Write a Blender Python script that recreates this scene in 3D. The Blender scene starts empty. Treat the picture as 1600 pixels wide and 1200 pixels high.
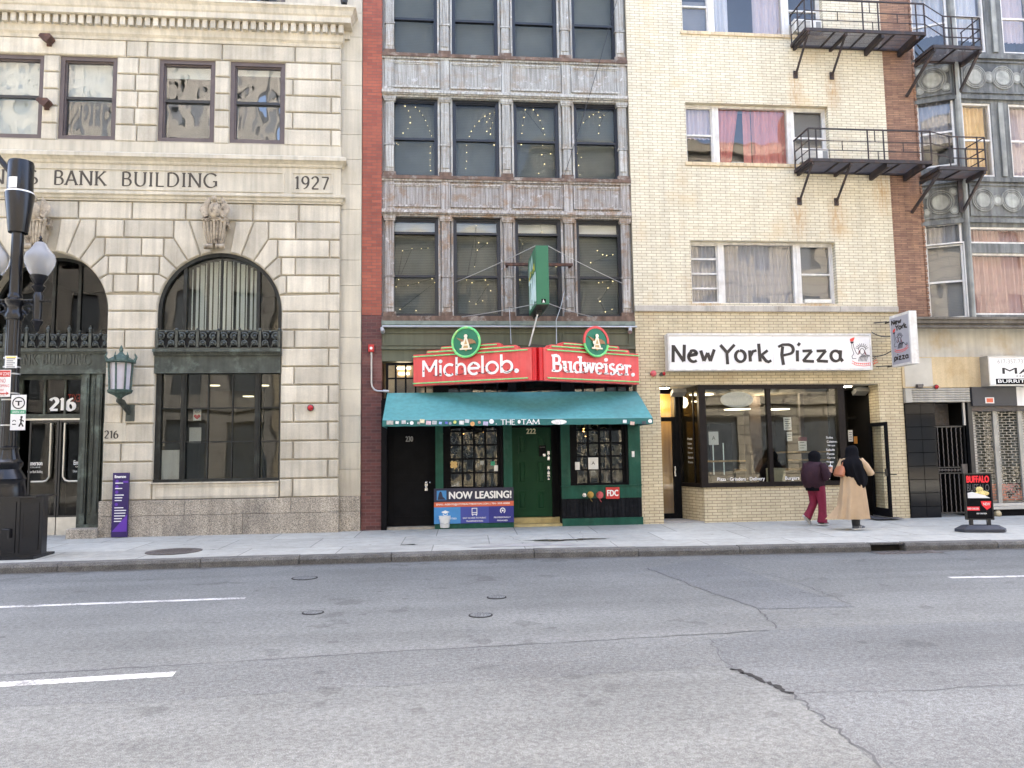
import bpy, bmesh, math, random
from mathutils import Vector, Matrix
from math import sin, cos, pi, radians as rad
random.seed(7)
SC = bpy.context.scene
COL = SC.collection
# ---------------------------------------------------------------- camera
FPX, PITCH, YAW, ROLL = 1210.0, rad(5.3), rad(5.5), rad(-.815)
CAM = Vector((0, -17.0, 1.55))
_f = Vector((sin(YAW)*cos(PITCH), cos(YAW)*cos(PITCH), sin(PITCH)))
_r = Vector((cos(YAW), -sin(YAW), 0)); _u = _r.cross(_f)
CR = cos(ROLL)*_r + sin(ROLL)*_u; CU = -sin(ROLL)*_r + cos(ROLL)*_u; CF = _f
cam = bpy.data.cameras.new('camera'); co = bpy.data.objects.new('camera', cam); COL.objects.link(co)
co.matrix_world = Matrix(((CR.x, CU.x, -CF.x, CAM.x), (CR.y, CU.y, -CF.y, CAM.y), (CR.z, CU.z, -CF.z, CAM.z), (0, 0, 0, 1)))
cam.sensor_width = 36; cam.lens = FPX*36/1600; cam.clip_start = .1; cam.clip_end = 2000
SC.camera = co
# ---------------------------------------------------------------- light
SUN_EL, SUN_AZ = rad(52), rad(8)        # the sun stands behind the facades: they are in open shade, the far side of the street is lit
w = bpy.data.worlds.new('World'); SC.world = w; w.use_nodes = True
nt = w.node_tree; sky = nt.nodes.new('ShaderNodeTexSky'); sky.sky_type = 'NISHITA'; sky.sun_disc = False
sky.sun_elevation = SUN_EL; sky.sun_rotation = SUN_AZ; sky.air_density = .8; sky.dust_density = 7.0; sky.ozone_density = .3
bg = nt.nodes['Background']; bg.inputs[1].default_value = .15; nt.links.new(sky.outputs[0], bg.inputs[0])
sl = bpy.data.lights.new('sun', 'SUN'); sl.energy = 2.0; sl.angle = rad(.5); sl.color = (1, .96, .90)
so = bpy.data.objects.new('sun', sl); COL.objects.link(so)
_sd = Vector((sin(SUN_AZ)*cos(SUN_EL), cos(SUN_AZ)*cos(SUN_EL), sin(SUN_EL)))
so.rotation_euler = _sd.to_track_quat('Z', 'Y').to_euler()
vs = SC.view_settings; SC.display_settings.display_device = 'sRGB'
vs.view_transform = 'Standard'; vs.look = 'None'; vs.exposure = 3.52; vs.gamma = 1; vs.use_curve_mapping = False
SC.cycles.max_bounces = 8; SC.cycles.transparent_max_bounces = 12; SC.cycles.caustics_reflective = False; SC.cycles.caustics_refractive = False
# ---------------------------------------------------------------- geometry helpers
def at(x, y, Y=0.0):
    d = CR*((x-800)/FPX) - CU*((y-600)/FPX) + CF
    p = CAM + d*((Y-CAM.y)/d.y); return p.x, p.z
def gnd(x, y, Z=-.2):
    d = CR*((x-800)/FPX) - CU*((y-600)/FPX) + CF
    p = CAM + d*((Z-CAM.z)/d.z); return p.x, p.y
def rc(x0, y0, x1, y1, Y=0.0):
    a = at(x0, y0, Y); b = at(x1, y1, Y); return a[0], b[0], b[1], a[1]      # X0 X1 Z0 Z1 from top-left and bottom-right corners
def arc(cx, cy, rx, ry, a0, a1, n=10):
    return [(cx+rx*cos(rad(a0+(a1-a0)*i/n)), cy+ry*sin(rad(a0+(a1-a0)*i/n))) for i in range(n+1)]
class MB:
    def __init__(s, M=None): s.v = []; s.f = []; s.m = []; s.M = M
    def V(s, p):
        p = Vector(p)
        if s.M is not None: p = s.M @ p
        s.v.append(p); return len(s.v)-1
    def F(s, idx, m=0): s.f.append(tuple(idx)); s.m.append(m)
    def quad(s, a, b, c, d, m=0): s.F([s.V(p) for p in (a, b, c, d)], m); return s
    def box(s, x0, x1, y0, y1, z0, z1, m=0):
        if x0 > x1: x0, x1 = x1, x0
        if y0 > y1: y0, y1 = y1, y0
        if z0 > z1: z0, z1 = z1, z0
        i = [s.V(p) for p in ((x0,y0,z0),(x1,y0,z0),(x1,y1,z0),(x0,y1,z0),(x0,y0,z1),(x1,y0,z1),(x1,y1,z1),(x0,y1,z1))]
        for q in ((0,1,5,4),(1,2,6,5),(2,3,7,6),(3,0,4,7),(4,5,6,7),(3,2,1,0)): s.F([i[k] for k in q], m)
        return s
    def block(s, x0, x1, y0, y1, z0, z1, c=.015, m=0):      # box whose face at y0 (the street side) is chamfered
        c = min(c, (x1-x0)*.4, (z1-z0)*.4)
        a = [s.V(p) for p in ((x0,y1,z0),(x1,y1,z0),(x1,y1,z1),(x0,y1,z1))]
        b = [s.V(p) for p in ((x0,y0+c,z0),(x1,y0+c,z0),(x1,y0+c,z1),(x0,y0+c,z1))]
        d = [s.V(p) for p in ((x0+c,y0,z0+c),(x1-c,y0,z0+c),(x1-c,y0,z1-c),(x0+c,y0,z1-c))]
        s.F(d, m)
        for k in range(4):
            l = (k+1) % 4
            s.F((b[k], b[l], d[l], d[k]), m); s.F((a[k], a[l], b[l], b[k]), m)
        return s
    def prism(s, poly, y0, y1, c=0.0, m=0, cap=True):       # poly = counter-clockwise (x, z) seen from the street; y0 = street side
        n = len(poly)
        if c:
            ins = inset(poly, c)
            d = [s.V((x, y0, z)) for x, z in ins]; b = [s.V((x, y0+c, z)) for x, z in poly]
            for k in range(n): l = (k+1) % n; s.F((b[k], b[l], d[l], d[k]), m)
        else:
            d = b = [s.V((x, y0, z)) for x, z in poly]
        s.F(d, m)
        a = [s.V((x, y1, z)) for x, z in poly]
        for k in range(n): l = (k+1) % n; s.F((a[k], a[l], b[l], b[k]), m)
        if cap: s.F(list(reversed(a)), m)
        return s
    def tube(s, pts, r, n=8, m=0, caps=True, closed=False):
        pts = [Vector(p) for p in pts]; rs = r if isinstance(r, (list, tuple)) else [r]*len(pts); rings = []
        N = len(pts); up0 = None
        for i, p in enumerate(pts):
            if closed: t = pts[(i+1) % N]-pts[i-1]
            else: t = pts[min(i+1, N-1)]-pts[max(i-1, 0)]
            t = t.normalized() if t.length > 1e-9 else Vector((0, 0, 1))
            if up0 is None: up0 = Vector((0, 0, 1)) if abs(t.z) < .9 else Vector((1, 0, 0))
            a = t.cross(up0); a = a.normalized() if a.length > 1e-6 else t.orthogonal().normalized()
            b = a.cross(t).normalized(); up0 = b
            rings.append([s.V(p+a*(rs[i]*cos(2*pi*k/n))+b*(rs[i]*sin(2*pi*k/n))) for k in range(n)])
        for i in range(N if closed else N-1):
            A, B = rings[i], rings[(i+1) % N]
            for k in range(n): l = (k+1) % n; s.F((A[k], A[l], B[l], B[k]), m)
        if caps and not closed: s.F(rings[0][::-1], m); s.F(rings[-1], m)
        return s
    def bar(s, p, q, w, h, m=0):                             # rectangular bar from p to q
        p, q = Vector(p), Vector(q); t = (q-p).normalized()
        up = Vector((0, 0, 1)) if abs(t.z) < .95 else Vector((0, 1, 0))
        a = t.cross(up).normalized()*(w/2); b = a.cross(t).normalized()*(h/2)
        i = [s.V(o+sa*a+sb*b) for o in (p, q) for sa, sb in ((-1,-1),(1,-1),(1,1),(-1,1))]
        for k in range(4): l = (k+1) % 4; s.F((i[k], i[l], i[4+l], i[4+k]), m)
        s.F(i[3::-1], m); s.F(i[4:], m); return s
    def lathe(s, c, prof, n=20, m=0, flute=0.0):             # prof = (radius, z) from bottom to top
        rings = []
        for r, z in prof:
            rings.append([s.V((c[0]+r*(1-flute*(k % 2))*cos(2*pi*k/n), c[1]+r*(1-flute*(k % 2))*sin(2*pi*k/n), c[2]+z)) for k in range(n)])
        for A, B in zip(rings, rings[1:]):
            for k in range(n): l = (k+1) % n; s.F((A[k], A[l], B[l], B[k]), m)
        s.F(rings[0][::-1], m); s.F(rings[-1], m); return s
    def loft(s, secs, n=16, m=0, fold=0.0, nf=7, caps=True, seed=0):   # secs = (cx, cy, cz, rx, ry)
        rings = []; rg = random.Random(seed); ph = [rg.uniform(0, 6.3) for _ in range(4)]
        for j, (cx, cy, cz, rx, ry) in enumerate(secs):
            ring = []
            for k in range(n):
                a = 2*pi*k/n; q = 1+fold*(sin(nf*a+ph[0]+.25*j)*.6+sin((nf+4)*a+ph[1]-.3*j)*.4)*(j/max(1, len(secs)-1))
                ring.append(s.V((cx+rx*q*cos(a), cy+ry*q*sin(a), cz)))
            rings.append(ring)
        for A, B in zip(rings, rings[1:]):
            for k in range(n): l = (k+1) % n; s.F((A[k], B[k], B[l], A[l]), m)
        if caps: s.F(rings[0], m); s.F(rings[-1][::-1], m)
        return s
    def sphere(s, c, rx, ry=None, rz=None, n=12, m=0):
        ry = ry or rx; rz = rz or rx; rings = []
        for i in range(1, n//2):
            t = pi*i/(n//2); rings.append([s.V((c[0]+rx*sin(t)*cos(2*pi*k/n), c[1]+ry*sin(t)*sin(2*pi*k/n), c[2]-rz*cos(t))) for k in range(n)])
        b = s.V((c[0], c[1], c[2]-rz)); tp = s.V((c[0], c[1], c[2]+rz))
        for k in range(n): l = (k+1) % n; s.F((b, rings[0][l], rings[0][k]), m); s.F((tp, rings[-1][k], rings[-1][l]), m)
        for A, B in zip(rings, rings[1:]):
            for k in range(n): l = (k+1) % n; s.F((A[k], A[l], B[l], B[k]), m)
        return s
    def disc(s, c, r, t=.01, n=20, m=0, rz=None):            # disc facing the street (-Y)
        return s.prism([(c[0]+r*cos(2*pi*k/n), c[2]+(rz or r)*sin(2*pi*k/n)) for k in range(n)], c[1]-t, c[1], 0, m)
    def ribbon(s, pts, wd, y0, t=.004, m=0, nib=None):       # flat stroke in the XZ plane, t thick toward the street
        P = [Vector((p[0], p[1])) for p in pts]; n = len(P)
        closed = (P[0]-P[-1]).length < 1e-5
        L = []; R = []
        for i in range(n):
            if closed and i in (0, n-1): d0 = (P[-1]-P[-2]).normalized(); d1 = (P[1]-P[0]).normalized()
            else:
                d0 = (P[i]-P[i-1]).normalized() if i > 0 else (P[1]-P[0]).normalized()
                d1 = (P[i+1]-P[i]).normalized() if i < n-1 else d0
            d = (d0+d1); d = d.normalized() if d.length > .15 else d1
            k = min(1.6, 1/max(.4, abs(d.dot(d1)))); nn = Vector((-d.y, d.x))
            ww = wd
            if nib is not None: ww = wd*(nib+(1-nib)*abs(sin(math.atan2(d.y, d.x)-rad(20))))
            L.append(P[i]+nn*(ww/2*k)); R.append(P[i]-nn*(ww/2*k))
        fl = [s.V((p.x, y0-t, p.y)) for p in L]; fr = [s.V((p.x, y0-t, p.y)) for p in R]
        bl = [s.V((p.x, y0, p.y)) for p in L]; br = [s.V((p.x, y0, p.y)) for p in R]
        for i in range(n-1):
            s.F((fr[i], fr[i+1], fl[i+1], fl[i]), m); s.F((fl[i], fl[i+1], bl[i+1], bl[i]), m); s.F((br[i], br[i+1], fr[i+1], fr[i]), m)
        s.F((fl[0], bl[0], br[0], fr[0]), m); s.F((fr[-1], br[-1], bl[-1], fl[-1]), m)
        return s
    def build(s, name, mats, parent=None, smooth=False, label=None):
        me = bpy.data.meshes.new(name); off = parent_loc(parent)
        me.from_pydata([tuple(v-off) for v in s.v], [], s.f)
        for mt in (mats if isinstance(mats, (list, tuple)) else [mats]): me.materials.append(mt)
        if len(me.materials) > 1: me.polygons.foreach_set('material_index', s.m)
        if smooth: me.polygons.foreach_set('use_smooth', [True]*len(me.polygons))
        bm = bmesh.new(); bm.from_mesh(me); bmesh.ops.recalc_face_normals(bm, faces=bm.faces); bm.to_mesh(me); bm.free()
        if smooth and hasattr(me, 'set_sharp_from_angle'): me.set_sharp_from_angle(angle=rad(40))
        me.update(); o = bpy.data.objects.new(name, me); COL.objects.link(o)
        if parent is not None: o.parent = parent
        if label: o['label'] = label
        return o
def parent_loc(o):
    v = Vector((0, 0, 0))
    while o is not None: v += o.location; o = o.parent
    return v
def inset(poly, c):
    n = len(poly); out = []
    for i in range(n):
        p0, p, p1 = Vector(poly[i-1]), Vector(poly[i]), Vector(poly[(i+1) % n])
        a = (p-p0); b = (p1-p)
        a = a.normalized() if a.length > 1e-9 else b.normalized(); b = b.normalized() if b.length > 1e-9 else a
        na = Vector((-a.y, a.x)); nb = Vector((-b.y, b.x)); m = na+nb; k = max(.35, 1+na.dot(nb))
        out.append(tuple(p+m*(c/k)))
    return out
def thing(name, label, cat, loc=(0, 0, 0), group=None):
    o = bpy.data.objects.new(name, None); o.empty_display_size = .2; COL.objects.link(o); o.location = loc
    o['label'] = label; o['category'] = cat
    if group: o['group'] = group
    return o
def tag(o, label, cat, group=None):
    o['label'] = label; o['category'] = cat
    if group: o['group'] = group
    return o
def struct(o, kind='structure', label=None):
    o['kind'] = kind
    if label: o['label'] = label
    return o
def frame(o, u, v):                                          # local (x, y into the wall, z up) -> world, for slanted faces
    u = Vector(u).normalized(); v = Vector(v).normalized(); n = u.cross(v)
    return Matrix(((u.x, -n.x, v.x, o[0]), (u.y, -n.y, v.y, o[1]), (u.z, -n.z, v.z, o[2]), (0, 0, 0, 1)))
# ---------------------------------------------------------------- lettering
A_ = arc
def _S(x0=.08, x1=.52): return arc(.3, .73, .21, .24, 40, 270, 9)+arc(.3, .25, .23, .24, 90, -140, 9)[1:]
CAPS = {  # strokes on a cap height of 1, then advance width, then serif positions (x, y)
 'A': ([[(.0,0),(.33,1)],[(.33,1),(.68,0)],[(.12,.34),(.56,.34)]], .74, [(0,0),(.68,0)]),
 'B': ([[(.1,0),(.1,1)],[(.1,.985),(.3,.985)]+arc(.3,.755,.22,.23,90,-90,8)+[(.1,.525)],[(.1,.51),(.34,.51)]+arc(.34,.265,.24,.25,90,-90,8)+[(.1,.015)]], .66, []),
 'D': ([[(.1,0),(.1,1)],[(.1,.985),(.3,.985)]+arc(.3,.5,.42,.485,90,-90,12)+[(.1,.015)]], .82, []),
 'E': ([[(.1,0),(.1,1)],[(.1,.98),(.52,.98)],[(.1,.52),(.45,.52)],[(.1,.02),(.55,.02)]], .62, []),
 'G': ([arc(.46,.5,.42,.5,40,320,18),[(.79,.42),(.79,.1)],[(.6,.42),(.86,.42)]], .92, []),
 'H': ([[(.1,0),(.1,1)],[(.7,0),(.7,1)],[(.1,.52),(.7,.52)]], .82, [(.1,0),(.1,1),(.7,0),(.7,1)]),
 'I': ([[(.14,0),(.14,1)]], .3, [(.14,0),(.14,1)]),
 'K': ([[(.1,0),(.1,1)],[(.62,1),(.12,.45)],[(.24,.58),(.68,0)]], .72, [(.1,0),(.1,1),(.66,0),(.6,1)]),
 'L': ([[(.1,0),(.1,1)],[(.1,.02),(.54,.02)]], .6, [(.1,1)]),
 'M': ([[(.06,0),(.12,1)],[(.12,1),(.45,.08)],[(.45,.08),(.78,1)],[(.78,1),(.86,0)]], .96, [(.06,0),(.86,0)]),
 'N': ([[(.1,0),(.1,1)],[(.1,1),(.74,0)],[(.74,0),(.74,1)]], .86, [(.1,0),(.06,1),(.74,1)]),
 'S': ([_S()], .6, []),
 'T': ([[(.34,0),(.34,1)],[(.02,.98),(.66,.98)]], .7, [(.34,0)]),
 'U': ([[(.1,1),(.1,.36)]+arc(.39,.34,.29,.33,180,360,12)+[(.68,.36),(.68,1)]], .8, [(.1,1),(.68,1)]),
 'V': ([[(0,1),(.34,0)],[(.34,0),(.66,1)]], .7, [(0,1),(.66,1)]),
 '0': ([arc(.3,.5,.26,.5,90,450,18)], .62, []), '1': ([[(.2,0),(.2,1)],[(.2,.98),(.04,.84)]], .38, [(.2,0)]),
 '2': ([arc(.28,.73,.24,.26,165,-40,10)+[(.05,.05)],[(.05,.04),(.56,.04)]], .64, []),
 '3': ([arc(.27,.75,.22,.24,150,-90,9),arc(.27,.27,.25,.26,90,-150,9)], .6, []),
 '6': ([arc(.3,.3,.25,.29,90,450,14),arc(.52,.42,.47,.56,100,185,8)], .64, []),
 '7': ([[(.04,.96),(.56,.96)],[(.56,.96),(.2,0)]], .6, []),
 '9': ([arc(.3,.7,.25,.29,90,450,14),arc(.08,.58,.47,.56,-80,5,8)], .64, []), ' ': ([], .4, []), '.': ([arc(.08,.06,.05,.05,0,360,8)], .2, [])}
SANS = {  # upright rounded sign lettering
 'M': ([[(.1,0),(.1,1)],[(.1,.97),(.47,.3)],[(.47,.3),(.84,.97)],[(.84,1),(.84,0)]], 1.02, []),
 'i': ([[(.08,0),(.08,.66)],arc(.08,.88,.04,.04,0,360,8)], .26, []), 'l': ([[(.08,0),(.08,1.08)]], .26, []),
 'c': ([arc(.34,.34,.3,.33,50,310,14)], .66, []), 'o': ([arc(.35,.34,.31,.33,0,360,18)], .78, []),
 'e': ([[(.06,.36),(.62,.36)],arc(.34,.34,.3,.33,4,310,16)], .74, []),
 'h': ([[(.08,0),(.08,1.08)],[(.08,.3)]+arc(.32,.36,.24,.3,165,0,9)+[(.56,0)]], .72, []),
 'b': ([[(.08,0),(.08,1.08)],arc(.37,.34,.29,.33,0,360,16)], .8, []), '.': ([arc(.1,.08,.06,.06,0,360,8)], .25, [])}
SLAB = {
 'B': ([[(.16,0),(.16,1)],[(.16,.95),(.38,.95)]+arc(.38,.73,.2,.22,90,-90,8)+[(.16,.51)],[(.16,.5),(.42,.5)]+arc(.42,.27,.23,.22,90,-90,8)+[(.16,.05)]], .8, [(.16,0),(.16,1)]),
 'u': ([[(.14,.66),(.14,.24)]+arc(.32,.24,.18,.2,180,300,8),[(.54,.66),(.54,.0)]], .74, [(.1,.66),(.5,.66),(.6,0)]),
 'd': ([arc(.3,.33,.22,.3,60,300,12),[(.54,0),(.54,1)]], .74, [(.5,1),(.6,0)]),
 'w': ([[(.04,.66),(.22,.04)],[(.22,.04),(.42,.62)],[(.42,.62),(.62,.04)],[(.62,.04),(.8,.66)]], .88, [(.06,.66),(.42,.66),(.8,.66)]),
 'e': ([[(.1,.36),(.56,.36)],arc(.33,.33,.25,.31,4,310,14)], .68, []), 'i': ([[(.16,0),(.16,.66)],arc(.16,.88,.05,.05,0,360,8)], .36, [(.16,0),(.12,.66)]),
 's': ([arc(.27,.49,.17,.15,30,265,8)+arc(.27,.18,.19,.16,85,-150,8)], .54, []),
 'r': ([[(.16,0),(.16,.66)],[(.16,.36)]+arc(.36,.4,.18,.2,150,40,6)], .58, [(.16,0),(.12,.66)]), '.': ([arc(.08,.06,.05,.05,0,360,8)], .22, [])}
HAND = {
 'N': ([[(.06,-.02),(.1,.98)],[(.1,.93),(.66,.02)],[(.66,.02),(.72,1)]], .88, []),
 'e': ([[(.06,.33),(.5,.46)]+arc(.3,.46,.2,.2,0,120,6)+arc(.32,.3,.27,.3,120,310,10)], .7, []),
 'w': ([[(.04,.66),(.2,.04)],[(.2,.04),(.42,.52)],[(.42,.52),(.56,.04)],[(.56,.04),(.8,.72)]], .9, []),
 'Y': ([[(.0,.98),(.36,.52)],[(.78,1.0),(.34,.5),(.36,-.16)]], .78, []),
 'o': ([arc(.3,.32,.27,.33,100,455,16)], .72, []), 'r': ([[(.1,.66),(.12,.0)],[(.12,.3),(.28,.6),(.48,.66)]], .56, []),
 'k': ([[(.06,1.06),(.1,.0)],[(.54,.66),(.14,.34)],[(.2,.36),(.42,.04),(.56,-.02),(.72,.06)]], .86, []),
 'P': ([[(.2,.9),(.14,.4),(.2,-.2)],[(-.02,.86),(.2,1.0),(.5,1.0)]+arc(.5,.72,.22,.27,85,-80,8)+[(.2,.36)]], .82, []),
 'i': ([[(.1,.66),(.08,.0)],[(.14,.94),(.24,1.1)]], .32, []),
 'z': ([[(.04,.62),(.5,.64)],[(.5,.64),(.04,.02)],[(.04,.03),(.58,.0)]], .7, []),
 'a': ([arc(.28,.32,.24,.31,30,330,14),[(.54,.66),(.5,.2),(.62,.0)]], .78, []),
 'p': ([[(.1,.64),(.06,-.3)],arc(.3,.34,.22,.3,150,-150,12)], .64, []), ' ': ([], .42, [])}
def write(mb, text, font, x0, x1, z0, z1, y, wd, nib=None, serif=0.0, t=.006, m=0, slab=.06, order=[0], gap=0.0):
    # fit the text between x0..x1, its cap height between z0..z1
    tot = sum(font[c][1]+gap for c in text)-gap; sx = (x1-x0)/tot; sz = z1-z0; cur = 0; k = 0
    for ch in text:
        st, adv, ser = font[ch]
        for pts in st:
            k += 1
            mb.ribbon([(x0+(cur+px)*sx, z0+pz*sz) for px, pz in pts], wd, y, t+.0005*(k % 9), m, nib)
        for px, pz in ser:
            if serif:
                k += 1
                zz = z0+pz*sz+(slab*sz/2 if pz < .5 else -slab*sz/2); xx = x0+(cur+px)*sx
                mb.ribbon([(xx-serif, zz), (xx+serif, zz)], slab*sz, y, t+.0005*(k % 9), m)
        cur += adv+gap
_fc = {}
def _font(text):
    if text not in _fc:
        cu = bpy.data.curves.new('lettering', 'FONT'); cu.body = text; cu.resolution_u = 3
        o = bpy.data.objects.new('lettering', cu); COL.objects.link(o)
        dg = bpy.context.evaluated_depsgraph_get(); e = o.evaluated_get(dg); me = e.to_mesh()
        vs_ = [(v.co.x, v.co.y) for v in me.vertices]; fs = [tuple(p.vertices) for p in me.polygons]
        e.to_mesh_clear(); bpy.data.objects.remove(o); bpy.data.curves.remove(cu)
        _fc[text] = (vs_, fs)
    return _fc[text]
def sans(mb, text, x0, x1, z0, z1, y, m=0, bold=0.0):
    # plain sans lettering fitted to the rectangle, lying at depth y
    v, f = _font(text); ax = min(p[0] for p in v); bx = max(p[0] for p in v); az = min(p[1] for p in v); bz = max(p[1] for p in v)
    offs = [(0, 0, 0)] if not bold else [(-bold, 0, 0), (bold, 0, .0004), (0, bold*.7, .0008), (0, -bold*.7, .0012)]
    for ox, oz, oy in offs:
        idx = [mb.V((x0+ox+(p[0]-ax)/(bx-ax)*(x1-x0), y-oy, z0+oz+(p[1]-az)/(bz-az)*(z1-z0))) for p in v]
        for q in f: mb.F([idx[i] for i in q], m)
# ---------------------------------------------------------------- materials
def L(h):                                                    # sRGB 0-255 -> linear
    return tuple(((c/255)/12.92 if c/255 < .04045 else ((c/255+.055)/1.055)**2.4) for c in h)+(1,)
class NT:
    def __init__(s, name):
        s.mat = bpy.data.materials.new(name); s.mat.use_nodes = True; s.t = s.mat.node_tree; s.b = s.t.nodes['Principled BSDF']; s.out = s.t.nodes['Material Output']
        s.tc = s.n('ShaderNodeTexCoord').outputs['Object']
    def n(s, ty, **kw):
        nd = s.t.nodes.new(ty)
        for k, v in kw.items(): setattr(nd, k, v)
        return nd
    def lk(s, a, b): s.t.links.new(a, b)
    def scaled(s, sx, sy, sz):
        mp = s.n('ShaderNodeMapping'); mp.inputs['Scale'].default_value = (sx, sy, sz); s.lk(s.tc, mp.inputs[0]); return mp.outputs[0]
    def noise(s, sc, det=4, vec=None, rough=.55, dist=0):
        nd = s.n('ShaderNodeTexNoise'); nd.inputs['Scale'].default_value = sc; nd.inputs['Detail'].default_value = det
        nd.inputs['Roughness'].default_value = rough; nd.inputs['Distortion'].default_value = dist
        s.lk(vec if vec is not None else s.tc, nd.inputs['Vector']); return nd.outputs['Fac']
    def ramp(s, fac, *stops):
        nd = s.n('ShaderNodeValToRGB'); e = nd.color_ramp.elements
        while len(e) < len(stops): e.new(.5)
        for el, (p, c) in zip(e, stops): el.position = p; el.color = c if len(c) == 4 else tuple(c)+(1,)
        s.lk(fac, nd.inputs[0]); return nd.outputs[0]
    def mix(s, fac, a, b, mode='MIX'):
        nd = s.n('ShaderNodeMix', data_type='RGBA', blend_type=mode)
        if isinstance(fac, (int, float)): nd.inputs[0].default_value = fac
        else: s.lk(fac, nd.inputs[0])
        for sock, v in ((nd.inputs[6], a), (nd.inputs[7], b)):
            if isinstance(v, tuple): sock.default_value = v
            else: s.lk(v, sock)
        return nd.outputs[2]
    def math(s, op, a, b=0.0):
        nd = s.n('ShaderNodeMath', operation=op)
        for sock, v in ((nd.inputs[0], a), (nd.inputs[1], b)):
            if isinstance(v, (int, float)): sock.default_value = v
            else: s.lk(v, sock)
        return nd.outputs[0]
    def bump(s, h, dist=.01, strength=.5):
        nd = s.n('ShaderNodeBump'); nd.inputs['Distance'].default_value = dist; nd.inputs['Strength'].default_value = strength
        s.lk(h, nd.inputs['Height']); s.lk(nd.outputs[0], s.b.inputs['Normal']); return nd
    def island(s): return s.n('ShaderNodeNewGeometry').outputs['Random Per Island']
g = lambda v: (v, v, v, 1)
def mk(name, c, rough=.7, var=.12, scale=3.0, stain=None, stain_amt=.0, streak=0.0, speck=0.0, speck_scale=180, bump=0.0, bscale=60, isl=0.0, metal=0.0, spec=.4, coat=0.0):
    s = NT(name); c = c if len(c) == 4 else tuple(c)+(1,)
    n1 = s.noise(scale, 6)
    col = s.mix(1.0, c, s.ramp(n1, (.25, g(1-var)), (.75, g(1+var))), 'MULTIPLY')
    if isl: col = s.mix(1.0, col, s.ramp(s.island(), (0, g(1-isl)), (1, g(1+isl))), 'MULTIPLY')
    if streak:
        st = s.noise(1.0, 5, s.scaled(9, 9, .5)); col = s.mix(1.0, col, s.ramp(st, (.35, g(1-streak)), (.6, g(1.0))), 'MULTIPLY')
    if stain: col = s.mix(s.math('MULTIPLY', s.ramp(s.noise(scale*.6, 7, None, .65), (.52, g(0)), (.68, g(1))), stain_amt), col, stain)
    if speck: col = s.mix(1.0, col, s.ramp(s.noise(speck_scale, 2), (.3, g(1-speck)), (.7, g(1+speck))), 'MULTIPLY')
    s.lk(col, s.b.inputs['Base Color']); s.b.inputs['Roughness'].default_value = rough; s.b.inputs['Metallic'].default_value = metal
    s.b.inputs['Specular IOR Level'].default_value = spec
    if coat: s.b.inputs['Coat Weight'].default_value = coat
    if bump: s.bump(s.noise(bscale, 4), bump)
    return s.mat
def brick(name, c1, c2, mortar, bw=.225, bh=.066, ms=.007, var=.18, rough=.75, stain=None, tint=None, bump=.006, big=.12, spots=()):
    s = NT(name); sep = s.n('ShaderNodeSeparateXYZ'); s.lk(s.tc, sep.inputs[0])
    u = s.math('ADD', sep.outputs[0], sep.outputs[1]); cb = s.n('ShaderNodeCombineXYZ'); s.lk(u, cb.inputs[0]); s.lk(sep.outputs[2], cb.inputs[1])
    bt = s.n('ShaderNodeTexBrick'); s.lk(cb.outputs[0], bt.inputs['Vector']); bt.inputs['Scale'].default_value = 1
    bt.inputs['Brick Width'].default_value = bw; bt.inputs['Row Height'].default_value = bh; bt.inputs['Mortar Size'].default_value = ms; bt.inputs['Mortar Smooth'].default_value = .25
    bt.inputs['Color1'].default_value = c1; bt.inputs['Color2'].default_value = c2; bt.inputs['Mortar'].default_value = mortar; bt.inputs['Bias'].default_value = 0
    col = s.mix(1.0, bt.outputs['Color'], s.ramp(s.noise(.7, 6), (.3, g(1-big)), (.7, g(1+big*.6))), 'MULTIPLY')
    col = s.mix(1.0, col, s.ramp(s.noise(9, 4), (.3, g(1-var*.5)), (.7, g(1+var*.3))), 'MULTIPLY')
    st = s.noise(1.0, 5, s.scaled(5, 5, .35)); col = s.mix(1.0, col, s.ramp(st, (.3, g(.86)), (.55, g(1))), 'MULTIPLY')
    if stain: col = s.mix(s.math('MULTIPLY', s.ramp(s.noise(1.3, 7), (.55, g(0)), (.75, g(1))), .55), col, stain)
    for sx, sz, sr in spots:                                   # rust run-down with its own place on the wall
        mp = s.n('ShaderNodeMapping'); mp.inputs['Location'].default_value = (-sx/sr, 0, -sz/(sr*2.6)); mp.inputs['Scale'].default_value = (1/sr, 0, 1/(sr*2.6)); s.lk(s.tc, mp.inputs[0])
        ln = s.n('ShaderNodeVectorMath', operation='LENGTH'); s.lk(mp.outputs[0], ln.inputs[0])
        m_ = s.math('MULTIPLY', s.ramp(ln.outputs['Value'], (.1, g(1)), (1, g(0))), s.ramp(s.noise(7, 4, s.scaled(2, 2, .5)), (.35, g(.1)), (.6, g(.75)))); col = s.mix(m_, col, (.42,.24,.09,1))
    s.lk(col, s.b.inputs['Base Color']); s.b.inputs['Roughness'].default_value = rough
    h = s.math('ADD', s.math('MULTIPLY', bt.outputs['Fac'], -1.0), s.math('MULTIPLY', s.noise(40, 3), .35)); s.bump(h, bump, .8); return s.mat
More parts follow.
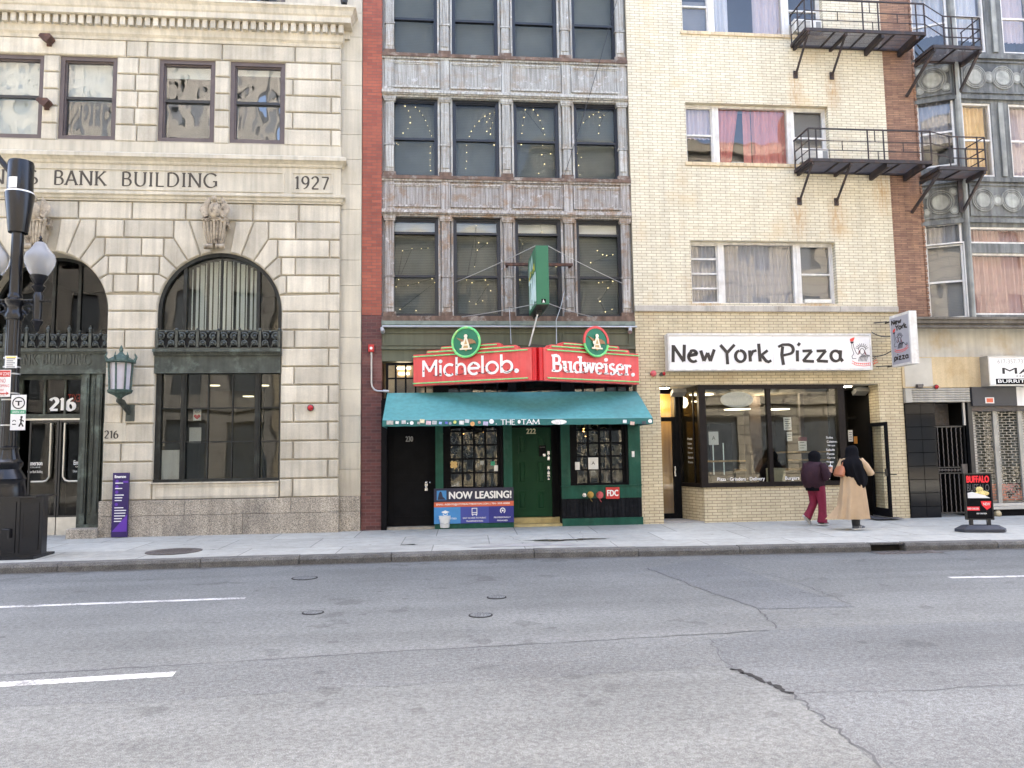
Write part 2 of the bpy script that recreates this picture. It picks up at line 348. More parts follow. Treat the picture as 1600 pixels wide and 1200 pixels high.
def glass(name, tint=(1, 1, 1, 1), warp=0.0, wscale=2.0, refl=1.0, rough=.0):
    s = NT(name); tr = s.n('ShaderNodeBsdfTransparent'); tr.inputs[0].default_value = tint
    gl = s.n('ShaderNodeBsdfGlossy'); gl.inputs['Roughness'].default_value = rough
    ge = s.n('ShaderNodeNewGeometry'); dt = s.n('ShaderNodeVectorMath', operation='DOT_PRODUCT'); s.lk(ge.outputs['Incoming'], dt.inputs[0]); s.lk(ge.outputs['Normal'], dt.inputs[1])
    if warp:
        bp = s.n('ShaderNodeBump'); bp.inputs['Distance'].default_value = warp; bp.inputs['Strength'].default_value = 1; s.lk(s.noise(wscale, 1, s.scaled(1.3, 1, .7)), bp.inputs['Height']); s.lk(bp.outputs[0], gl.inputs['Normal'])
    k = s.math('POWER', s.math('SUBTRACT', 1.0, s.math('ABSOLUTE', dt.outputs['Value'])), 5.0)          # Schlick, the same from both sides
    f = s.math('MINIMUM', s.math('ADD', s.math('MULTIPLY', k, .9), .045*refl), .9)
    mx = s.n('ShaderNodeMixShader'); s.lk(f, mx.inputs[0]); s.lk(tr.outputs[0], mx.inputs[1]); s.lk(gl.outputs[0], mx.inputs[2]); s.lk(mx.outputs[0], s.out.inputs[0]); return s.mat
def flat(name, c, rough=.6, spec=.4): 
    return mk(name, c, rough, .06, 6, spec=spec)
def emit(name, c, st):
    s = NT(name); s.b.inputs['Base Color'].default_value = c; s.b.inputs['Emission Color'].default_value = c; s.b.inputs['Emission Strength'].default_value = st; return s.mat
M = {}
M['stone'] = mk('limestone', (.55,.498,.395), .8, .18, 1.6, (.32,.27,.19,1), .4, .22, .09, 90, .006, 45, .15)
M['stone_plain'] = mk('limestone_plain', (.53,.48,.375), .8, .16, 1.2, (.36,.31,.25,1), .3, .2, .06, 90, .004, 45)
M['joint'] = mk('stone_joint', (.40,.355,.27), .9, .15, 5)
M['granite'] = mk('granite', (.365,.32,.255), .75, .25, 2.0, (.17,.155,.135,1), .5, .25, .6, 46, .008, 50, .06)
M['carve'] = mk('letter_cut', (.07,.06,.05), .9, .2, 20)
M['carving'] = mk('carved_stone', (.40,.335,.245), .85, .3, 11, (.07,.05,.035,1), .95, .25, .1, 90, .02, 30)  # dark blotches in the colour stand in for shaded recesses
M['bronze'] = mk('dark_bronze', (.018,.019,.017), .5, .35, 6, (.05,.062,.055,1), .5, .4, 0, 90, .004, 40, metal=.35)
M['bronze_green'] = mk('bronze_verdigris', (.062,.070,.058), .55, .4, 5, (.17,.215,.18,1), .6, .35, 0, 90, .003, 30, metal=.2)
M['verdigris'] = mk('verdigris', (.05,.085,.07), .6, .35, 14, (.16,.235,.20,1), .7, .2, 0, 90, .004, 60)
M['brown_frame'] = mk('brown_frame', (.105,.082,.078), .5, .15, 5)
M['black_iron'] = mk('black_iron', (.006,.0065,.008), .36, .3, 8, spec=.6)
M['rust'] = mk('rusty_iron', (.085,.045,.035), .8, .4, 12, (.2,.08,.03,1), .6, .2)
M['redbrick'] = brick('red_brick', (.36,.095,.052,1), (.25,.062,.038,1), (.17,.085,.065,1), .215, .071, .006, bump=.005)
M['darkbrick'] = brick('maroon_brick', (.135,.042,.036,1), (.075,.025,.023,1), (.135,.08,.07,1), .215, .071, .006, stain=(.30,.14,.11,1), bump=.008)
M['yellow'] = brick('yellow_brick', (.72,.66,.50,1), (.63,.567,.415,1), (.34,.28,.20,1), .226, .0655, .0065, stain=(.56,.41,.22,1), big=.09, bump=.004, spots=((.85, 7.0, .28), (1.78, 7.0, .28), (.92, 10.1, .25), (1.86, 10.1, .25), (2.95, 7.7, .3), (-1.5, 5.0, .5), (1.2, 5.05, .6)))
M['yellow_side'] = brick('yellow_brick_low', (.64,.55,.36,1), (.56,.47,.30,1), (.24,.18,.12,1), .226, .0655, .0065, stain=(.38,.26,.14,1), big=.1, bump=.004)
M['brown'] = brick('roman_brick', (.36,.205,.125,1), (.22,.115,.075,1), (.12,.075,.055,1), .30, .044, .006, stain=(.40,.22,.11,1), var=.4, bump=.008)
M['iron'] = mk('weathered_iron', (.40,.37,.35), .65, .22, 2.2, (.20,.105,.045,1), .55, .5, .12, 60, .006, 40, .10)
def weathered(name, base, dark, rust, amt):
    s = NT(name); st = s.noise(1.0, 7, s.scaled(26, 26, 1.1), .6); col = s.mix(s.ramp(st, (.38, g(1)), (.62, g(0))), base, dark)
    col = s.mix(s.math('MULTIPLY', s.ramp(s.noise(2.6, 8, s.scaled(1.2, 1.2, 1.6), .7), (.50, g(0)), (.62, g(1))), amt), col, rust)
    col = s.mix(s.math('MULTIPLY', s.ramp(s.noise(5, 6, None, .7), (.60, g(0)), (.68, g(1))), .7), col, (.62,.60,.60,1))
    col = s.mix(1.0, col, s.ramp(s.island(), (0, g(.85)), (1, g(1.15))), 'MULTIPLY'); col = s.mix(1.0, col, s.ramp(s.noise(45, 3), (.3, g(.85)), (.7, g(1.12))), 'MULTIPLY')
    s.lk(col, s.b.inputs['Base Color']); s.b.inputs['Roughness'].default_value = .65; s.bump(st, .006); return s.mat
M['iron'] = weathered('weathered_iron', (.43,.43,.40,1), (.22,.215,.195,1), (.25,.155,.07,1), .35)
M['iron_brown'] = weathered('weathered_iron_brown', (.39,.375,.35,1), (.18,.155,.135,1), (.22,.12,.05,1), .6)
M['ironrust'] = mk('rusted_ledge', (.15,.098,.072), .8, .4, 5, (.36,.34,.30,1), .9, .35, .1, 60, .004, 40)
M['navy_frame'] = mk('navy_frame', (.016,.018,.024), .4, .2, 5)
M['olive'] = mk('olive_paint', (.105,.112,.072), .55, .12, 1.5, streak=.25)
M['green_ledge'] = mk('green_grey_ledge', (.17,.21,.18), .6, .3, 5, (.07,.08,.07,1), .6)
M['pine'] = mk('pine_green_paint', (.012,.078,.052), .45, .25, 4, (.045,.12,.085,1), .5, .25, 0, 90, .002, 30, spec=.2)
M['door_green'] = mk('door_green_paint', (.006,.045,.018), .45, .15, 3, spec=.15)
M['black'] = mk('black_paint', (.007,.007,.008), .6, .3, 5, spec=.06)
M['dado'] = mk('black_boards', (.011,.012,.015), .6, .4, 8, (.03,.03,.034,1), .5, .4, spec=.06)
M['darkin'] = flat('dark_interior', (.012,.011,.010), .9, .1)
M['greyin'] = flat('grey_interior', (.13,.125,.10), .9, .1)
M['white'] = mk('white_paint', (.78,.77,.75), .5, .07, 4, (.5,.46,.4,1), .3, .15)
M['white_frame'] = mk('white_window_frame', (.70,.68,.64), .45, .1, 6, (.42,.37,.30,1), .4, .2)
M['ash'] = mk('aluminium', (.42,.42,.41), .4, .1, 6, metal=.6)
M['steel'] = mk('brushed_steel', (.55,.53,.48), .35, .1, 8, metal=.8)
M['letter_white'] = flat('white_lettering', (.82,.81,.78), .5)
M['letter_black'] = flat('black_lettering', (.018,.016,.017), .5)
M['g_clear'] = glass('clear_glass', (.97,.98,.97,1), .002, 1.5, .9)
M['g_dark'] = glass('shop_glass', (.90,.91,.90,1), .003, 1.2, 1.25)
M['g_wavy'] = glass('wavy_glass', (.85,.86,.85,1), .03, 1.6, 2.4)
M['g_up'] = glass('upper_glass', (.93,.94,.95,1), .008, 1.2, .6)
M['g_screen'] = glass('screened_glass', (.80,.82,.81,1), .006, 1.0, .3, .03)
M['concrete'] = mk('plaster', (.58,.46,.28), .85, .15, 1.8, (.40,.25,.10,1), .5, .12, .1, 70, .006, 40)
# ================================================================ ground, road, pavement
def asphalt(name, c, speck=.35, var=.14, lines=True):
    s = NT(name)
    n1 = s.noise(.45, 6, None, .6); col = s.mix(1.0, c, s.ramp(n1, (.3, g(1-var)), (.7, g(1+var))), 'MULTIPLY')
    st = s.noise(1.0, 6, s.scaled(.12, 1.6, 1)); col = s.mix(1.0, col, s.ramp(st, (.35, g(.87)), (.65, g(1.08))), 'MULTIPLY')
    col = s.mix(1.0, col, s.ramp(s.noise(26, 3, None, .7), (.36, g(1-speck*.75)), (.64, g(1+speck*.6))), 'MULTIPLY')
    col = s.mix(1.0, col, s.ramp(s.noise(120, 2, None, .6), (.3, g(1-speck*1.5)), (.7, g(1+speck*1.5))), 'MULTIPLY')
    oil = s.ramp(s.noise(2.1, 3, None, .4), (.665, g(1)), (.70, g(.72))); col = s.mix(.8, col, oil, 'MULTIPLY')
    vo = s.n('ShaderNodeTexVoronoi'); vo.inputs['Scale'].default_value = 1.15; s.lk(s.tc, vo.inputs['Vector'])
    sp = s.ramp(vo.outputs['Distance'], (.045, g(.62)), (.07, g(1))); col = s.mix(.75, col, sp, 'MULTIPLY')
    s.lk(col, s.b.inputs['Base Color']); s.b.inputs['Roughness'].default_value = .85; s.b.inputs['Specular IOR Level'].default_value = .3
    s.bump(s.noise(110, 3, None, .7), .006, .7); return s.mat
M['asphalt'] = asphalt('asphalt', (.120,.125,.122,1)); M['asphalt2'] = asphalt('asphalt_patch', (.105,.111,.113,1)); M['asphalt3'] = asphalt('asphalt_dark', (.113,.118,.117,1))
def pavement(name, c):
    s = NT(name); col = s.mix(1.0, c, s.ramp(s.noise(.6, 7, None, .62), (.3, g(.84)), (.7, g(1.1))), 'MULTIPLY')
    col = s.mix(1.0, col, s.ramp(s.noise(5, 6, None, .7), (.36, g(.86)), (.6, g(1.04))), 'MULTIPLY')
    col = s.mix(1.0, col, s.ramp(s.noise(150, 2), (.3, g(.86)), (.7, g(1.14))), 'MULTIPLY')
    bt = s.n('ShaderNodeTexBrick'); bt.offset = 0.37; bt.inputs['Scale'].default_value = 1; bt.inputs['Brick Width'].default_value = 1.62; bt.inputs['Row Height'].default_value = 1.31
    bt.inputs['Mortar Size'].default_value = .011; bt.inputs['Color1'].default_value = g(1.06); bt.inputs['Color2'].default_value = g(.86); bt.inputs['Mortar'].default_value = g(.5)
    mp = s.n('ShaderNodeMapping'); mp.inputs['Rotation'].default_value = (0, 0, rad(2)); s.lk(s.tc, mp.inputs[0]); s.lk(mp.outputs[0], bt.inputs['Vector'])
    col = s.mix(1.0, col, bt.outputs['Color'], 'MULTIPLY')
    vo = s.n('ShaderNodeTexVoronoi'); vo.inputs['Scale'].default_value = 2.3; s.lk(s.tc, vo.inputs['Vector'])
    col = s.mix(.7, col, s.ramp(vo.outputs['Distance'], (.055, g(.42)), (.08, g(1))), 'MULTIPLY')     # old chewing gum
    s.lk(col, s.b.inputs['Base Color']); s.b.inputs['Roughness'].default_value = .85; s.bump(s.noise(60, 4), .004, .5); return s.mat
M['pave'] = pavement('pavement_concrete', (.375,.372,.33,1))
M['kerbstone'] = mk('kerb_granite', (.105,.10,.09), .85, .3, 5, (.07,.065,.06,1), .7, 0, .45, 70, .02, 22, .12)
_p = NT('road_paint'); _w = _p.ramp(_p.math('ADD', _p.math('MULTIPLY', _p.noise(3.5, 5, None, .6), .45), _p.math('MULTIPLY', _p.noise(38, 4, None, .7), .55)), (.49, g(0)), (.58, g(1)))
_p.lk(_p.mix(_w, _p.mix(1.0, (.50,.50,.485,1), _p.ramp(_p.noise(2, 5), (.3, g(.85)), (.7, g(1.05))), 'MULTIPLY'), (.135,.138,.138,1)), _p.b.inputs['Base Color']); _p.b.inputs['Roughness'].default_value = .7; M['roadpaint'] = _p.mat
M['crackm'] = flat('crack_dark', (.03,.03,.03), .95, .1); M['seam'] = flat('road_seam', (.075,.077,.08), .95, .1)
M['castiron'] = mk('cast_iron_cover', (.115,.105,.10), .55, .3, 14, (.16,.10,.07,1), .5, metal=.3, bump=.004, bscale=60)
b = MB(); b.box(-300, 300, -300, 300, -.9, -.4); struct(b.build('ground', M['asphalt3']))
b = MB(); b.quad((-90, -15.2, -.2), (90, -15.2, -.2), (90, -3.4, -.2), (-90, -3.4, -.2)); struct(b.build('road', M['asphalt']))
KP = [(-90,-3.9),(-14,-3.86),(-7,-3.80),(-3.2,-3.68),(1.2,-3.62),(5.6,-3.90),(10.25,-4.08),(20,-4.2),(90,-4.3)]
def kerb_y(x):
    for (xa, ya), (xb, yb) in zip(KP, KP[1:]):
        if xa <= x <= xb: return ya+(yb-ya)*(x-xa)/(xb-xa)
    return -4.0
def zs(y): return .03+.025*y
b = MB()
xs = [KP[0][0]]+[-14+.85*i for i in range(40)]+[90]
for xa, xb in zip(xs, xs[1:]):
    ya, yb = kerb_y(xa)+.19, kerb_y(xb)+.19
    b.quad((xa, ya, zs(ya)), (xb, yb, zs(yb)), (xb, 1.8, zs(1.8)-.04), (xa, 1.8, zs(1.8)-.04))
struct(b.build('pavement', M['pave']))
# far side of the street, under and behind the camera
b = MB(); b.box(-90, 90, -26, -15.2, -.35, -.06); struct(b.build('pavement', M['pave']))
# kerb stones, with one gap for the storm drain
b = MB(); x = -14.0; rg = random.Random(3); DR0, DR1 = gnd(1416, 866, -.12)[0], gnd(1466, 864, -.12)[0]
stops = []
while x < 20:
    l = rg.uniform(1.5, 2.6); stops.append((x, x+l)); x += l
for xa, xb in stops:
    segs = [(xa, xb)]
    if xa < DR1 and xb > DR0: segs = [(xa, DR0-.02), (DR1+.02, xb)]
    for p, q in segs:
        if q-p < .1: continue
        n = max(2, int((q-p)/.16)); top = []; dz = rg.uniform(-.006, .008)
        ring = []
        for i in range(n+1):
            xx = p+.006+(q-p-.012)*i/n; yf = kerb_y(xx); j = rg.uniform(-.012, .012); z1 = zs(yf+.2)+.004+dz
            ring.append([b.V(v) for v in ((xx, yf-.005+j, -.25), (xx, yf+j, z1-.06), (xx, yf+.025+j*.5, z1-rg.uniform(.008, .022)), (xx, yf+.19, z1), (xx, yf+.19, -.25))])
        for A, B in zip(ring, ring[1:]):
            for k in range(4): b.F((A[k], B[k], B[k+1], A[k+1]))
        b.F(ring[0]); b.F(ring[-1][::-1])
struct(b.build('kerb', M['kerbstone']))
xm = (DR0+DR1)/2; yk = kerb_y(xm)
t = thing('storm_drain', 'dark storm drain mouth cut into the granite kerb below the sandwich board', 'drain', (xm, yk, -.2))
b = MB(); b.box(DR0, DR1, yk+.02, yk+.19, -.085, zs(yk+.2)+.006); b.build('lintel_stone', M['kerbstone'], t)
b = MB(); b.box(DR0, DR1, yk+.15, yk+.17, -.24, -.086); b.build('throat', M['crackm'], t)
b = MB(); b.box(DR0-.05, DR1+.5, yk-.34, yk-.03, -.21, -.194)
for i in range(9): xx = DR0+i*(DR1-DR0+.4)/9; b.box(xx, xx+.03, yk-.32, yk-.06, -.2, -.188)
b.build('gutter_grate', M['castiron'], t)
# lane markings and repairs
def strip(name, pts, wd, z, m, kind='structure', taper=False):
    bb = MB(); P = [Vector((p[0], p[1])) for p in pts]; rg_ = random.Random(len(pts)*7+int(abs(P[0].x)*10))
    l = []; r = []
    for i, p in enumerate(P):
        d = (P[min(i+1, len(P)-1)]-P[max(i-1, 0)]).normalized(); n = Vector((-d.y, d.x)); w_ = wd*rg_.uniform(.55, 1.45) if taper else wd
        l.append(bb.V((*(p+n*w_/2), z))); r.append(bb.V((*(p-n*w_/2), z)))
    for i in range(len(P)-1): bb.F((r[i], r[i+1], l[i+1], l[i]))
    o = bb.build(name, m); o['kind'] = kind; return o
pts = [(-13,-6.86),(-8,-6.82),(-5.3,-6.80),(-2.44,-6.70)]; strip('road_marking', pts, .12, -.1955, M['roadpaint'])
pts = [(-9,-10.52),(-4,-10.36),(-2.35,-10.22),(-2.17,-10.2)]; strip('road_marking', pts, .15, -.1955, M['roadpaint'])
pts = [(6.97,-6.80),(8.0,-6.87),(11,-6.95)]; strip('road_marking', pts, .12, -.1955, M['roadpaint'])
def jag(pts, amp=.03, n=10, seed=1):
    rg_ = random.Random(seed); out = []
    for a, c in zip(pts, pts[1:]):
        for i in range(n): t_ = i/n; out.append((a[0]+(c[0]-a[0])*t_+rg_.uniform(-amp, amp), a[1]+(c[1]-a[1])*t_+rg_.uniform(-amp, amp)))
    out.append(pts[-1]); return out
def gp(*ps): return [gnd(*p) for p in ps]
def patch(ps, z, m, seed=2):
    P = jag(gp(*(ps+[ps[0]])), .025, 9, seed)[:-1]; bb = MB(); bb.F([bb.V((*p, z)) for p in P]); bb.build('road_patch', m)['kind'] = 'structure'
patch([(1010,888),(1185,952),(1335,949),(1105,872)], -.1985, M['asphalt2'], 4)
patch([(1140,1046),(1240,1086),(1285,1122),(1400,1215),(1700,1215),(1700,968),(1460,974),(1205,984),(1110,1000)], -.1985, M['asphalt2'], 5)
patch([(-60,1058),(300,1038),(590,1020),(900,1003),(1105,993),(1135,1040),(900,1056),(600,1072),(300,1092),(-60,1108)], -.1983, M['asphalt3'], 6)
def crack(ps, wd, seed, amp=.03):
    strip('road_crack', jag(gp(*ps), amp, 12, seed), wd, -.1965, M['crackm'] if wd > .03 else M['seam'], taper=True)
crack([(0,1056),(300,1038),(590,1020),(900,1003),(1205,985)], .016, 1, .02); crack([(1010,888),(1100,922),(1185,952),(1212,982)], .014, 2)
crack([(1185,952),(1335,948)], .012, 3); crack([(1142,1044),(1180,1060),(1236,1084)], .045, 4); crack([(1236,1084),(1285,1122),(1400,1215)], .018, 5)
crack([(1236,1084),(1420,1080),(1600,1070)], .008, 6); crack([(1105,872),(1240,908),(1330,944)], .009, 8)
crack([(1212,982),(1300,978),(1600,968)], .006, 9); crack([(1110,1000),(1142,1044)], .008, 12)
bb = MB(); rg = random.Random(8); l = []; r = []
for i in range(240):
    x = -13.5+i*.14; y = kerb_y(x); l.append(bb.V((x, y+.01, -.197))); r.append(bb.V((x, y-.05-rg.uniform(0, .09)-.05*abs(sin(x*.9)), -.197)))
for i in range(239): bb.F((r[i], r[i+1], l[i+1], l[i]))
bb.build('road_gutter_dirt', mk('gutter_dirt', (.075,.072,.068), .95, .3, 6, (.12,.115,.105,1), .6))['kind'] = 'structure'
# iron covers
def cover(px, py, r, label, z=None, name='manhole_cover', grp='iron covers set in the street'):
    z = -.196 if z is None else z; x, y = gnd(px, py, z); tt = thing(name, label, 'manhole cover', (x, y, z), grp)
    bb = MB(); bb.lathe((x, y, z-.01), [(r*1.12, 0), (r*1.12, .0125), (r*1.0, .0135)], 28); bb.build('rim', M['crackm'] if r < .2 else M['castiron'], tt)
    bb = MB(); bb.lathe((x, y, z), [(r*.97, .0045), (r*.9, .009), (r*.82, .0055)], 28)
    n = max(3, int(r/.05))
    for i in range(-n, n+1):
        for j in range(-n, n+1):
            xx, yy = i*r*.8/n, j*r*.8/n
            if math.hypot(xx, yy) < r*.74: bb.box(x+xx-r*.022, x+xx+r*.022, y+yy-r*.022, y+yy+r*.022, z+.004, z+.009)
    bb.build('lid', M['asphalt2'] if r < .2 else M['castiron'], tt)
cover(476, 903, .17, 'iron valve cover in the asphalt close to the kerb')
cover(489, 957, .11, 'iron valve cover in the lane left of the two paired covers')
cover(776, 933, .11, 'smaller back cover of the pair in mid lane below the awning')
cover(751, 961, .12, 'front cover of the pair in mid lane below the awning')
X_, Y_ = gnd(272, 861, zs(-2.9)); cover(272, 861, .42, 'large round iron cover set in the concrete pavement', zs(-2.9)+.006)
def on_pave(px, py):
    y = -1.5
    for _ in range(8): x, y = gnd(px, py, zs(y))
    return x, y, zs(y)
def stain(px, py, rx, ry, m, seed=1):
    x, y, z = on_pave(px, py); rg_ = random.Random(seed); bb = MB(); ps = []
    for k in range(40): a = 2*pi*k/40; q = 1+.3*sin(3*a+seed)+.2*sin(7*a)+rg_.uniform(-.15, .15); yy = y+ry*q*sin(a); ps.append(bb.V((x+rx*q*cos(a), yy, zs(yy)+.004)))
    bb.F(ps); bb.build('pavement_stain', m)['kind'] = 'structure'
M['wet'] = mk('wet_concrete', (.075,.068,.055), .25, .35, 6); M['stainm'] = mk('stained_concrete', (.30,.29,.275), .8, .15, 5)
stain(872, 844, .55, .10, M['wet'], 1); stain(920, 842, .28, .06, M['wet'], 2); stain(820, 852, .9, .16, M['stainm'], 3); stain(640, 851, .13, .04, M['wet'], 4)
for ps, wd in (([(795,838),(822,850),(833,866)], .012), ([(905,828),(912,842),(960,862)], .008), ([(840,838),(905,829)], .006)):
    P = jag([on_pave(*p)[:2] for p in ps], .03, 8, 5); bb = MB(); l = []; r = []
    for (x, y) in P: l.append(bb.V((x, y+wd, zs(y+wd)+.003))); r.append(bb.V((x, y-wd, zs(y-wd)+.003)))
    for i in range(len(P)-1): bb.F((r[i], r[i+1], l[i+1], l[i]))
    bb.build('pavement_crack', M['crackm'])['kind'] = 'structure'
# ================================================================ wall helpers
def wall(bb, x0, x1, z0, z1, y, ops, m=0, depth=.15, mr=None):
    # street-side face with rectangular openings (x0, x1, z0, z1) and their reveals
    xs_ = sorted({x0, x1, *[min(max(o[k], x0), x1) for o in ops for k in (0, 1)]}); zs_ = sorted({z0, z1, *[min(max(o[k], z0), z1) for o in ops for k in (2, 3)]})
    for xa, xb in zip(xs_, xs_[1:]):
        for za, zb in zip(zs_, zs_[1:]):
            cx, cz = (xa+xb)/2, (za+zb)/2
            if any(o[0] < cx < o[1] and o[2] < cz < o[3] for o in ops): continue
            bb.quad((xa, y, za), (xb, y, za), (xb, y, zb), (xa, y, zb), m)
    mr = m if mr is None else mr
    for o in ops:
        a, c, d, e = o[:4]; dd = o[4] if len(o) > 4 else depth
        bb.quad((a, y, d), (a, y, e), (a, y+dd, e), (a, y+dd, d), mr); bb.quad((c, y, d), (c, y+dd, d), (c, y+dd, e), (c, y, e), mr)
        bb.quad((a, y, e), (c, y, e), (c, y+dd, e), (a, y+dd, e), mr); bb.quad((a, y, d), (a, y+dd, d), (c, y+dd, d), (c, y, d), mr)
def ring(bb, x0, x1, z0, z1, w_, y0, y1, m=0):               # rectangular frame of four butted bars
    bb.box(x0, x0+w_, y0, y1, z0, z1, m); bb.box(x1-w_, x1, y0, y1, z0, z1, m); bb.box(x0+w_, x1-w_, y0, y1, z1-w_, z1, m); bb.box(x0+w_, x1-w_, y0, y1, z0, z0+w_, m)
def pane(name, x0, x1, z0, z1, y, m, parent):
    bb = MB(); bb.box(x0, x1, y, y+.006, z0, z1); return bb.build(name, m, parent)
def room(name, x0, x1, z0, z1, y0, y1, m, parent, mf=None):  # the inside of a room behind glass: floor, ceiling, side and back walls
    bb = MB()
    bb.quad((x0, y1, z0), (x1, y1, z0), (x1, y1, z1), (x0, y1, z1)); bb.quad((x0, y0, z0), (x0, y1, z0), (x0, y1, z1), (x0, y0, z1))
    bb.quad((x1, y0, z0), (x1, y0, z1), (x1, y1, z1), (x1, y1, z0)); bb.quad((x0, y0, z1), (x0, y1, z1), (x1, y1, z1), (x1, y0, z1)); bb.quad((x0, y0, z0), (x1, y0, z0), (x1, y1, z0), (x0, y1, z0))
    return bb.build(name, m, parent)
# ================================================================ bank
BY = -.15
def BX(px, py=500): return at(px, py, BY)[0]
def BZ(px, py): return at(px, py, BY)[1]
xR = BX(531.5, 400); xL = -13.5
bank = thing('bank_building', 'pale limestone bank with rusticated blocks, two tall arches and a carved 1927 inscription', 'building', (-6.5, 0, .03))
zG = BZ(480, 777); zB = BZ(480, 319); H16 = (zB-zG)/16          # granite top, underside of the lower band, course height
acx = BX(343, 490); acz = zG+10*H16; AR = 96.5*(BX(440, 490)-BX(343, 490))/97; acx1 = BX(66.5, 492); dxa = acx-acx1
arches = [acx1-dxa, acx1, acx]
SILLZ = zG
bw = MB()                                                       # joint-coloured backing with the openings
ops = []
for i, c in enumerate(arches):
    ops.append((c-AR, c+AR, 0 if i == 1 else zG-.02, acz, .75 if i < 2 else .22))
wall(bw, xL, xR, zG-.06, zB, BY+.05, [(o[0], o[1], max(o[2], zG-.06), acz+AR, 0) for o in ops])
for i, c in enumerate(arches):
    dep = .75 if i < 2 else .22; N = 28
    pa = [(c+AR*cos(pi*k/N), acz+AR*sin(pi*k/N)) for k in range(N+1)]
    for k in range(N):
        a, d = pa[k], pa[k+1]
        bw.quad((a[0], BY+.05, a[1]), (d[0], BY+.05, d[1]), (d[0], BY+dep, d[1]), (a[0], BY+dep, a[1]), 1)
        bw.quad((a[0], BY+.05, a[1]), (a[0], BY+.05, acz+AR), (d[0], BY+.05, acz+AR), (d[0], BY+.05, d[1]))
    for s_ in (-1, 1): bw.quad((c+s_*AR, BY+.05, 0), (c+s_*AR, BY+dep, 0), (c+s_*AR, BY+dep, acz), (c+s_*AR, BY+.05, acz), 1)
bw.build('backing_wall', [M['joint'], M['stone_plain']], bank)
G = .013
bl = MB()
ANG = [0, 16, 32, 45, 58, 71]; XO = [AR]+[j*H16/math.tan(rad(ANG[j])) for j in range(1, 6)]
def blk(x0, x1, z0, z1):
    if x1-x0 > .05: bl.block(x0+G, x1-G, BY, BY+.055, z0+G, z1-G, .02)
for c in arches:
    for sgn in (1, -1):
        def P(x, z): return (c+sgn*x, acz+z)
        def poly(pts):
            pts = pts if sgn > 0 else pts[::-1]
            bl.prism(inset(pts, G), BY, BY+.055, .02)
        for j in range(1, 5):
            a0, a1 = rad(ANG[j]), rad(ANG[j+1]); inner = [P(AR*cos(a0+(a1-a0)*k/4), AR*sin(a0+(a1-a0)*k/4)) for k in range(5)]
            poly([P(XO[j], j*H16), P(XO[j], (j+1)*H16), P(XO[j+1], (j+1)*H16)]+inner[::-1])
        inner = [P(AR*cos(rad(71+11*k/3)), AR*sin(rad(71+11*k/3))) for k in range(4)]
        poly([P(XO[5], 5*H16), P(5*H16/math.tan(rad(82)), 5*H16)]+inner[::-1])
# courses beside the arches
def row(x0, x1, z0, z1, cuts):
    xs_ = [x0]+[q for q in cuts if x0+.12 < q < x1-.12]+[x1]
    for a, d in zip(xs_, xs_[1:]): blk(a, d, z0, z1)
for r_ in range(16):
    z0, z1 = zG+r_*H16, zG+(r_+1)*H16; j = r_-10
    if j == 5: row(xL, xR, z0, z1, [BX(q, 330) for q in (-165, -75, 32, 122, 206, 290, 395, 467)]); continue
    off = AR if j <= 0 else XO[j]
    edges = [xL]+[e for c in arches for e in (c-off, c+off)]+[xR]
    if j == 0:                                                    # course at the springing: blocks whose end follows the arch
        for k in range(0, len(edges), 2):
            x0, x1 = edges[k], edges[k+1]; mid = (x0+x1)/2
            lft = [] if k == 0 else [(arches[k//2-1]+AR*cos(rad(16*q/3)), acz+AR*sin(rad(16*q/3))) for q in range(4)]
            rgt = [] if k == len(edges)-2 else [(arches[k//2]-AR*cos(rad(16*q/3)), acz+AR*sin(rad(16*q/3))) for q in range(4)]
            pl = ([(x0, z0)] if not lft else lft[:1])+[(x1, z0)]*(not rgt)+rgt+[(x1, z1)]*(not rgt)+(lft[::-1] if lft else [(x0, z1)])
            pl2 = []
            for q in pl:
                if not pl2 or abs(q[0]-pl2[-1][0])+abs(q[1]-pl2[-1][1]) > 1e-6: pl2.append(q)
            if abs(pl2[0][0]-pl2[-1][0])+abs(pl2[0][1]-pl2[-1][1]) < 1e-6: pl2.pop()
            bl.prism(inset(pl2, G), BY, BY+.055, .02)
        continue
    for k in range(0, len(edges), 2):
        x0, x1 = edges[k], edges[k+1]
        if k == len(edges)-2: cuts = [BX(513, 600)] if r_ % 2 else [BX(459, 600)]
        elif k == 0: cuts = [x0+.9*q+(.45 if r_ % 2 else 0) for q in range(1, 5)]
        else: cuts = [x0+.36*(x1-x0)+(.0 if j <= 0 else .0)] if r_ % 2 == 0 else ([] if j < 1 else [x0+.62*(x1-x0)])
        row(x0, x1, z0, z1, cuts)
# sill panel under the big window
sx0, sx1 = acx-AR, acx+AR
bl.build('rusticated_blocks', M['stone'], bank)
b = MB(); zsl = BZ(343, 752.5)
b.box(sx0-.06, sx1+.0, BY-.03, BY+.3, zsl-.03, zsl); b.block(sx0+.01, sx1-.01, BY+.0, BY+.3, zG+.01, zsl-.03, .012); ring(b, sx0+.02, sx1-.02, zG+.02, zsl-.05, .05, BY-.012, BY+.0)
b.build('window_sill', M['stone'], bank)
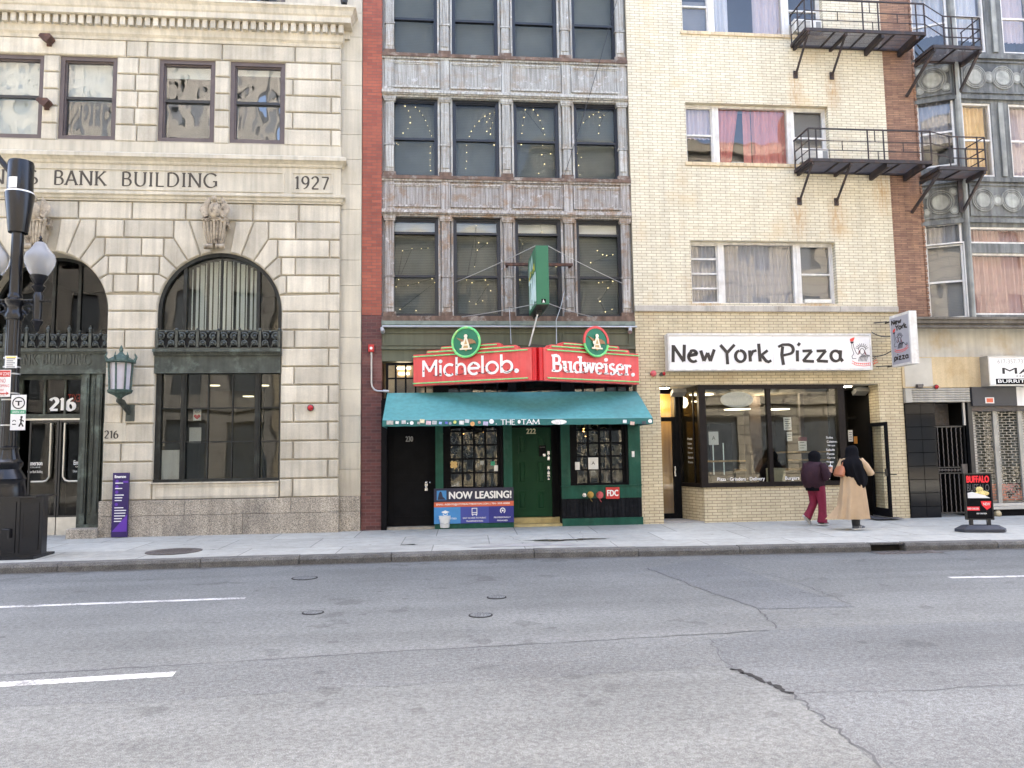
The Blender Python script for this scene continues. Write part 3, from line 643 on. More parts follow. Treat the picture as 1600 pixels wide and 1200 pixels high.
# granite base
b = MB(); zg0 = -.06; gm = BZ(370, 803)
gx0, gx1 = acx1+AR-.02, xR+.01
for grp_ in ([(gx0, BX(290, 790), gm, zG), (BX(290, 790), BX(455, 790), gm, zG), (BX(455, 790), gx1, gm, zG), (gx0, BX(380, 820), zg0, gm), (BX(380, 820), gx1, zg0, gm)], [(xL, acx1-AR+.02, zg0, gm), (xL, acx1-AR+.02, gm, zG)]):
    b = MB()
    for (a, d, e, f) in grp_: b.block(a+.003, d-.003, BY-.05, BY+.4, e+.003, f-.003, .006)
    b.build('granite_base', M['granite'], bank)
b = MB(); x0, x1 = BX(108, 830), BX(150, 830); b.block(x0, gx0+.02, BY-.16, BY+.3, -.06, BZ(130, 826), .01); b.build('granite_plinth', M['granite'], bank)
# bands and inscription
def moulding(bb, x0, x1, prof, m=0, ret=True):
    # profile of (projection toward the street, z) from bottom to top swept along x, with a return at the right end
    ps = [[], []]
    for pj, z in prof:
        ps[0].append(bb.V((x0, BY+.03-pj, z))); ps[1].append(bb.V((x1+(pj-.03 if ret else 0), BY+.03-pj, z)))
    for k in range(len(prof)-1):
        bb.F((ps[0][k], ps[1][k], ps[1][k+1], ps[0][k+1]), m)
    if ret:
        en = [bb.V((x1+pj-.03, BY+.3, z)) for pj, z in prof]
        for k in range(len(prof)-1): bb.F((ps[1][k], en[k], en[k+1], ps[1][k+1]), m)
    bb.quad((x0, BY+.03-prof[-1][0], prof[-1][1]), (x1, BY+.03-prof[-1][0], prof[-1][1]), (x1, BY+.3, prof[-1][1]), (x0, BY+.3, prof[-1][1]), m)
    bb.quad((x0, BY+.03-prof[0][0], prof[0][1]), (x0, BY+.3, prof[0][1]), (x1, BY+.3, prof[0][1]), (x1, BY+.03-prof[0][0], prof[0][1]), m)
q = lambda y: BZ(480, y)
zl0, zl1 = zB, q(305.5); zu0, zu1 = q(262.5), q(247)
b = MB()
moulding(b, xL, xR, [(.05, zl0), (.05, zl0+.03), (.08, zl0+.05), (.09, zl0+.10), (.13, zl0+.13), (.13, zl1-.01), (.06, zl1+.02)])
b.box(xL, xR, BY, BY+.3, zl1+.02, zu0)
moulding(b, xL, xR, [(.05, zu0), (.07, zu0+.03), (.07, zu0+.06), (.12, zu0+.11), (.16, zu0+.13), (.16, zu1-.02), (.10, zu1+.02)])
for px0, px1 in ((-300, -40), (-36, 444), (456, 520)): ring(b, BX(px0, 285), BX(px1, 285), q(302), q(269.5), .03, BY-.022, BY+.001)
z2a, z2b = zu1+.02, q(228)
b.box(xL, xR, BY-.005, BY+.3, z2a, z2b)
b.build('inscription_band', M['stone_plain'], bank)
b = MB()
lx = lambda p: BX(p, 280)
zt, zb_ = BZ(270, 270), BZ(270, 292)
write(b, 'BUILDING', CAPS, lx(190), lx(341), zb_, zt, BY-.001, .045, .35, .035, .004, 0, .07, gap=.12)
b.build('carved_lettering', M['carve'], bank); b = MB(); write(b, 'BANK', CAPS, lx(84), lx(166), zb_, zt, BY-.001, .045, .35, .035, .004, 0, .07, gap=.12)
b.build('carved_lettering', M['carve'], bank); b = MB(); write(b, 'SAVINGS', CAPS, lx(60)-2.05, lx(60), zb_, zt, BY-.001, .045, .35, .035, .004, 0, .07, gap=.12)
b.build('carved_lettering', M['carve'], bank); b = MB(); zt, zb_ = BZ(488, 276), BZ(488, 296); write(b, '1927', CAPS, lx(461), lx(514), zb_, zt, BY-.001, .045, .35, .035, .004, 0, .07, gap=.14)
b.build('carved_lettering', M['carve'], bank)
# second storey: blocks around the windows
zh1 = BZ(480, 97); zc1 = BZ(480, 72.5)
W2 = []
for a in ((248.5, 90.3, 333, 220), (360, 94.5, 443.5, 225)): W2.append(rc(*a, BY))
z20 = sum(w_[2] for w_ in W2)/2; z21 = sum(w_[3] for w_ in W2)/2; dW = BX(250, 150)-BX(93, 150); dP = BX(361, 150)-BX(93, 150)
wins2 = [(w_[0], w_[1], z20, z21) for w_ in W2]; ww = (wins2[0][1]-wins2[0][0]+wins2[1][1]-wins2[1][0])/2
xa = BX(92, 120); wins2.append((xa, xa+ww, z20, z21)); xa2 = xa-(wins2[1][0]-wins2[0][0]); wins2.append((xa2, xa2+ww, z20, z21)); wins2.append((xa2-2.35, xa2-2.35+ww, z20, z21))
wins2.sort()
b = MB(); wall(b, xL, xR, z2b, zc1, BY+.05, [(*w_, .2) for w_ in wins2]); b.build('backing_wall', M['joint'], bank)
bl = MB(); hc = (z21-z2b)/5
xs_ = [xL]+[e for w_ in wins2 for e in w_[:2]]+[xR]
for r_ in range(5):
    for k in range(0, len(xs_), 2):
        a, d = xs_[k], xs_[k+1]; wd = d-a
        cuts = [] if wd < .7 else ([a+wd*(.45 if r_ % 2 else .52)] if k < len(xs_)-2 else [d-.22 if r_ % 2 == 0 else a+.18])
        row(a, d, z2b+r_*hc, z2b+(r_+1)*hc, cuts)
row(xL, xR, z21, zc1, [BX(p_, 80) for p_ in (-230, -120, 197, 230, 347, 461)])
bl.build('rusticated_blocks', M['stone'], bank)
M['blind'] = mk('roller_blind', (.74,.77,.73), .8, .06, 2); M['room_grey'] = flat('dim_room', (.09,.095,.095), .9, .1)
def bank_window(w_, blind, y=BY+.10):
    x0, x1, z0, z1 = w_; f = MB(); ring(f, x0, x1, z0, z1, .085, y-.03, y+.10); ring(f, x0+.085, x1-.085, z0+.085, z1-.085, .03, y+.015, y+.10); o = f.build('window', M['brown_frame'], bank)
    zm = (z0+z1)/2+.02; f = MB(); f.box(x0+.115, x1-.115, y+.02, y+.09, zm-.03, zm+.03); f.build('meeting_rail', M['black_iron'], o)
    pane('pane', x0+.115, x1-.115, zm+.03, z1-.115, y+.05, M['g_wavy'], o); pane('pane', x0+.115, x1-.115, z0+.115, zm-.03, y+.08, M['g_wavy'], o)
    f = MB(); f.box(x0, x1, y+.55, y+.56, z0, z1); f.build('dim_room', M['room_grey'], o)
    if blind: f = MB(); f.box(x0+.09, x1-.09, y+.16, y+.165, z0+(z1-z0)*(1-blind), z1-.09); f.build('blind', M['blind'], o)
for i, w_ in enumerate(wins2): bank_window(w_, (.6, .95, .5, .18, .12)[i])
# cornice with dentils
zt = BZ(480, 20.5); zf = BZ(480, 42); zd0 = BZ(480, 57.5)
b = MB(); xC = xR-.04
moulding(b, xL, xC, [(.04, zc1-.01), (.06, zc1+.05), (.11, zc1+.10), (.13, zd0+.0), (.13, zf-.03), (.30, zf-.02), (.30, zf+.10), (.33, zf+.13), (.36, zf+.22), (.40, zt-.06), (.42, zt-.05), (.42, zt)])
n = 0; x = xL
while x < xC+.10:
    b.box(x, x+.105, BY+.03-.235, BY+.03-.12, zd0+.015, zf-.035); x += .172
for i in range(2): b.box(xC+.10, xC+.21, BY+.03+.02+i*.17, BY+.03+.12+i*.17, zd0+.015, zf-.035)
b.build('dentil_cornice', M['stone'], bank)
# storey above the cornice
x3 = [BX(p, 5) for p in (253, 336, 363, 445)]; z3 = BZ(350, 8)+.12
b = MB(); op3 = [(x3[0], x3[1], z3, z3+2.0), (x3[2], x3[3], z3, z3+2.0)]+[(xa, xa+ww, z3, z3+2.0), (xa2, xa2+ww, z3, z3+2.0)]
wall(b, xL, xR-.02, zt-.05, 23.4, BY+.06, op3, 0, .2); b.build('upper_wall', M['stone_plain'], bank)
for w_ in op3: bank_window(w_, .3, BY+.17)
b = MB(); b.box(xL, xR-.02, BY+.06, 8, 23.4, 23.55); b.build('roof', M['joint'], bank)
def shell(x0, x1, y0, h, parent):  # unseen back and end walls, added to keep the sun from leaking through
    bb = MB(); bb.quad((x0, 8, -.1), (x1, 8, -.1), (x1, 8, h), (x0, 8, h)); bb.quad((x0, y0, -.1), (x0, 8, -.1), (x0, 8, h), (x0, y0, h)); bb.quad((x1, y0, -.1), (x1, 8, -.1), (x1, 8, h), (x1, y0, h)); bb.build('sun_block_rear_wall', M['joint'], parent)
shell(xL, xR+.3, .25, 23.5, bank)
for px in (427, 538):
    x, z = at(px, 0, BY-.05); t = thing('wall_sconce', 'small black up-lit sconce above the '+('right end of the bank cornice' if px > 500 else 'bank cornice, left of the corner one'), 'wall light', (x, BY+.06, z))
    b = MB(); b.lathe((x, BY-.09, z-.16), [(.02, 0), (.07, .05), (.085, .14), (.06, .2), (.075, .24)], 14); b.build('lamp_body', M['black_iron'], t)
    b = MB(); b.box(x-.03, x+.03, BY-.08, BY+.06, z-.06, z-.02); b.build('wall_arm', M['black_iron'], t)
# plain stone strip at the corner
xs0, xs1 = xR-.03, at(565, 400, 0)[0]-.004
b = MB(); zz = zG
while zz < 23:
    b.block(xs0, xs1-.0, -.03, .3, zz+.003, min(zz+H16*1.44, 23.4)-.003, .004); zz += H16*1.44
b.build('corner_strip', M['stone_plain'], bank)
b = MB(); b.block(xs0, xs1, -.07, .3, -.06, gm-.003, .006); b.block(xs0, xs1, -.07, .3, gm+.003, zG-.003, .006); b.build('granite_base', M['granite'], bank)
# eagle keystones
def eagle(px):
    cx = at(px, 350, BY)[0]; z0, z1 = BZ(px+2, 394), BZ(px+2, 312); h = z1-z0
    bb = MB()
    wb, wt = .17, .25
    bb.prism([(cx-wb*.8, z0+.12), (cx+wb*.8, z0+.12), (cx+wt, z0+h*.62), (cx-wt, z0+h*.62)], BY-.20, BY+.04, .03)
    for s_ in (-1, 1): bb.tube([(cx+s_*.12-.09, BY-.2, z0+.07), (cx+s_*.12+.09, BY-.2, z0+.07)], .06, 10); bb.tube([(cx+s_*(wt-.02), BY-.05, z0+h*.45), (cx+s_*(wt-.02), BY-.16, z0+h*.5)], [.07, .05], 8)
    for i in range(7): xx = cx+(i-3)*.062; bb.tube([(xx*.0+cx+(i-3)*.045, BY-.2, z0+.14), (xx, BY-.235, z0+h*.3), (xx+(i-3)*.01, BY-.24, z0+h*.52)], [.022, .032, .03], 6)
    for i in range(9): bb.sphere((cx+(i-4)*.055, BY-.25, z0+h*.55+.02*cos(i*2.2)), .042, .04, .045, 8)
    bb.sphere((cx, BY-.24, z0+h*.72), .13, .10, .2, 12); bb.sphere((cx, BY-.28, z0+h*.93), .065, .08, .075, 10)
    bb.tube([(cx, BY-.33, z0+h*.93), (cx+.01, BY-.39, z0+h*.915), (cx+.01, BY-.4, z0+h*.89)], [.03, .02, .005], 6)
    for s_ in (-1, 1):
        for i in range(7):
            a = rad(92-i*6); bb.tube([(cx+s_*(.06+.022*i), BY-.20-.01*i, z0+h*(.66-.012*i)), (cx+s_*(.15+.021*i), BY-.22, z0+h*(.80-.01*i)), (cx+s_*(.13+.026*i), BY-.18, z0+h*(.99-.028*i))], [.03, .045, .018], 6)
    for s_ in (-1, 1):
        for i in range(4): bb.tube([(cx+s_*.055+.018*(i-1.5), BY-.24, z0+h*.6), (cx+s_*.06+.024*(i-1.5), BY-.3, z0+h*.575)], [.02, .008], 5)
    bb.build('eagle_keystone', M['carving'], bank, True)
for px in (62, 340): eagle(px)
# ornate iron frieze across an arch
def scrollwork(x0, x1, z0, z1, y, units, parent, mat, crest=False):
    bb = MB(); h = z1-z0; u = (x1-x0)/units
    bb.box(x0, x1, y-.02, y+.02, z0, z0+.03); 
    if not crest: bb.box(x0, x1, y-.03, y+.02, z1-.03, z1)
    bb.box(x0, x1, y+.02, y+.03, z0+.03, z1-.03, 1)
    for i in range(units+1):
        xx = min(max(x0+i*u, x0+.03), x1-.03); bb.box(xx-.028, xx+.028, y-.05, y+.0, z0+.03, z1-.02); bb.sphere((xx, y-.03, z1+.01), .035, n=8)
        if crest: (bb.sphere((xx, y-.03, z1+.07), .045, n=8), bb.sphere((xx, y-.03, z1+.13), .022, n=6))
    for i in range(units):
        for s_ in (-1, 1):
            cx = x0+(i+.5)*u+s_*u*.23; cz = z0+h*.5
            for (oz, r_) in ((.17*h, h*.2), (-.2*h, h*.17)):
                sp = [(cx+s_*r_*(1-.075*k)*cos(.75*k+oz*9), y-.03, cz+oz+r_*(1-.075*k)*sin(.75*k+oz*9)) for k in range(11)]; bb.tube(sp, .022, 6); bb.sphere((cx, y-.04, cz+oz), .032, n=8)
            bb.tube([(cx-s_*u*.18, y-.03, z0+.03), (cx, y-.035, cz), (cx+s_*u*.15, y-.03, z1-.03)], .014, 5)
        bb.sphere((x0+(i+.5)*u, y-.04, z1-.05), .035, n=8)
        if crest: bb.sphere((x0+(i+.5)*u, y-.03, z1+.02), .03, n=6)
    return bb.build('scrollwork_frieze', [mat, M['crackm']], parent, True)
M['bronze_light'] = mk('highlight_bronze', (.055,.06,.052), .4, .35, 9, (.11,.13,.115,1), .5, metal=.3); M['g_entry'] = glass('entry_glass', (.6,.6,.58,1), .004, 1.0, .45)  # paler bronze: highlights of the scrolls and letters put into the colour
# right-hand arched window
wy = BY+.13
zs1, zs0 = BZ(343, 516), BZ(343, 545.5); zp0 = BZ(343, 583); zw0 = zsl+.06
aw = MB(); N = 28; 
def arch_ring(bb, c, r0, r1, y0, y1, n=28):
    for k in range(n):
        a0, a1 = pi*k/n, pi*(k+1)/n
        p = [(c+r*cos(a), acz+r*sin(a)) for r, a in ((r0, a0), (r1, a0), (r1, a1), (r0, a1))]
        i = [bb.V((x, yy, z)) for yy in (y0, y1) for x, z in p]
        bb.F((i[0], i[1], i[2], i[3])); bb.F((i[0], i[3], i[7], i[4])); bb.F((i[1], i[5], i[6], i[2]))
arch_ring(aw, acx, AR-.075, AR, wy-.06, wy+.08)
aw.box(acx-AR, acx-AR+.075, wy-.06, wy+.08, zs1, acz); aw.box(acx+AR-.075, acx+AR, wy-.06, wy+.08, zs1, acz)
aw.box(acx-AR, acx-AR+.11, wy-.05, wy+.08, zw0, zp0); aw.box(acx+AR-.04, acx+AR, wy-.05, wy+.08, zw0, zp0)
aw.box(acx-AR, acx+AR, wy-.1, wy+.1, zsl, zw0)
mx = [BX(284, 660), BX(400.5, 660)]; mxa = [BX(287, 460), BX(402, 460)]
for x in mx: aw.box(x-.055, x+.055, wy-.05, wy+.08, zw0, zp0); aw.box(x-.02, x+.02, wy-.07, wy-.05, zw0, zp0)
for x in mxa: aw.box(x-.035, x+.035, wy-.04, wy+.08, zs1, acz+math.sqrt(AR*AR-(x-acx)**2)-.06)
arched = aw.build('arched_window', M['bronze'], bank)
b = MB(); 
for py in (637, 690): z = BZ(343, py); b.box(acx-AR+.1, acx+AR-.04, wy-.015, wy+.04, z-.014, z+.014)
for px in (322, 360.5): x = BX(px, 660); b.box(x-.014, x+.014, wy-.012, wy+.042, zw0, zp0)
b.box(acx-.012, acx+.012, wy-.01, wy+.04, zs1, acz+AR-.06)
b.build('glazing_bars', M['bronze'], arched)
M['g_bank'] = glass('bank_glass', (.80,.81,.78,1), .006, 1.1, .75)
pane('lower_pane', acx-AR+.08, acx+AR-.03, zw0, zp0, wy+.02, M['g_bank'], arched)
b = MB(); b.prism([(acx-AR+.06, zs1)]+[(acx+AR-.06, zs1)]+[(acx+(AR-.06)*cos(pi*k/24), acz+(AR-.06)*sin(pi*k/24)) for k in range(25)], wy+.03, wy+.036); b.build('upper_pane', M['g_bank'], arched)
b = MB(); b.box(acx-AR-.02, acx+AR+.0, wy-.14, wy+.1, zp0, zs0-.14); b.box(acx-AR-.03, acx+AR+.01, wy-.18, wy+.1, zs0-.14, zs0-.105); b.box(acx-AR-.035, acx+AR+.01, wy-.24, wy+.1, zs0-.07, zs0); b.box(acx-AR-.03, acx+AR+.01, wy-.2, wy+.1, zs0-.105, zs0-.07)
for i in range(46): x = acx-AR+.01+i*(2*AR-.02)/46; b.box(x, x+.03, wy-.215, wy-.18, zs0-.102, zs0-.072)
b.build('spandrel_panel', M['bronze_green'], arched)
scrollwork(acx-AR, acx+AR, zs0, zs1, wy-.14, 6, arched, M['bronze_light'])
room('office_interior', acx-AR-.6, acx+AR+1.0, zw0-.3, acz+AR+.1, wy+.5, wy+5, M['greyin'], arched)
b = MB()
for k in range(15):
    x = BX(293+k*7.2, 460); zt_ = acz+math.sqrt(max(0, (AR-.1)**2-(x-acx)**2)); w_ = .012+.016*((k*7) % 3)
    b.box(x-w_, x+w_, wy+.2+.03*(k % 3), wy+.204+.03*(k % 3), zs1, zt_)
b.build('hanging_blinds', M['blind'], arched)
b = MB(); b.box(acx-AR+.1, BX(276, 720), wy+.1, wy+.11, zw0, BZ(260, 703)); b.build('white_board', M['white'], arched)
M['heart'] = flat('red_print', (.5,.03,.04)); M['paper'] = mk('paper', (.74,.73,.70), .7, .05, 8)
t = thing('first_aid_sign', 'small white sign with a red heart inside the arched bank window', 'sign', (BX(308, 648), wy+.1, BZ(308, 655)))
b = MB(); x0, x1, z0, z1 = rc(302, 640, 314, 657, wy+.09); b.box(x0, x1, wy+.09, wy+.095, z0, z1); b.build('sign_plate', M['paper'], t)
b = MB(); xc, zc = (x0+x1)/2, z0+(z1-z0)*.4; b.prism([(xc, zc-.07)]+[(xc+.035+.035*cos(rad(a)), zc+.035*sin(rad(a))) for a in range(-30, 181, 30)]+[(xc-.035+.035*cos(rad(a)), zc+.035*sin(rad(a))) for a in range(0, 211, 30)], wy+.085, wy+.09); b.build('heart', M['heart'], t)
b = MB(); sans(b, 'AED', x0+.03, x1-.03, z1-.075, z1-.02, wy+.0885); b.build('lettering', M['letter_black'], t)
M['lampglow'] = emit('lamp_glow', (1, .85, .6, 1), .8)
b = MB()
for px, py in ((335, 603), (412, 603), (388, 620)): x, z = at(px, py, wy+2.2); b.lathe((x, wy+2.2, z), [(.13, 0), (.13, .02)], 14)
b.build('ceiling_lamp', emit('office_lamp', (1, .88, .6, 1), .25), arched)
b = MB(); x, z = at(382, 668, wy+3.0); b.box(x-.9, x+.5, wy+2.8, wy+2.9, z-2.0, z+.9); b.build('partition', mk('office_partition', (.10,.08,.045), .7), arched)
x0, x1, z0, z1 = rc(296, 668, 314, 692, wy+.3); b = MB(); b.box(x0, x1, wy+.3, wy+.305, z0, z1); b.build('notice', M['paper'], arched)
# the next arch along, beyond the lamp post
c_ = arches[0]; y_ = BY+.6; aw = MB(); arch_ring(aw, c_, AR-.075, AR, y_-.06, y_+.08)
for x in (c_-AR+.04, c_-.45, c_+.45, c_+AR-.04): aw.box(x-.04, x+.04, y_-.05, y_+.08, zG, acz+math.sqrt(max(.02, AR*AR-(x-c_)**2))-.03)
aw.box(c_-AR, c_+AR, y_-.12, y_+.1, zp0, zs0); aw.box(c_-AR, c_+AR, y_-.1, y_+.1, zG-.05, zG+.12)
o_ = aw.build('arched_window', M['bronze'], bank); b = MB(); b.prism([(c_-AR+.03, zG), (c_+AR-.03, zG)]+[(c_+(AR-.03)*cos(pi*k/24), acz+(AR-.03)*sin(pi*k/24)) for k in range(25)], y_+.03, y_+.036); b.build('pane', M['g_bank'], o_)
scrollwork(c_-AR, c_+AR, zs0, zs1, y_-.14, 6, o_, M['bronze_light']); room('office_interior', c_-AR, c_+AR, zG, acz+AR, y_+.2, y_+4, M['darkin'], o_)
# entrance in the left arch
ey = BY+.66
ex0, ex1 = acx1-AR, acx1+AR
za1 = BZ(100, 516); za0 = BZ(100, 543); zl0_ = BZ(100, 578); zd1 = zl0_-.02
e = MB(); arch_ring(e, acx1, AR-.06, AR, ey-.05, ey+.06)
e.box(ex0, ex0+.06, ey-.05, ey+.06, za0, acz); e.box(ex1-.06, ex1, ey-.05, ey+.06, za0, acz)
for px in (85, 125): x = at(px, 470, ey)[0]; e.box(x-.03, x+.03, ey-.03, ey+.06, za0, acz+math.sqrt(max(.01, AR*AR-(x-acx1)**2))-.03)
entr = e.build('entrance', M['bronze'], bank)
b = MB(); b.prism([(ex0+.04, za0), (ex1-.04, za0)]+[(acx1+(AR-.04)*cos(pi*k/24), acz+(AR-.04)*sin(pi*k/24)) for k in range(25)], ey+.01, ey+.016); b.build('upper_pane', M['g_entry'], entr)
ef = BY+.30                                                       # bronze surround stands forward of the doors
b = MB(); b.box(ex0, ex1, ef, ey+.05, zd1, za0); b.box(ex0, ex1, ef-.06, ef, za0-.05, za0); b.box(ex0, ex1, ef-.03, ef, za0-.09, za0-.05); b.box(ex0, ex1, ef-.03, ef, zd1, zd1+.05)
b.box(ex0, ex1, ef-.05, ey+.05, zd1-.03, zd1)
b.build('bronze_lintel', M['bronze_green'], entr)
b = MB(); write(b, 'SAVINGS BANK BUILDING', CAPS, at(-62, 562, ef)[0], at(143, 562, ef)[0], at(60, 570, ef)[1], at(60, 553, ef)[1], ef-.001, .035, .5, .025, .012, 0, .08, gap=.1); b.build('raised_lettering', M['bronze_light'], entr)
scrollwork(ex0, ex1, za0, za1, ef-.01, 6, entr, M['bronze_light'], True)
b = MB()
pxr = at(126, 700, ef)[0]
for k in range(4):
    xa_ = pxr+.02+k*(ex1-pxr-.02)/4; xb_ = xa_+(ex1-pxr-.02)/4-.02
    b.box(xa_, xb_, ef-.03+.05*(k % 2), ey+.1, .25, zd1-.03); b.box(xa_+.03, xb_-.03, ef-.05+.05*(k % 2), ef-.03+.05*(k % 2), .5, zd1-.12)
    for q_ in range(44):
        if k % 2: b.sphere(((xa_+xb_)/2, ef-.005, .45+q_*(zd1-.7)/44), .014, n=6)
b.box(pxr-.01, ex1, ef-.06, ey+.1, -.05, .25); b.box(pxr-.05, pxr+.02, ef+.02, ey+.1, 0, zd1-.03)
pxl = 2*acx1-pxr
b.box(ex0, pxl, ef-.03, ey+.1, -.05, zd1-.03)
b.build('pilasters', M['bronze_green'], entr)
zt0, zt1 = at(90, 650, ey)[1], at(90, 591, ey)[1]; zdt = at(90, 660, ey)[1]
b = MB(); ring(b, pxl, pxr, zt0-.05, zd1-.03, .09, ey-.06, ey+.05)
for px in (71, 103): x = at(px, 620, ey)[0]; b.box(x-.018, x+.018, ey-.04, ey+.05, zt0, zd1-.11)
b.build('transom_frame', M['bronze_green'], entr)
pane('transom_pane', pxl+.08, pxr-.08, zt0+.03, zd1-.11, ey+.0, M['g_entry'], entr)
b = MB(); x0, x1 = at(77.5, 632, ey-.02)[0], at(118, 632, ey-.02)[0]; z0, z1 = at(97, 641, ey-.02)[1], at(97, 622, ey-.02)[1]
write(b, '216', CAPS, x0, x1, z0, z1, ey-.01, .085, .35, 0, .004, gap=.08); b.build('door_number', M['letter_white'], entr)
M['exitred'] = emit('exit_letters', (1, .10, .04, 1), .03); b = MB(); x0, x1 = at(106, 622, ey+.4)[0], at(125, 622, ey+.4)[0]; z0, z1 = at(115, 628, ey+.4)[1], at(115, 616, ey+.4)[1]; sans(b, 'EXIT', x1, x0, z0, z1, ey+.4); b.build('exit_lettering', M['exitred'], entr)
b = MB(); b.box(pxl, pxr, ey-.05, ey+.04, zt0-.09, zt0-.052); b.build('door_header', M['steel'], entr)
dm = at(90.5, 740, ey)[0]; zdk = at(90, 808, ey)[1]
for xa_, xb_, hx in ((2*dm-pxr, dm-.01, dm-.14), (dm+.01, pxr, dm+.14)):
    b = MB(); ring(b, xa_, xb_, zdk, zt0-.1, .035, ey-.02, ey+.03); d_ = b.build('door', M['black_iron'], entr)
    b = MB(); b.box(xa_, xb_, ey-.022, ey+.03, -.02, zdk-.002); b.build('kick_plate', M['steel'], d_)
    pane('door_glass', xa_+.03, xb_-.03, zdk+.03, zt0-.13, ey, M['g_entry'], d_)
    s_ = 1 if xa_ > dm-.1 else -1; zh0, zh1 = at(90, 752, ey)[1], at(90, 662, ey)[1]
    b = MB(); b.tube([(hx, ey-.08, zh1), (hx, ey-.08, zh0+.1), (hx+s_*.05, ey-.08, zh0+.02), (hx+s_*.12, ey-.08, zh0), (xb_-.1 if s_ > 0 else xa_+.1, ey-.08, zh0)], .02, 8); b.tube([(hx, ey-.08, zh1), (hx, ey, zh1)], .016, 6); b.build('door_handle', M['steel'], d_)
    b = MB(); xc = (hx+s_*.32)
    sans(b, 'Emerson', xc-.14, xc+.14, at(62, 727, ey)[1], at(62, 720, ey)[1], ey-.012, 0, .003); sans(b, 'COLLEGE', xc-.1, xc+.1, at(62, 731, ey)[1], at(62, 729, ey)[1], ey-.012)
    sans(b, 'Union Bank Building', xc-.15, xc+.15, at(62, 740, ey)[1], at(62, 735, ey)[1], ey-.012); b.build('door_lettering', M['letter_white'], d_)
b = MB(); b.box(ex0, ex1, BY-.02, ey+1, -.08, .0); b.build('threshold', M['granite'], entr)
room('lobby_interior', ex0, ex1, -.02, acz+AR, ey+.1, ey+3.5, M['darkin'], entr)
# carved stone number
b = MB(); b.block(BX(161, 680)+.01, BX(197, 680)-.01, BY-.012, BY+.02, BZ(180, 690), BZ(180, 661), .006); npl = b.build('number_stone', M['stone_plain'], bank)
b = MB(); write(b, '216', CAPS, BX(163.5, 680), BX(185.5, 680), BZ(174, 685), BZ(174, 673), BY-.013, .03, .4, 0, .003, gap=.12); b.build('carved_number', M['carve'], npl)
# rusty brackets left in the stone
for px, py in ((74, 62), (70, 162)):
    x, z = at(px, py, BY-.1); t = thing('rusty_bracket', 'rusted iron bracket stub on the bank wall '+('under the cornice' if py < 100 else 'between the two left windows'), 'bracket', (x, BY, z))
    b = MB(); b.box(x-.05, x+.05, BY-.02, BY+.02, z-.1, z+.1); b.build('mounting_plate', M['rust'], t)
    b = MB(); b.prism([(x-.13, z+.02), (x+.03, z-.1), (x+.13, z+.02), (x+.1, z+.08), (x-.1, z+.08)], BY-.22, BY-.02); b.build('stub', M['rust'], t)
# verdigris wall lantern
ly = BY-.36
lx0, lz0 = at(187, 622, ly); lzT = at(187, 541, ly)[1]; sc = (lzT-lz0)/1.17
t = thing('wall_lantern', 'green verdigris wall lantern on a scroll bracket above the carved 216', 'wall lantern', (lx0, BY, lz0))
zz = lambda a: lz0+a*sc
b = MB(); b.lathe((lx0, ly, 0), [(.03, zz(-.02)), (.05, zz(.0)), (.10, zz(.05)), (.24, zz(.12)), (.26, zz(.17)), (.21, zz(.19))], 8); b.lathe((lx0, ly, 0), [(.22, zz(.78)), (.30, zz(.80)), (.30, zz(.84)), (.20, zz(.89)), (.07, zz(.98)), (.03, zz(1.04)), (.045, zz(1.08)), (.005, zz(1.2))], 8)
for k in range(8):
    a = 2*pi*k/8; b.tube([(lx0+.21*cos(a), ly+.21*sin(a), zz(.18)), (lx0+.24*cos(a), ly+.24*sin(a), zz(.8))], .02, 6)
    b.tube([(lx0+.26*cos(a), ly+.26*sin(a), zz(.83)), (lx0+.31*cos(a), ly+.31*sin(a), zz(.92)), (lx0+.27*cos(a), ly+.27*sin(a), zz(1.02))], [.028, .02, .004], 5)
b.build('lantern_cage', M['verdigris'], t, True)
M['frost'] = mk('frosted_glass', (.50,.47,.50), .35, .1, 6)
b = MB(); b.lathe((lx0, ly, 0), [(.185, zz(.17)), (.21, zz(.79))], 8); b.build('frosted_glass', M['frost'], t)
b = MB(); b.tube([(lx0, ly, zz(0)), (lx0-.02, ly+.02, zz(-.05)), (lx0+.0, ly+.10, zz(-.08)), (lx0+.02, ly+.2, zz(-.16)), (lx0+.06, ly+.36, zz(-.32))], [.05, .06, .07, .06, .05], 8); b.box(lx0-.0, lx0+.17, BY-.03, BY, zz(-.5), zz(-.12)); b.build('bracket', M['bronze_green'], t, True)
# alarm light
def alarm_lamp(px, py, y, label, r=.06):
    x, z = at(px, py, y); t_ = thing('alarm_light', label, 'alarm light', (x, y, z))
    bb = MB(); bb.disc((x, y, z), r*1.25, .03); bb.build('back_plate', M['castiron'], t_)
    bb = MB(); bb.sphere((x, y-.04, z), r, .05, r, 12); bb.build('red_lens', M['redgloss'], t_, True); return t_
M['redgloss'] = mk('red_gloss', (.42,.02,.025), .25, .1, 9); M['pinkred'] = mk('faded_red', (.55,.10,.11), .45, .15, 9)
alarm_lamp(485.5, 637.5, BY, 'small red alarm light on the limestone pier right of the arched window')
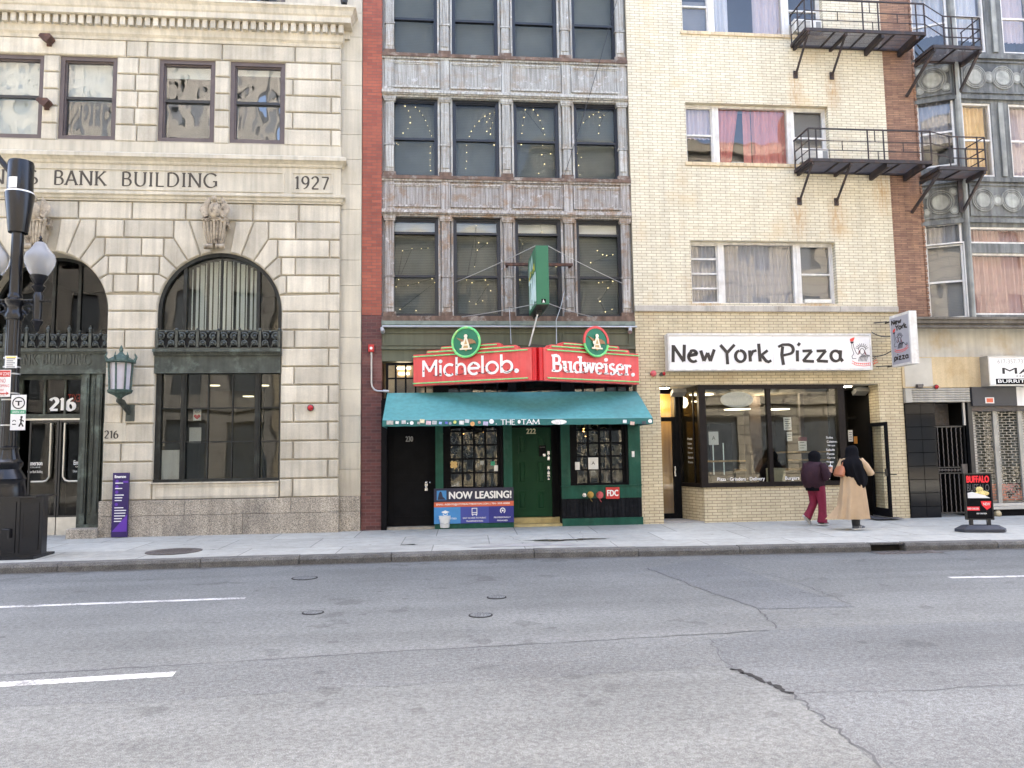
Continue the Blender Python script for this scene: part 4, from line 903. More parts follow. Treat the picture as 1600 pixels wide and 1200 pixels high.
# purple banner
M['purple'] = mk('purple_print', (.034,.018,.095), .45, .08, 6); M['violet'] = flat('violet_print', (.12,.04,.33), .45)
x0, z0 = at(174, 838, BY-.12); x1, z1 = at(201, 738.5, BY-.12)
t = thing('purple_banner', 'tall narrow purple directory sign standing against the granite beside the door', 'sign', ((x0+x1)/2, BY-.12, z0))
x1 = at(201.5, 760, BY-.12)[0]
b = MB(); b.box(x0, x1, BY-.14, BY-.09, zs(-.3)-.01, z1); b.build('panel', M['purple'], t)
b = MB(); hh = z1-z0
b.prism([(x0+.01, z0+.09), (x1-.01, z0+.09), (x1-.01, z0+hh*.34)], BY-.144, BY-.139); b.box(x0+.2, x1-.01, BY-.1435, BY-.139, z0+hh*.84, z0+hh*.87)
b.build('violet_print', M['violet'], t)
b = MB(); sans(b, 'Emerson', x0+.04, x1-.06, z1-.105, z1-.05, BY-.143, 0, .004); b.build('heading_lettering', M['letter_white'], t); b = MB()
rg = random.Random(4)
for zc, n in ((.83, 1), (.745, 1), (.64, 3), (.44, 6)):
    b = MB()
    for k in range(n): zz_ = z0+hh*zc-k*.055; b.box(x0+.05, x0+.05+rg.uniform(.13, .24), BY-.1435, BY-.139, zz_, zz_+.018)
    b.build('text_block', M['letter_white'], t)
b = MB()
for zc in (.865, .78, .695, .5): b.disc((x0+.085, BY-.139, z0+hh*zc), .032, .004, 14)
b.build('round_icons', M['violet'], t)
# ================================================================ bar building
bar = thing('bar_building', 'narrow weathered iron-fronted building with four columns of dark windows above a green pub front', 'building', (2.0, 0, .03))
XB0, XB1 = at(565.5, 400)[0], at(596.5, 400)[0]; XW1 = 4.45
TOPZ = 23.0
zsw = at(580, 492)[1]
b = MB(); b.box(XB0, XB1, 0, .6, zsw, TOPZ); b.build('red_brick_pier', M['redbrick'], bar)
b = MB(); b.box(XB0-.0, XB1+.0, .004, .6, -.05, zsw-.002); b.build('maroon_brick_pier', M['darkbrick'], bar)
IY = .07
cz = lambda y: at(790, y, IY)[1]
cols = []
for px in ((609.5, 684), (707, 779.5), (802, 872.5), (896, 966)): cols.append((at(px[0], 215, IY+.1)[0], at(px[1], 215, IY+.1)[0]))
rows = [(cz(279), cz(157)), (cz(495), cz(341)), (cz(91), cz(91)+(cz(157)-cz(279)))]
b = MB(); b.box(XB1, XW1, IY+.18, IY+.5, cz(497), TOPZ)
bk = MB(); wall(bk, XB1, XW1, cz(500), TOPZ, IY+.06, [(c[0]-.02, c[1]+.02, r[0], r[1]) for c in cols for r in rows], 0, .25); bk.build('iron_wall', M['iron'], bar)
# pilasters
gaps = [(XB1, cols[0][0])]+[(cols[i][1], cols[i+1][0]) for i in range(3)]+[(cols[3][1], XW1)]
for ri, (z0, z1) in enumerate(rows):
    zc = z0+(z1-z0)*.40
    for gi, (a, d) in enumerate(gaps):
        bb = MB()
        c = (a+d)/2 if 0 < gi < 4 else (a+.17 if gi == 0 else d-.15); hw = .095
        if 0 < gi < 4: bb.box(a, a+.045, IY+.0, IY+.06, z0, z1); bb.box(d-.045, d, IY+.0, IY+.06, z0, z1)
        bb.box(c-hw, c+hw, IY-.02, IY+.06, z0+.10, z1-.10)
        for k in range(4): x = c-hw+.03+k*(2*hw-.06)/3; bb.box(x-.012, x+.012, IY-.032, IY-.02, zc+.03, z1-.13)
        bb.block(c-hw+.01, c+hw-.01, IY-.04, IY-.02, z0+.2, zc-.03, .01)
        bb.box(c-hw-.02, c+hw+.02, IY-.045, IY+.06, zc-.02, zc+.02)
        bb.box(c-hw-.03, c+hw+.03, IY-.05, IY+.06, z1-.10, z1-.06); bb.box(c-hw-.045, c+hw+.045, IY-.065, IY+.06, z1-.06, z1)
        bb.build('pilaster', M['iron'] if ri != 1 else M['iron_brown'], bar)
    for gi, (a, d) in enumerate(gaps):
        c = (a+d)/2 if 0 < gi < 4 else (a+.17 if gi == 0 else d-.15); bb = MB(); bb.box(c-.14, c+.14, IY-.06, IY+.06, z0+.0, z0+.10); bb.build('pilaster_base', M['ironrust'], bar)
# spandrels between the storeys
for zt_, zb_, mm in ((rows[2][0], rows[0][1], 'iron'), (rows[0][0], rows[1][1], 'iron_brown')):
    bb = MB(); H = zt_-zb_
    bb.box(XB1, XW1, IY-.10, IY+.1, zt_-.075, zt_); bb.build('rusty_ledge', M['ironrust'], bar)
    bb = MB(); bb.box(XB1, XW1, IY-.07, IY+.1, zt_-.12, zt_-.075)
    bb.box(XB1, XW1, IY-.02, IY+.08, zb_+.16, zt_-.12)
    bb.box(XB1, XW1, IY-.08, IY+.08, zb_+.12, zb_+.16); bb.box(XB1, XW1, IY-.12, IY+.08, zb_+.07, zb_+.12); bb.box(XB1, XW1, IY-.09, IY+.08, zb_+.04, zb_+.07); bb.box(XB1, XW1, IY-.05, IY+.08, zb_, zb_+.04)
    bb.build('spandrel', M[mm], bar)
    z0, z1 = zb_+.22, zt_-.17
    for a, d in cols:
        bb = MB()
        ring(bb, a-.05, d+.05, z0, z1, .035, IY-.06, IY-.02); ring(bb, a-.015, d+.015, z0+.035, z1-.035, .03, IY-.042, IY-.02)
        bb.box(a+.015, d-.015, IY-.028, IY-.02, z0+.065, z1-.065); bb.build('raised_panel', M[mm], bar)
    for gi, (a, d) in enumerate(gaps):
        c = (a+d)/2 if 0 < gi < 4 else (a+.17 if gi == 0 else d-.15); bb = MB(); bb.box(c-.10, c+.10, IY-.05, IY-.02, zb_+.16, zt_-.12); bb.build('panel_pier', M[mm], bar)
bb = MB(); zq = cz(495); bb.box(XB1, XW1, IY-.1, IY+.1, cz(503), zq); bb.build('rusty_ledge', M['ironrust'], bar)
bb = MB(); bb.box(XB1, XW1, -.06, IY+.3, cz(509), cz(503)-.002); bb.box(XB1, XW1, -.03, IY+.3, cz(513), cz(509)); bb.build('green_ledge', M['green_ledge'], bar)
bb = MB(); bb.tube([(XB1+.02, -.07, cz(512)), (XW1+.03, -.07, cz(512))], .024, 8); bb.build('conduit_pipe', M['ash'], bar)
# windows
def slats(name, c, per=28, amt=.16):
    s = NT(name); wv = s.n('ShaderNodeTexWave'); wv.bands_direction = 'Z'; wv.inputs['Scale'].default_value = per/6.283*2; s.lk(s.tc, wv.inputs[0])
    col = s.mix(1.0, c, s.ramp(wv.outputs['Fac'], (.1, g(1-amt)), (.6, g(1+amt*.4))), 'MULTIPLY'); col = s.mix(1.0, col, s.ramp(s.noise(1.2, 3), (.3, g(.85)), (.7, g(1.12))), 'MULTIPLY')
    s.lk(col, s.b.inputs['Base Color']); s.b.inputs['Roughness'].default_value = .8; return s.mat
M['screen'] = slats('insect_screen', (.215,.215,.205,1), 26, .07); M['slat_dark'] = slats('grey_slats', (.20,.20,.19,1), 26, .2); M['slat_pale'] = slats('pale_slats', (.62,.63,.58,1), 30, .2)
M['bulb'] = emit('warm_bulb', (1, .80, .42, 1), .5)
def Z7(p): return (590+p[0]/3.752, p[1]/3.752)
def Z3(p): return (550+p[0]/2.4, p[1]/2.4)
L2 = [[Z7(p) for p in ((103,594),(130,602),(167,598),(195,610),(222,628),(246,651),(264,675),(281,706),(293,737),(305,767),(317,796),(311,828),(309,860),(308,897),(308,937),(308,970),(311,1000),(161,622),(181,650),(191,686),(191,720),(178,754),(149,780),(152,822),(112,840),(121,848))],
 [Z7(p) for p in ((538,800),(549,770),(569,739),(595,710),(629,681),(658,667),(688,660),(657,695),(675,720),(662,752),(662,786),(640,715),(521,852),(522,894),(521,945),(516,988),(683,850),(640,770))],
 [Z3(p) for p in ((620,398),(650,395),(665,400),(680,412),(697,432),(705,452),(717,482),(722,505),(650,412),(645,440),(640,470),(637,500),(715,545),(712,580),(722,615),(745,577),(635,542),(700,650))],
 [Z3(p) for p in ((868,460),(890,438),(905,430),(925,420),(945,412),(962,412),(975,408),(930,440),(945,432),(928,470),(925,500),(970,545),(945,545),(845,575),(860,590),(850,620),(855,655))]]
L3 = [[Z3(p) for p in ((175,1048),(225,932),(260,932),(285,930),(190,940),(165,1075),(210,1070),(250,1060),(300,1045),(310,1060),(180,1160),(240,1165))],
 [Z3(p) for p in ((475,910),(507,912),(470,938),(460,1000),(466,846),(430,1050),(450,1060),(500,1050),(510,1068),(465,1140),(490,1128),(440,1130),(520,1090))],
 [Z3(p) for p in ((705,840),(712,870),(640,915),(630,1050),(765,1000))],
 [Z3(p) for p in ((920,940),(940,955),(955,958),(978,955),(895,985),(925,1060),(940,1058),(978,1055),(960,1080),(930,1130),(950,1170),(975,1160))]]
ORD = ['first', 'second', 'third', 'fourth']
def bar_window(c, r, kind, i):
    x0, x1 = c; z0, z1 = r; y = IY+.10
    f = MB(); ring(f, x0, x1, z0, z1, .055, y-.03, y+.1); ring(f, x0+.055, x1-.055, z0+.055, z1-.055, .025, y+.0, y+.1)
    mn = z1-.32
    if kind == 'transom': f.box(x0+.055, x1-.055, y-.02, y+.1, mn-.05, mn)
    o = f.build('window', M['navy_frame'], bar)
    zt_ = mn-.05 if kind == 'transom' else z1-.08
    zm = z0+.08+(zt_-z0-.08)*(.5 if kind != 'transom' else .47)
    f = MB(); f.box(x0+.08, x1-.08, y+.0, y+.09, zm-.025, zm+.025); f.build('meeting_rail', M['navy_frame'], o)
    pane('pane', x0+.08, x1-.08, zm+.025, zt_, y+.03, M['g_screen'], o); pane('pane', x0+.08, x1-.08, z0+.08, zm-.025, y+.055, M['g_screen'], o)
    f = MB(); f.box(x0+.06, x1-.06, y+.15, y+.155, z0+.05, zt_); f.build('slatted_blind', M['slat_dark'] if kind == 'transom' else M['screen'], o)
    if kind == 'transom':
        pane('transom_pane', x0+.08, x1-.08, mn, z1-.08, y+.03, M['g_up'], o); f = MB(); f.box(x0+.06, x1-.06, y+.15, y+.155, mn-.03, z1-.05); f.build('pale_blind', M['slat_pale'], o)
for ri, r in enumerate(rows):
    for ci, c in enumerate(cols): bar_window(c, r, 'transom' if ri == 1 else 'sash', ri*4+ci)
for ri, LL in ((0, L2), (1, L3)):
    for ci, ps in enumerate(LL):
        y = IY+.215; q = [at(p[0], p[1], y) for p in ps]
        t = thing('string_lights', 'tiny warm bulbs behind the '+ORD[ci]+' window from the left, '+('middle' if ri == 0 else 'lowest')+' full row', 'string lights', (q[0][0], y, q[0][1]), 'string lights behind the bar building windows')
        b = MB()
        for x, z in q: b.sphere((x, y, z), .008+.005*random.random(), n=6)
        b.build('bulbs', M['bulb'], t)
        b = MB(); b.tube([(x, y+.012, z) for x, z in q[:11]], .003, 4); b.build('cord', M['navy_frame'], t)
# a cable that crosses the facade
def wire(name, label, cat, pts, r, m, sag=0.0, group=None):
    P = [Vector(p) for p in pts]
    if len(P) == 2 and sag: a, c = P; P = [a.lerp(c, k/12)-Vector((0, 0, sag*4*(k/12)*(1-k/12))) for k in range(13)]
    b_ = MB(); b_.tube(P, r, 6); return tag(b_.build(name, m), label, cat, group)
p0, p1 = at(962, 0, -.1), at(880, 280, -.05)
wire('cable', 'thin black cable slanting across the right columns of iron-front windows', 'cable', [(p0[0]+.2, -.1, p0[1]+.6), (p1[0], -.0, p1[1])], .008, M['black_iron'], .12)
# green fascia
FY = .03
fz = lambda y: at(790, y, FY)[1]
b = MB(); b.box(XB1, XW1, FY, .5, fz(564), cz(513)); b.build('fascia', M['olive'], bar)
b = MB()
for x0p, x1p in ((598, 712), (716, 876), (880, 984)): x0, x1 = at(x0p, 530, FY)[0], at(x1p, 530, FY)[0]; ring(b, x0, x1, fz(540), fz(519), .03, FY-.03, FY)
b.box(XB1, XW1, FY-.06, FY, fz(546), fz(542)); b.build('fascia_panels', M['olive'], bar)
# transom windows under the fascia
TY = .10; tz0, tz1 = fz(622), fz(566)
b = MB(); b.box(XB1, XW1, TY+.0, TY+.05, tz0-.1, tz0+.02)
b.box(at(680, 590, TY)[0], at(700, 590, TY)[0], TY, TY+.1, tz0, tz1)
for a, d, n in ((603, 680, 5), (697, 797, 5), (803, 880, 1), (893, 982, 5)):
    x0, x1 = at(a, 590, TY)[0], at(d, 590, TY)[0]; ring(b, x0, x1, tz0, tz1, .05, TY-.02, TY+.04)
    for k in range(1, n): x = x0+(x1-x0)*k/n; b.box(x-.02, x+.02, TY-.01, TY+.04, tz0+.05, tz1-.05)
    b.box(x0+.05, x1-.05, TY-.005, TY+.035, fz(590)-.015, fz(590)+.015)
b.box(at(797, 600, TY)[0], at(803, 600, TY)[0], TY, TY+.1, tz0, tz1); b.box(at(880, 600, TY)[0], at(893, 600, TY)[0], TY, TY+.1, tz0, tz1)
tr = b.build('transom_window', M['black'], bar)
pane('pane', at(603, 590, TY)[0]+.05, XW1-.05, tz0+.05, tz1-.05, TY+.02, M['g_dark'], tr)
M['wood_lit'] = mk('lit_wood', (.34,.25,.15), .6, .2, 6)
b = MB(); x0, x1 = at(600, 590, .6)[0], at(681, 590, .6)[0]; b.box(x0, x1, .6, .62, tz0-.2, tz1+.2); b.build('lit_back_wall', M['wood_lit'], tr)
b = MB(); x, z = at(631, 575, .5); b.box(x-.15, x+.15, .5, .52, z-.02, z+.02); x, z = at(631, 584, .55); b.box(x-.12, x+.12, .55, .56, z-.02, z+.02); b.build('ceiling_light', emit('tube_glow', (1,.85,.6,1), 1.6), tr)
b = MB(); b.box(at(682, 590, .3)[0], XW1, .3, .32, tz0-.2, tz1+.2); b.build('dark_back_wall', M['darkin'], tr)
# ---------------- pub front below the awning
SZ = lambda y, Y=0.0: at(800, y, Y)[1]
SX = lambda x, y=740, Y=0.0: at(x, y, Y)[0]
HZ = fz(624)
floor_z = .03
x230a, x230b = SX(600), SX(680.5); xp1 = SX(692.5); xw1 = SX(787); xp2 = SX(800.5); x222b = SX(877); xr1 = SX(1001.5)
zsill = SZ(763)
pf = MB()
pf.box(x230b, xp1, -.02, .25, floor_z, HZ); pf.box(xw1, xp2, -.02, .25, floor_z, HZ)
pf.box(xp1, xw1, -.0, .2, floor_z, zsill); pf.box(xp1-.01, xw1+.01, -.04, .1, zsill-.05, zsill)
pf.box(x230b-.02, xp2+.02, -.05, -.02, -.03, floor_z+.13)
pf.box(x222b, SX(891), -.02, .8, SZ(781), HZ); pf.box(SX(982.5), xr1, -.02, .3, SZ(781), HZ)
pf.box(SX(891), SX(982.5), -.02, .2, SZ(781), SZ(762)); pf.box(x222b-.02, xr1+.01, -.05, -.0, SZ(762), SZ(760.5))
pf.box(x222b-.0, xr1+.01, -.05, .8, -.03, SZ(812))
front = pf.build('pub_front', M['pine'], bar)
b = MB(); b.box(x222b, xr1, .0, .8, SZ(812), SZ(781))
for i in range(19): x = x222b+.01+i*(xr1-x222b)/19; b.box(x, x+(xr1-x222b)/19-.012, -.012, .0, SZ(812), SZ(781)-.002)
b.build('boarded_dado', M['dado'], front)
b = MB(); b.box(x230a-.06, x230a+.06, -.03, .3, -.02, HZ-.002); b.box(x230a+.06, x230b, .1, .3, SZ(668, .2)+.06, HZ-.002); b.build('door_surround', M['black'], front)
b = MB(); b.box(x230a+.06, x230b, .0, .5, -.02, .055); b.build('door_step', mk('worn_step', (.30,.27,.22), .8, .3, 6), front)
dA = MB(); dA.box(x230a+.06, x230b, .22, .27, .055, SZ(668, .2)+.06)
d230 = dA.build('black_door', M['black'], front, label='flush black door numbered 230')
b = MB(); ring(b, x230a+.2, x230b-.12, .25, 1.0, .02, .21, .22); ring(b, x230a+.2, x230b-.12, 1.15, 2.1, .02, .21, .22); b.build('door_mouldings', M['black'], d230)
M['greyletter'] = flat('grey_number', (.30,.29,.27)); M['yellowletter'] = flat('cream_number', (.72,.66,.40)); M['brass'] = mk('brass', (.40,.27,.08), .35, .2, 10, metal=.8); M['chrome'] = mk('chrome', (.6,.6,.6), .25, .1, 10, metal=.9)
b = MB(); x0, x1 = SX(634, 684, .2), SX(645, 684, .2); sans(b, '230', x0, x1, SZ(688, .2), SZ(680, .2), .215, 0, .006); b.build('door_number', M['greyletter'], d230)
b = MB()
for py in (754, 761): x, z = at(666, py, .2); b.sphere((x, .19, z), .035, .03, .035, 10)
b.box(x-.03, x+.03, .205, .22, z-.08, z+.12); x, z = at(672, 754, .2); b.sphere((x, .2, z), .02, n=8); b.build('door_lock', M['chrome'], d230, True)
def pub_window(px0, px1, py0, py1, parent, nm):
    x0, x1 = SX(px0), SX(px1); z0, z1 = SZ(py1), HZ; y = .04
    f = MB(); ring(f, x0, x1, z0, z1, .05, y-.05, y+.1); ix0, ix1 = x0+.16, x1-.12
    f.box(x0+.05, ix0, y, y+.08, z0+.05, z1-.05); f.box(ix1, x1-.05, y, y+.08, z0+.05, z1-.05)
    for k in range(1, 4): x = ix0+(ix1-ix0)*k/4; f.box(x-.022, x+.022, y+.0, y+.06, z0+.05, z1-.05)
    for k in range(1, 5):
        z = z0+.05+(SZ(673)-z0-.05)*k/4; f.box(ix0, ix1, y+.003, y+.057, z-.02, z+.02)
    o = f.build('window', M['black'], parent); pane('pane', ix0, ix1, z0+.05, z1-.05, y+.03, M['g_pub'], o); return o
M['g_pub'] = glass('pub_glass', (.85,.87,.85,1), .02, 2.4, .9)
pw1 = pub_window(693, 786, 668, 763, front, 'a'); pw2 = pub_window(891.5, 982, 668, 760.5, front, 'b')
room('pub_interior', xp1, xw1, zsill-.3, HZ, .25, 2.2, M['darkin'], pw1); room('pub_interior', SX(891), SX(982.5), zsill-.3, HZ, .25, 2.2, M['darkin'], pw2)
M['clutter'] = mk('hung_clutter', (.22,.19,.12), .5, .6, 30); M['glow_amber'] = emit('amber_glow', (1, .5, .15, 1), 1.6)
def clutter(px0, px1, py0, py1, n, seed, parent):
    rg_ = random.Random(seed); b_ = MB()
    for _ in range(n):
        x, z = at(rg_.uniform(px0, px1), rg_.uniform(py0, py1), .45); k = rg_.random()
        if k < .45: r_ = rg_.uniform(.04, .14); a0 = rg_.uniform(0, 6); b_.tube([(x+r_*cos(a0+.5*i), .45+rg_.uniform(0, .1), z+r_*sin(a0+.5*i)) for i in range(rg_.randint(4, 12))], .008, 5)
        elif k < .75: w_, h_ = rg_.uniform(.03, .09), rg_.uniform(.05, .16); b_.box(x-w_, x+w_, .5, .51, z-h_, z+h_)
        else: b_.tube([(x, .45, z), (x+rg_.uniform(-.3, .3), .5, z+rg_.uniform(-.1, .1))], .01, 5)
    b_.build('hung_decorations', M['clutter'], parent)
clutter(702, 752, 670, 712, 34, 1, pw1); clutter(900, 945, 670, 712, 30, 2, pw2); clutter(925, 975, 690, 735, 12, 3, pw2); clutter(700, 778, 715, 735, 10, 4, pw1)
b = MB()
for px, py, r_ in ((724, 677, .02), (755, 674, .02), (913, 672, .045), (906, 680, .02), (915, 681, .02), (929, 672, .015)): x, z = at(px, py, .6); b.sphere((x, .6, z), r_, n=8)
b.build('amber_lamps', M['glow_amber'], pw2)
# green door 222, set back
DY = .36; gx0, gx1 = at(800.5, 740, DY)[0], at(862, 740, DY)[0]; gz0, gz1 = floor_z+.16, at(830, 668, DY)[1]
b = MB(); b.box(xp2, x222b, -.02, .8, -.02, floor_z+.03); b.box(xp2, x222b, .25, .8, floor_z+.03, floor_z+.15); b.build('door_step', mk('yellow_step', (.42,.34,.16), .7, .3, 5), front)
b = MB(); b.box(gx1, x222b+.02, DY, DY+.1, floor_z, HZ); b.box(xp2-.0, x222b, DY-.02, DY+.1, gz1, HZ-.003); b.box(x222b-.012, x222b-.002, -.01, DY, floor_z, HZ); b.box(gx1, gx1+.05, DY-.06, DY, floor_z, HZ); b.build('door_frame', M['black'], front)
b = MB(); b.box(gx0, gx1, DY, DY+.05, gz0, gz1)
dg = b.build('green_door', M['door_green'], front, label='six-panel green door numbered 222')
b = MB()
def dpx(a, d, e, f): x0, x1, z0, z1 = rc(a, e, d, f, DY); return x0, x1, z0, z1
for a, d in ((809.5, 822.5), (839, 852)):
    for e, f in ((680, 708.5), (720, 755), (767, 796)):
        x0, x1, z0, z1 = dpx(a, d, e, f); ring(b, x0, x1, z0, z1, .022, DY-.014, DY+.0); b.block(x0+.04, x1-.04, DY-.012, DY, z0+.04, z1-.04, .012)
b.build('door_panels', M['door_green'], dg)
b = MB(); sans(b, '222', *rc(822.5, 670, 837, 677.5, DY), DY-.002, 0, .006); b.build('door_number', M['yellowletter'], dg)
b = MB(); x0, x1, z0, z1 = dpx(842, 853, 696, 713); b.box(x0, x1, DY-.02, DY, z0, z1); b.build('notice_plate', M['black'], dg)
b = MB(); sans(b, 'CLOSED', x0+.02, x1-.02, z1-.05, z1-.03, DY-.021); b.build('notice_lettering', M['greyletter'], dg)
b = MB()
for py, h in ((712, .10), (735, .09), (746, .05)): x, z = at(857, py, DY); b.box(x-.025, x+.025, DY-.02, DY, z-h, z+h); b.sphere((x, DY-.04, z), .03, n=8)
b.box(at(850, 711, DY)[0]-.03, at(850, 711, DY)[0]+.03, DY-.024, DY-.0, at(850, 713, DY)[1], at(850, 709, DY)[1]); b.build('door_locks', M['chrome'], dg)
# fittings on the green panel
def fitting(px, py, r, m, label, nm='fire_hose_inlet'):
    x, z = at(px, py, -.05); t_ = thing(nm, label, 'pipe inlet', (x, -.02, z)); b_ = MB(); b_.disc((x, -.02, z), r*1.3, .02, 16); b_.build('flange', m, t_)
    b_ = MB(); b_.disc((x, -.04, z), r, .08, 16); b_.disc((x, -.12, z), r*.6, .02, 12); b_.build('cap', m, t_)
    if nm == 'fire_hose_inlet' and r > .05: b_ = MB(); b_.tube([(x-.02, -.08, z-r), (x, -.07, z-r-.06), (x+.03, -.06, z-r-.09)], .006, 5); b_.build('chain', m, t_)
fitting(913, 773.5, .035, M['chrome'], 'small silver pipe cap on the green pub panel'); fitting(923, 773, .055, M['brass'], 'brass hose inlet on the green pub panel between silver and red caps'); fitting(937.5, 773.5, .06, M['pinkred'], 'red capped hose inlet on the green pub panel beside the FDC plate')
t = thing('fire_department_plate', 'red square plate lettered FDC under the right pub window', 'sign', (SX(957, 770), -.02, SZ(779)))
M['red_sign'] = mk('red_enamel', (.50,.035,.03), .4, .1, 8)
x0, x1, z0, z1 = rc(946.5, 761.5, 968, 779, -.06); b = MB(); b.box(x0, x1, -.065, -.052, z0, z1); b.build('plate', M['red_sign'], t)
b = MB(); sans(b, 'FDC', x0+.03, x1-.03, z0+.06, z1-.06, -.067, 0, .007); b.build('lettering', M['letter_white'], t)
# signs and paper in the pub windows
def clover(px, py, r, m, label, leaves=4):
    x, z = at(px, py, .03); t_ = MB()
    for k in range(leaves):
        a = rad(45+360/leaves*k); t_.disc((x+r*.55*cos(a), .03-.0015*k, z+r*.55*sin(a)), r*.5, .004, 12)
    t_.bar((x, .028, z), (x+r*.3, .028, z-r*1.15), r*.22, .005); tag(t_.build('clover_cutout', m), label, 'decoration', 'clover cutouts in the pub window')
clover(709, 726, .085, mk('gold_foil', (.62,.42,.16), .4), 'golden four-leaf clover cutout in the left pub window'); clover(770, 724, .055, mk('green_foil', (.03,.33,.18), .4), 'green clover cutout in the left pub window'); clover(753, 723, .05, mk('silver_foil', (.34,.36,.35), .4), 'grey clover cutout in the left pub window')
def paper(px0, py0, px1, py1, y, label, txt=None, m='paper', nm='paper_notice', grp=None, lines=0):
    x0, x1, z0, z1 = rc(px0, py0, px1, py1, y); t_ = thing(nm, label, 'notice', ((x0+x1)/2, y, z0), grp); b_ = MB(); b_.box(x0, x1, y, y+.004, z0, z1); b_.build('sheet', M[m], t_)
    if txt: b_ = MB(); sans(b_, txt, x0+(x1-x0)*.32, x1-(x1-x0)*.32, z0+(z1-z0)*.38, z0+(z1-z0)*.66, y-.001); b_.build('lettering', M['letter_black'], t_)
    if lines:
        b_ = MB()
        for k in range(lines): zz_ = z1-(z1-z0)*(k+1)/(lines+1); b_.box(x0+(x1-x0)*.15, x1-(x1-x0)*(.15+.15*(k % 2)), y-.001, y-.0002, zz_-.006, zz_+.006)
        b_.build('print', M['letter_black'], t_)
paper(919, 715, 935, 733, .03, 'white letter-grade paper lettered A in the right pub window', 'A')
paper(898.5, 722, 906, 734, .03, 'small green and white window decal left of the grade paper in the right pub window')
paper(772, 727, 778, 736, .031, 'small pale slip beneath the green clover in the left pub window')
paper(987, 705, 991.5, 714, -.022, 'torn white sticker on the green post at the right end of the pub')
# leasing banner
M['ink_navy'] = mk('banner_navy', (.022,.024,.05), .45, .1, 6); M['ink_orange'] = flat('banner_orange', (.62,.13,.06)); M['ink_blue'] = flat('banner_blue', (.06,.24,.52)); M['ink_indigo'] = flat('banner_indigo', (.055,.07,.30)); M['ink_deep'] = flat('banner_deep_blue', (.028,.03,.20))
by = -.075
x0, x1, z0, z1 = rc(678, 763.5, 803, 816, by); H = z1-z0; W = x1-x0
t = thing('leasing_banner', 'navy and blue NOW LEASING banner hung under the left pub window', 'banner', ((x0+x1)/2, by, z0))
def ban(m, a, d, e, f, nm): b_ = MB(); b_.box(x0+W*a, x0+W*d, by, by+.012, z0+H*e, z0+H*f); return b_.build(nm, M[m], t)
ban('ink_navy', 0, 1, .615, 1, 'navy_field'); ban('ink_orange', 0, 1, .47, .61, 'orange_strip'); ban('ink_blue', 0, .33, 0, .467, 'blue_field'); ban('ink_indigo', .3302, .685, 0, .467, 'indigo_field'); ban('ink_deep', .6852, 1, 0, .467, 'deep_blue_field')
def bl_(txt, a, d, e, f, bold, nm='caption_lettering'): b_ = MB(); sans(b_, txt, x0+W*a, x0+W*d, z0+H*e, z0+H*f, by-.002, 0, bold); b_.build(nm, M['letter_white'], t)
bl_('NOW LEASING!', .19, .97, .70, .90, .008, 'heading_lettering'); bl_('EMAIL: AGENTS@CITYREALTYBOSTON.COM', .03, .68, .51, .57, .0015, 'contact_lettering'); bl_('| 781-309-0000', .70, .95, .51, .57, .0015, 'contact_lettering')
bl_('UNIVERSITIES', .06, .28, .12, .165, .001); bl_('EASY ACCESS TO PUBLIC', .36, .65, .13, .17, .001); bl_('TRANSPORTATION', .40, .61, .04, .08, .001); bl_('PROFESSIONALLY', .75, .96, .13, .17, .001); bl_('MANAGED', .79, .92, .04, .08, .001)
b = MB(); cx = x0+W*.14; zc = z0+H*.33; b.prism([(cx-.09, zc), (cx, zc-.035), (cx+.09, zc), (cx, zc+.035)], by-.003, by); b.ribbon([(cx-.05, zc-.03), (cx-.04, zc-.06), (cx, zc-.075), (cx+.04, zc-.06), (cx+.05, zc-.03)], .012, by, .003); b.build('cap_icon', M['letter_white'], t)
b = MB(); cx = x0+W*.505; ring(b, cx-.06, cx+.06, z0+H*.24, z0+H*.43, .015, by-.003, by); b.box(cx-.045, cx+.045, by-.003, by, z0+H*.29, z0+H*.31); b.box(cx-.05, cx-.03, by-.003, by, z0+H*.21, z0+H*.238); b.box(cx+.03, cx+.05, by-.003, by, z0+H*.21, z0+H*.238); b.build('bus_icon', M['letter_white'], t)
b = MB(); cx = x0+W*.86; zc = z0+H*.34; b.ribbon(arc(cx, zc, .05, .055, -60, 240, 14), .02, by, .003); b.disc((cx, by, zc), .022, .003, 12); b.build('key_icon', M['letter_white'], t)
b = MB(); b.box(x0+W*.035, x0+W*.155, by-.004, by, z0+H*.67, z0+H*.94); lo = b.build('logo_tile', M['ink_blue'], t)
b = MB(); b.prism([(x0+W*.045, z0+H*.68), (x0+W*.15, z0+H*.68), (x0+W*.11, z0+H*.77), (x0+W*.095, z0+H*.90), (x0+W*.075, z0+H*.92), (x0+W*.06, z0+H*.85)], by-.006, by-.004); b.build('logo_tower', M['ink_navy'], t)
# bucket
px_, py_, pz_ = on_pave(695, 824.5); zk = .225
t = thing('bucket', 'small white plastic bucket standing in front of the leasing banner', 'bucket', (px_, py_, pz_))
M['plastic'] = mk('white_plastic', (.74,.74,.72), .4, .06, 9, (.5,.47,.4,1), .3)
b = MB(); b.lathe((px_, py_, pz_+.002), [(.095, 0), (.10, .01), (.118, .20), (.132, .2), (.132, .225), (.12, .235)], 24); b.lathe((px_, py_, pz_+.002), [(.122, .238), (.136, .238), (.136, .252), (.12, .256)], 24); b.build('pail', M['plastic'], t, True)
b = MB(); b.tube([(px_-.125, py_-.01, pz_+.2), (px_-.1, py_-.09, pz_+.11), (px_, py_-.125, pz_+.08), (px_+.1, py_-.09, pz_+.11), (px_+.125, py_-.01, pz_+.2)], .004, 6); b.build('handle', M['ash'], t)
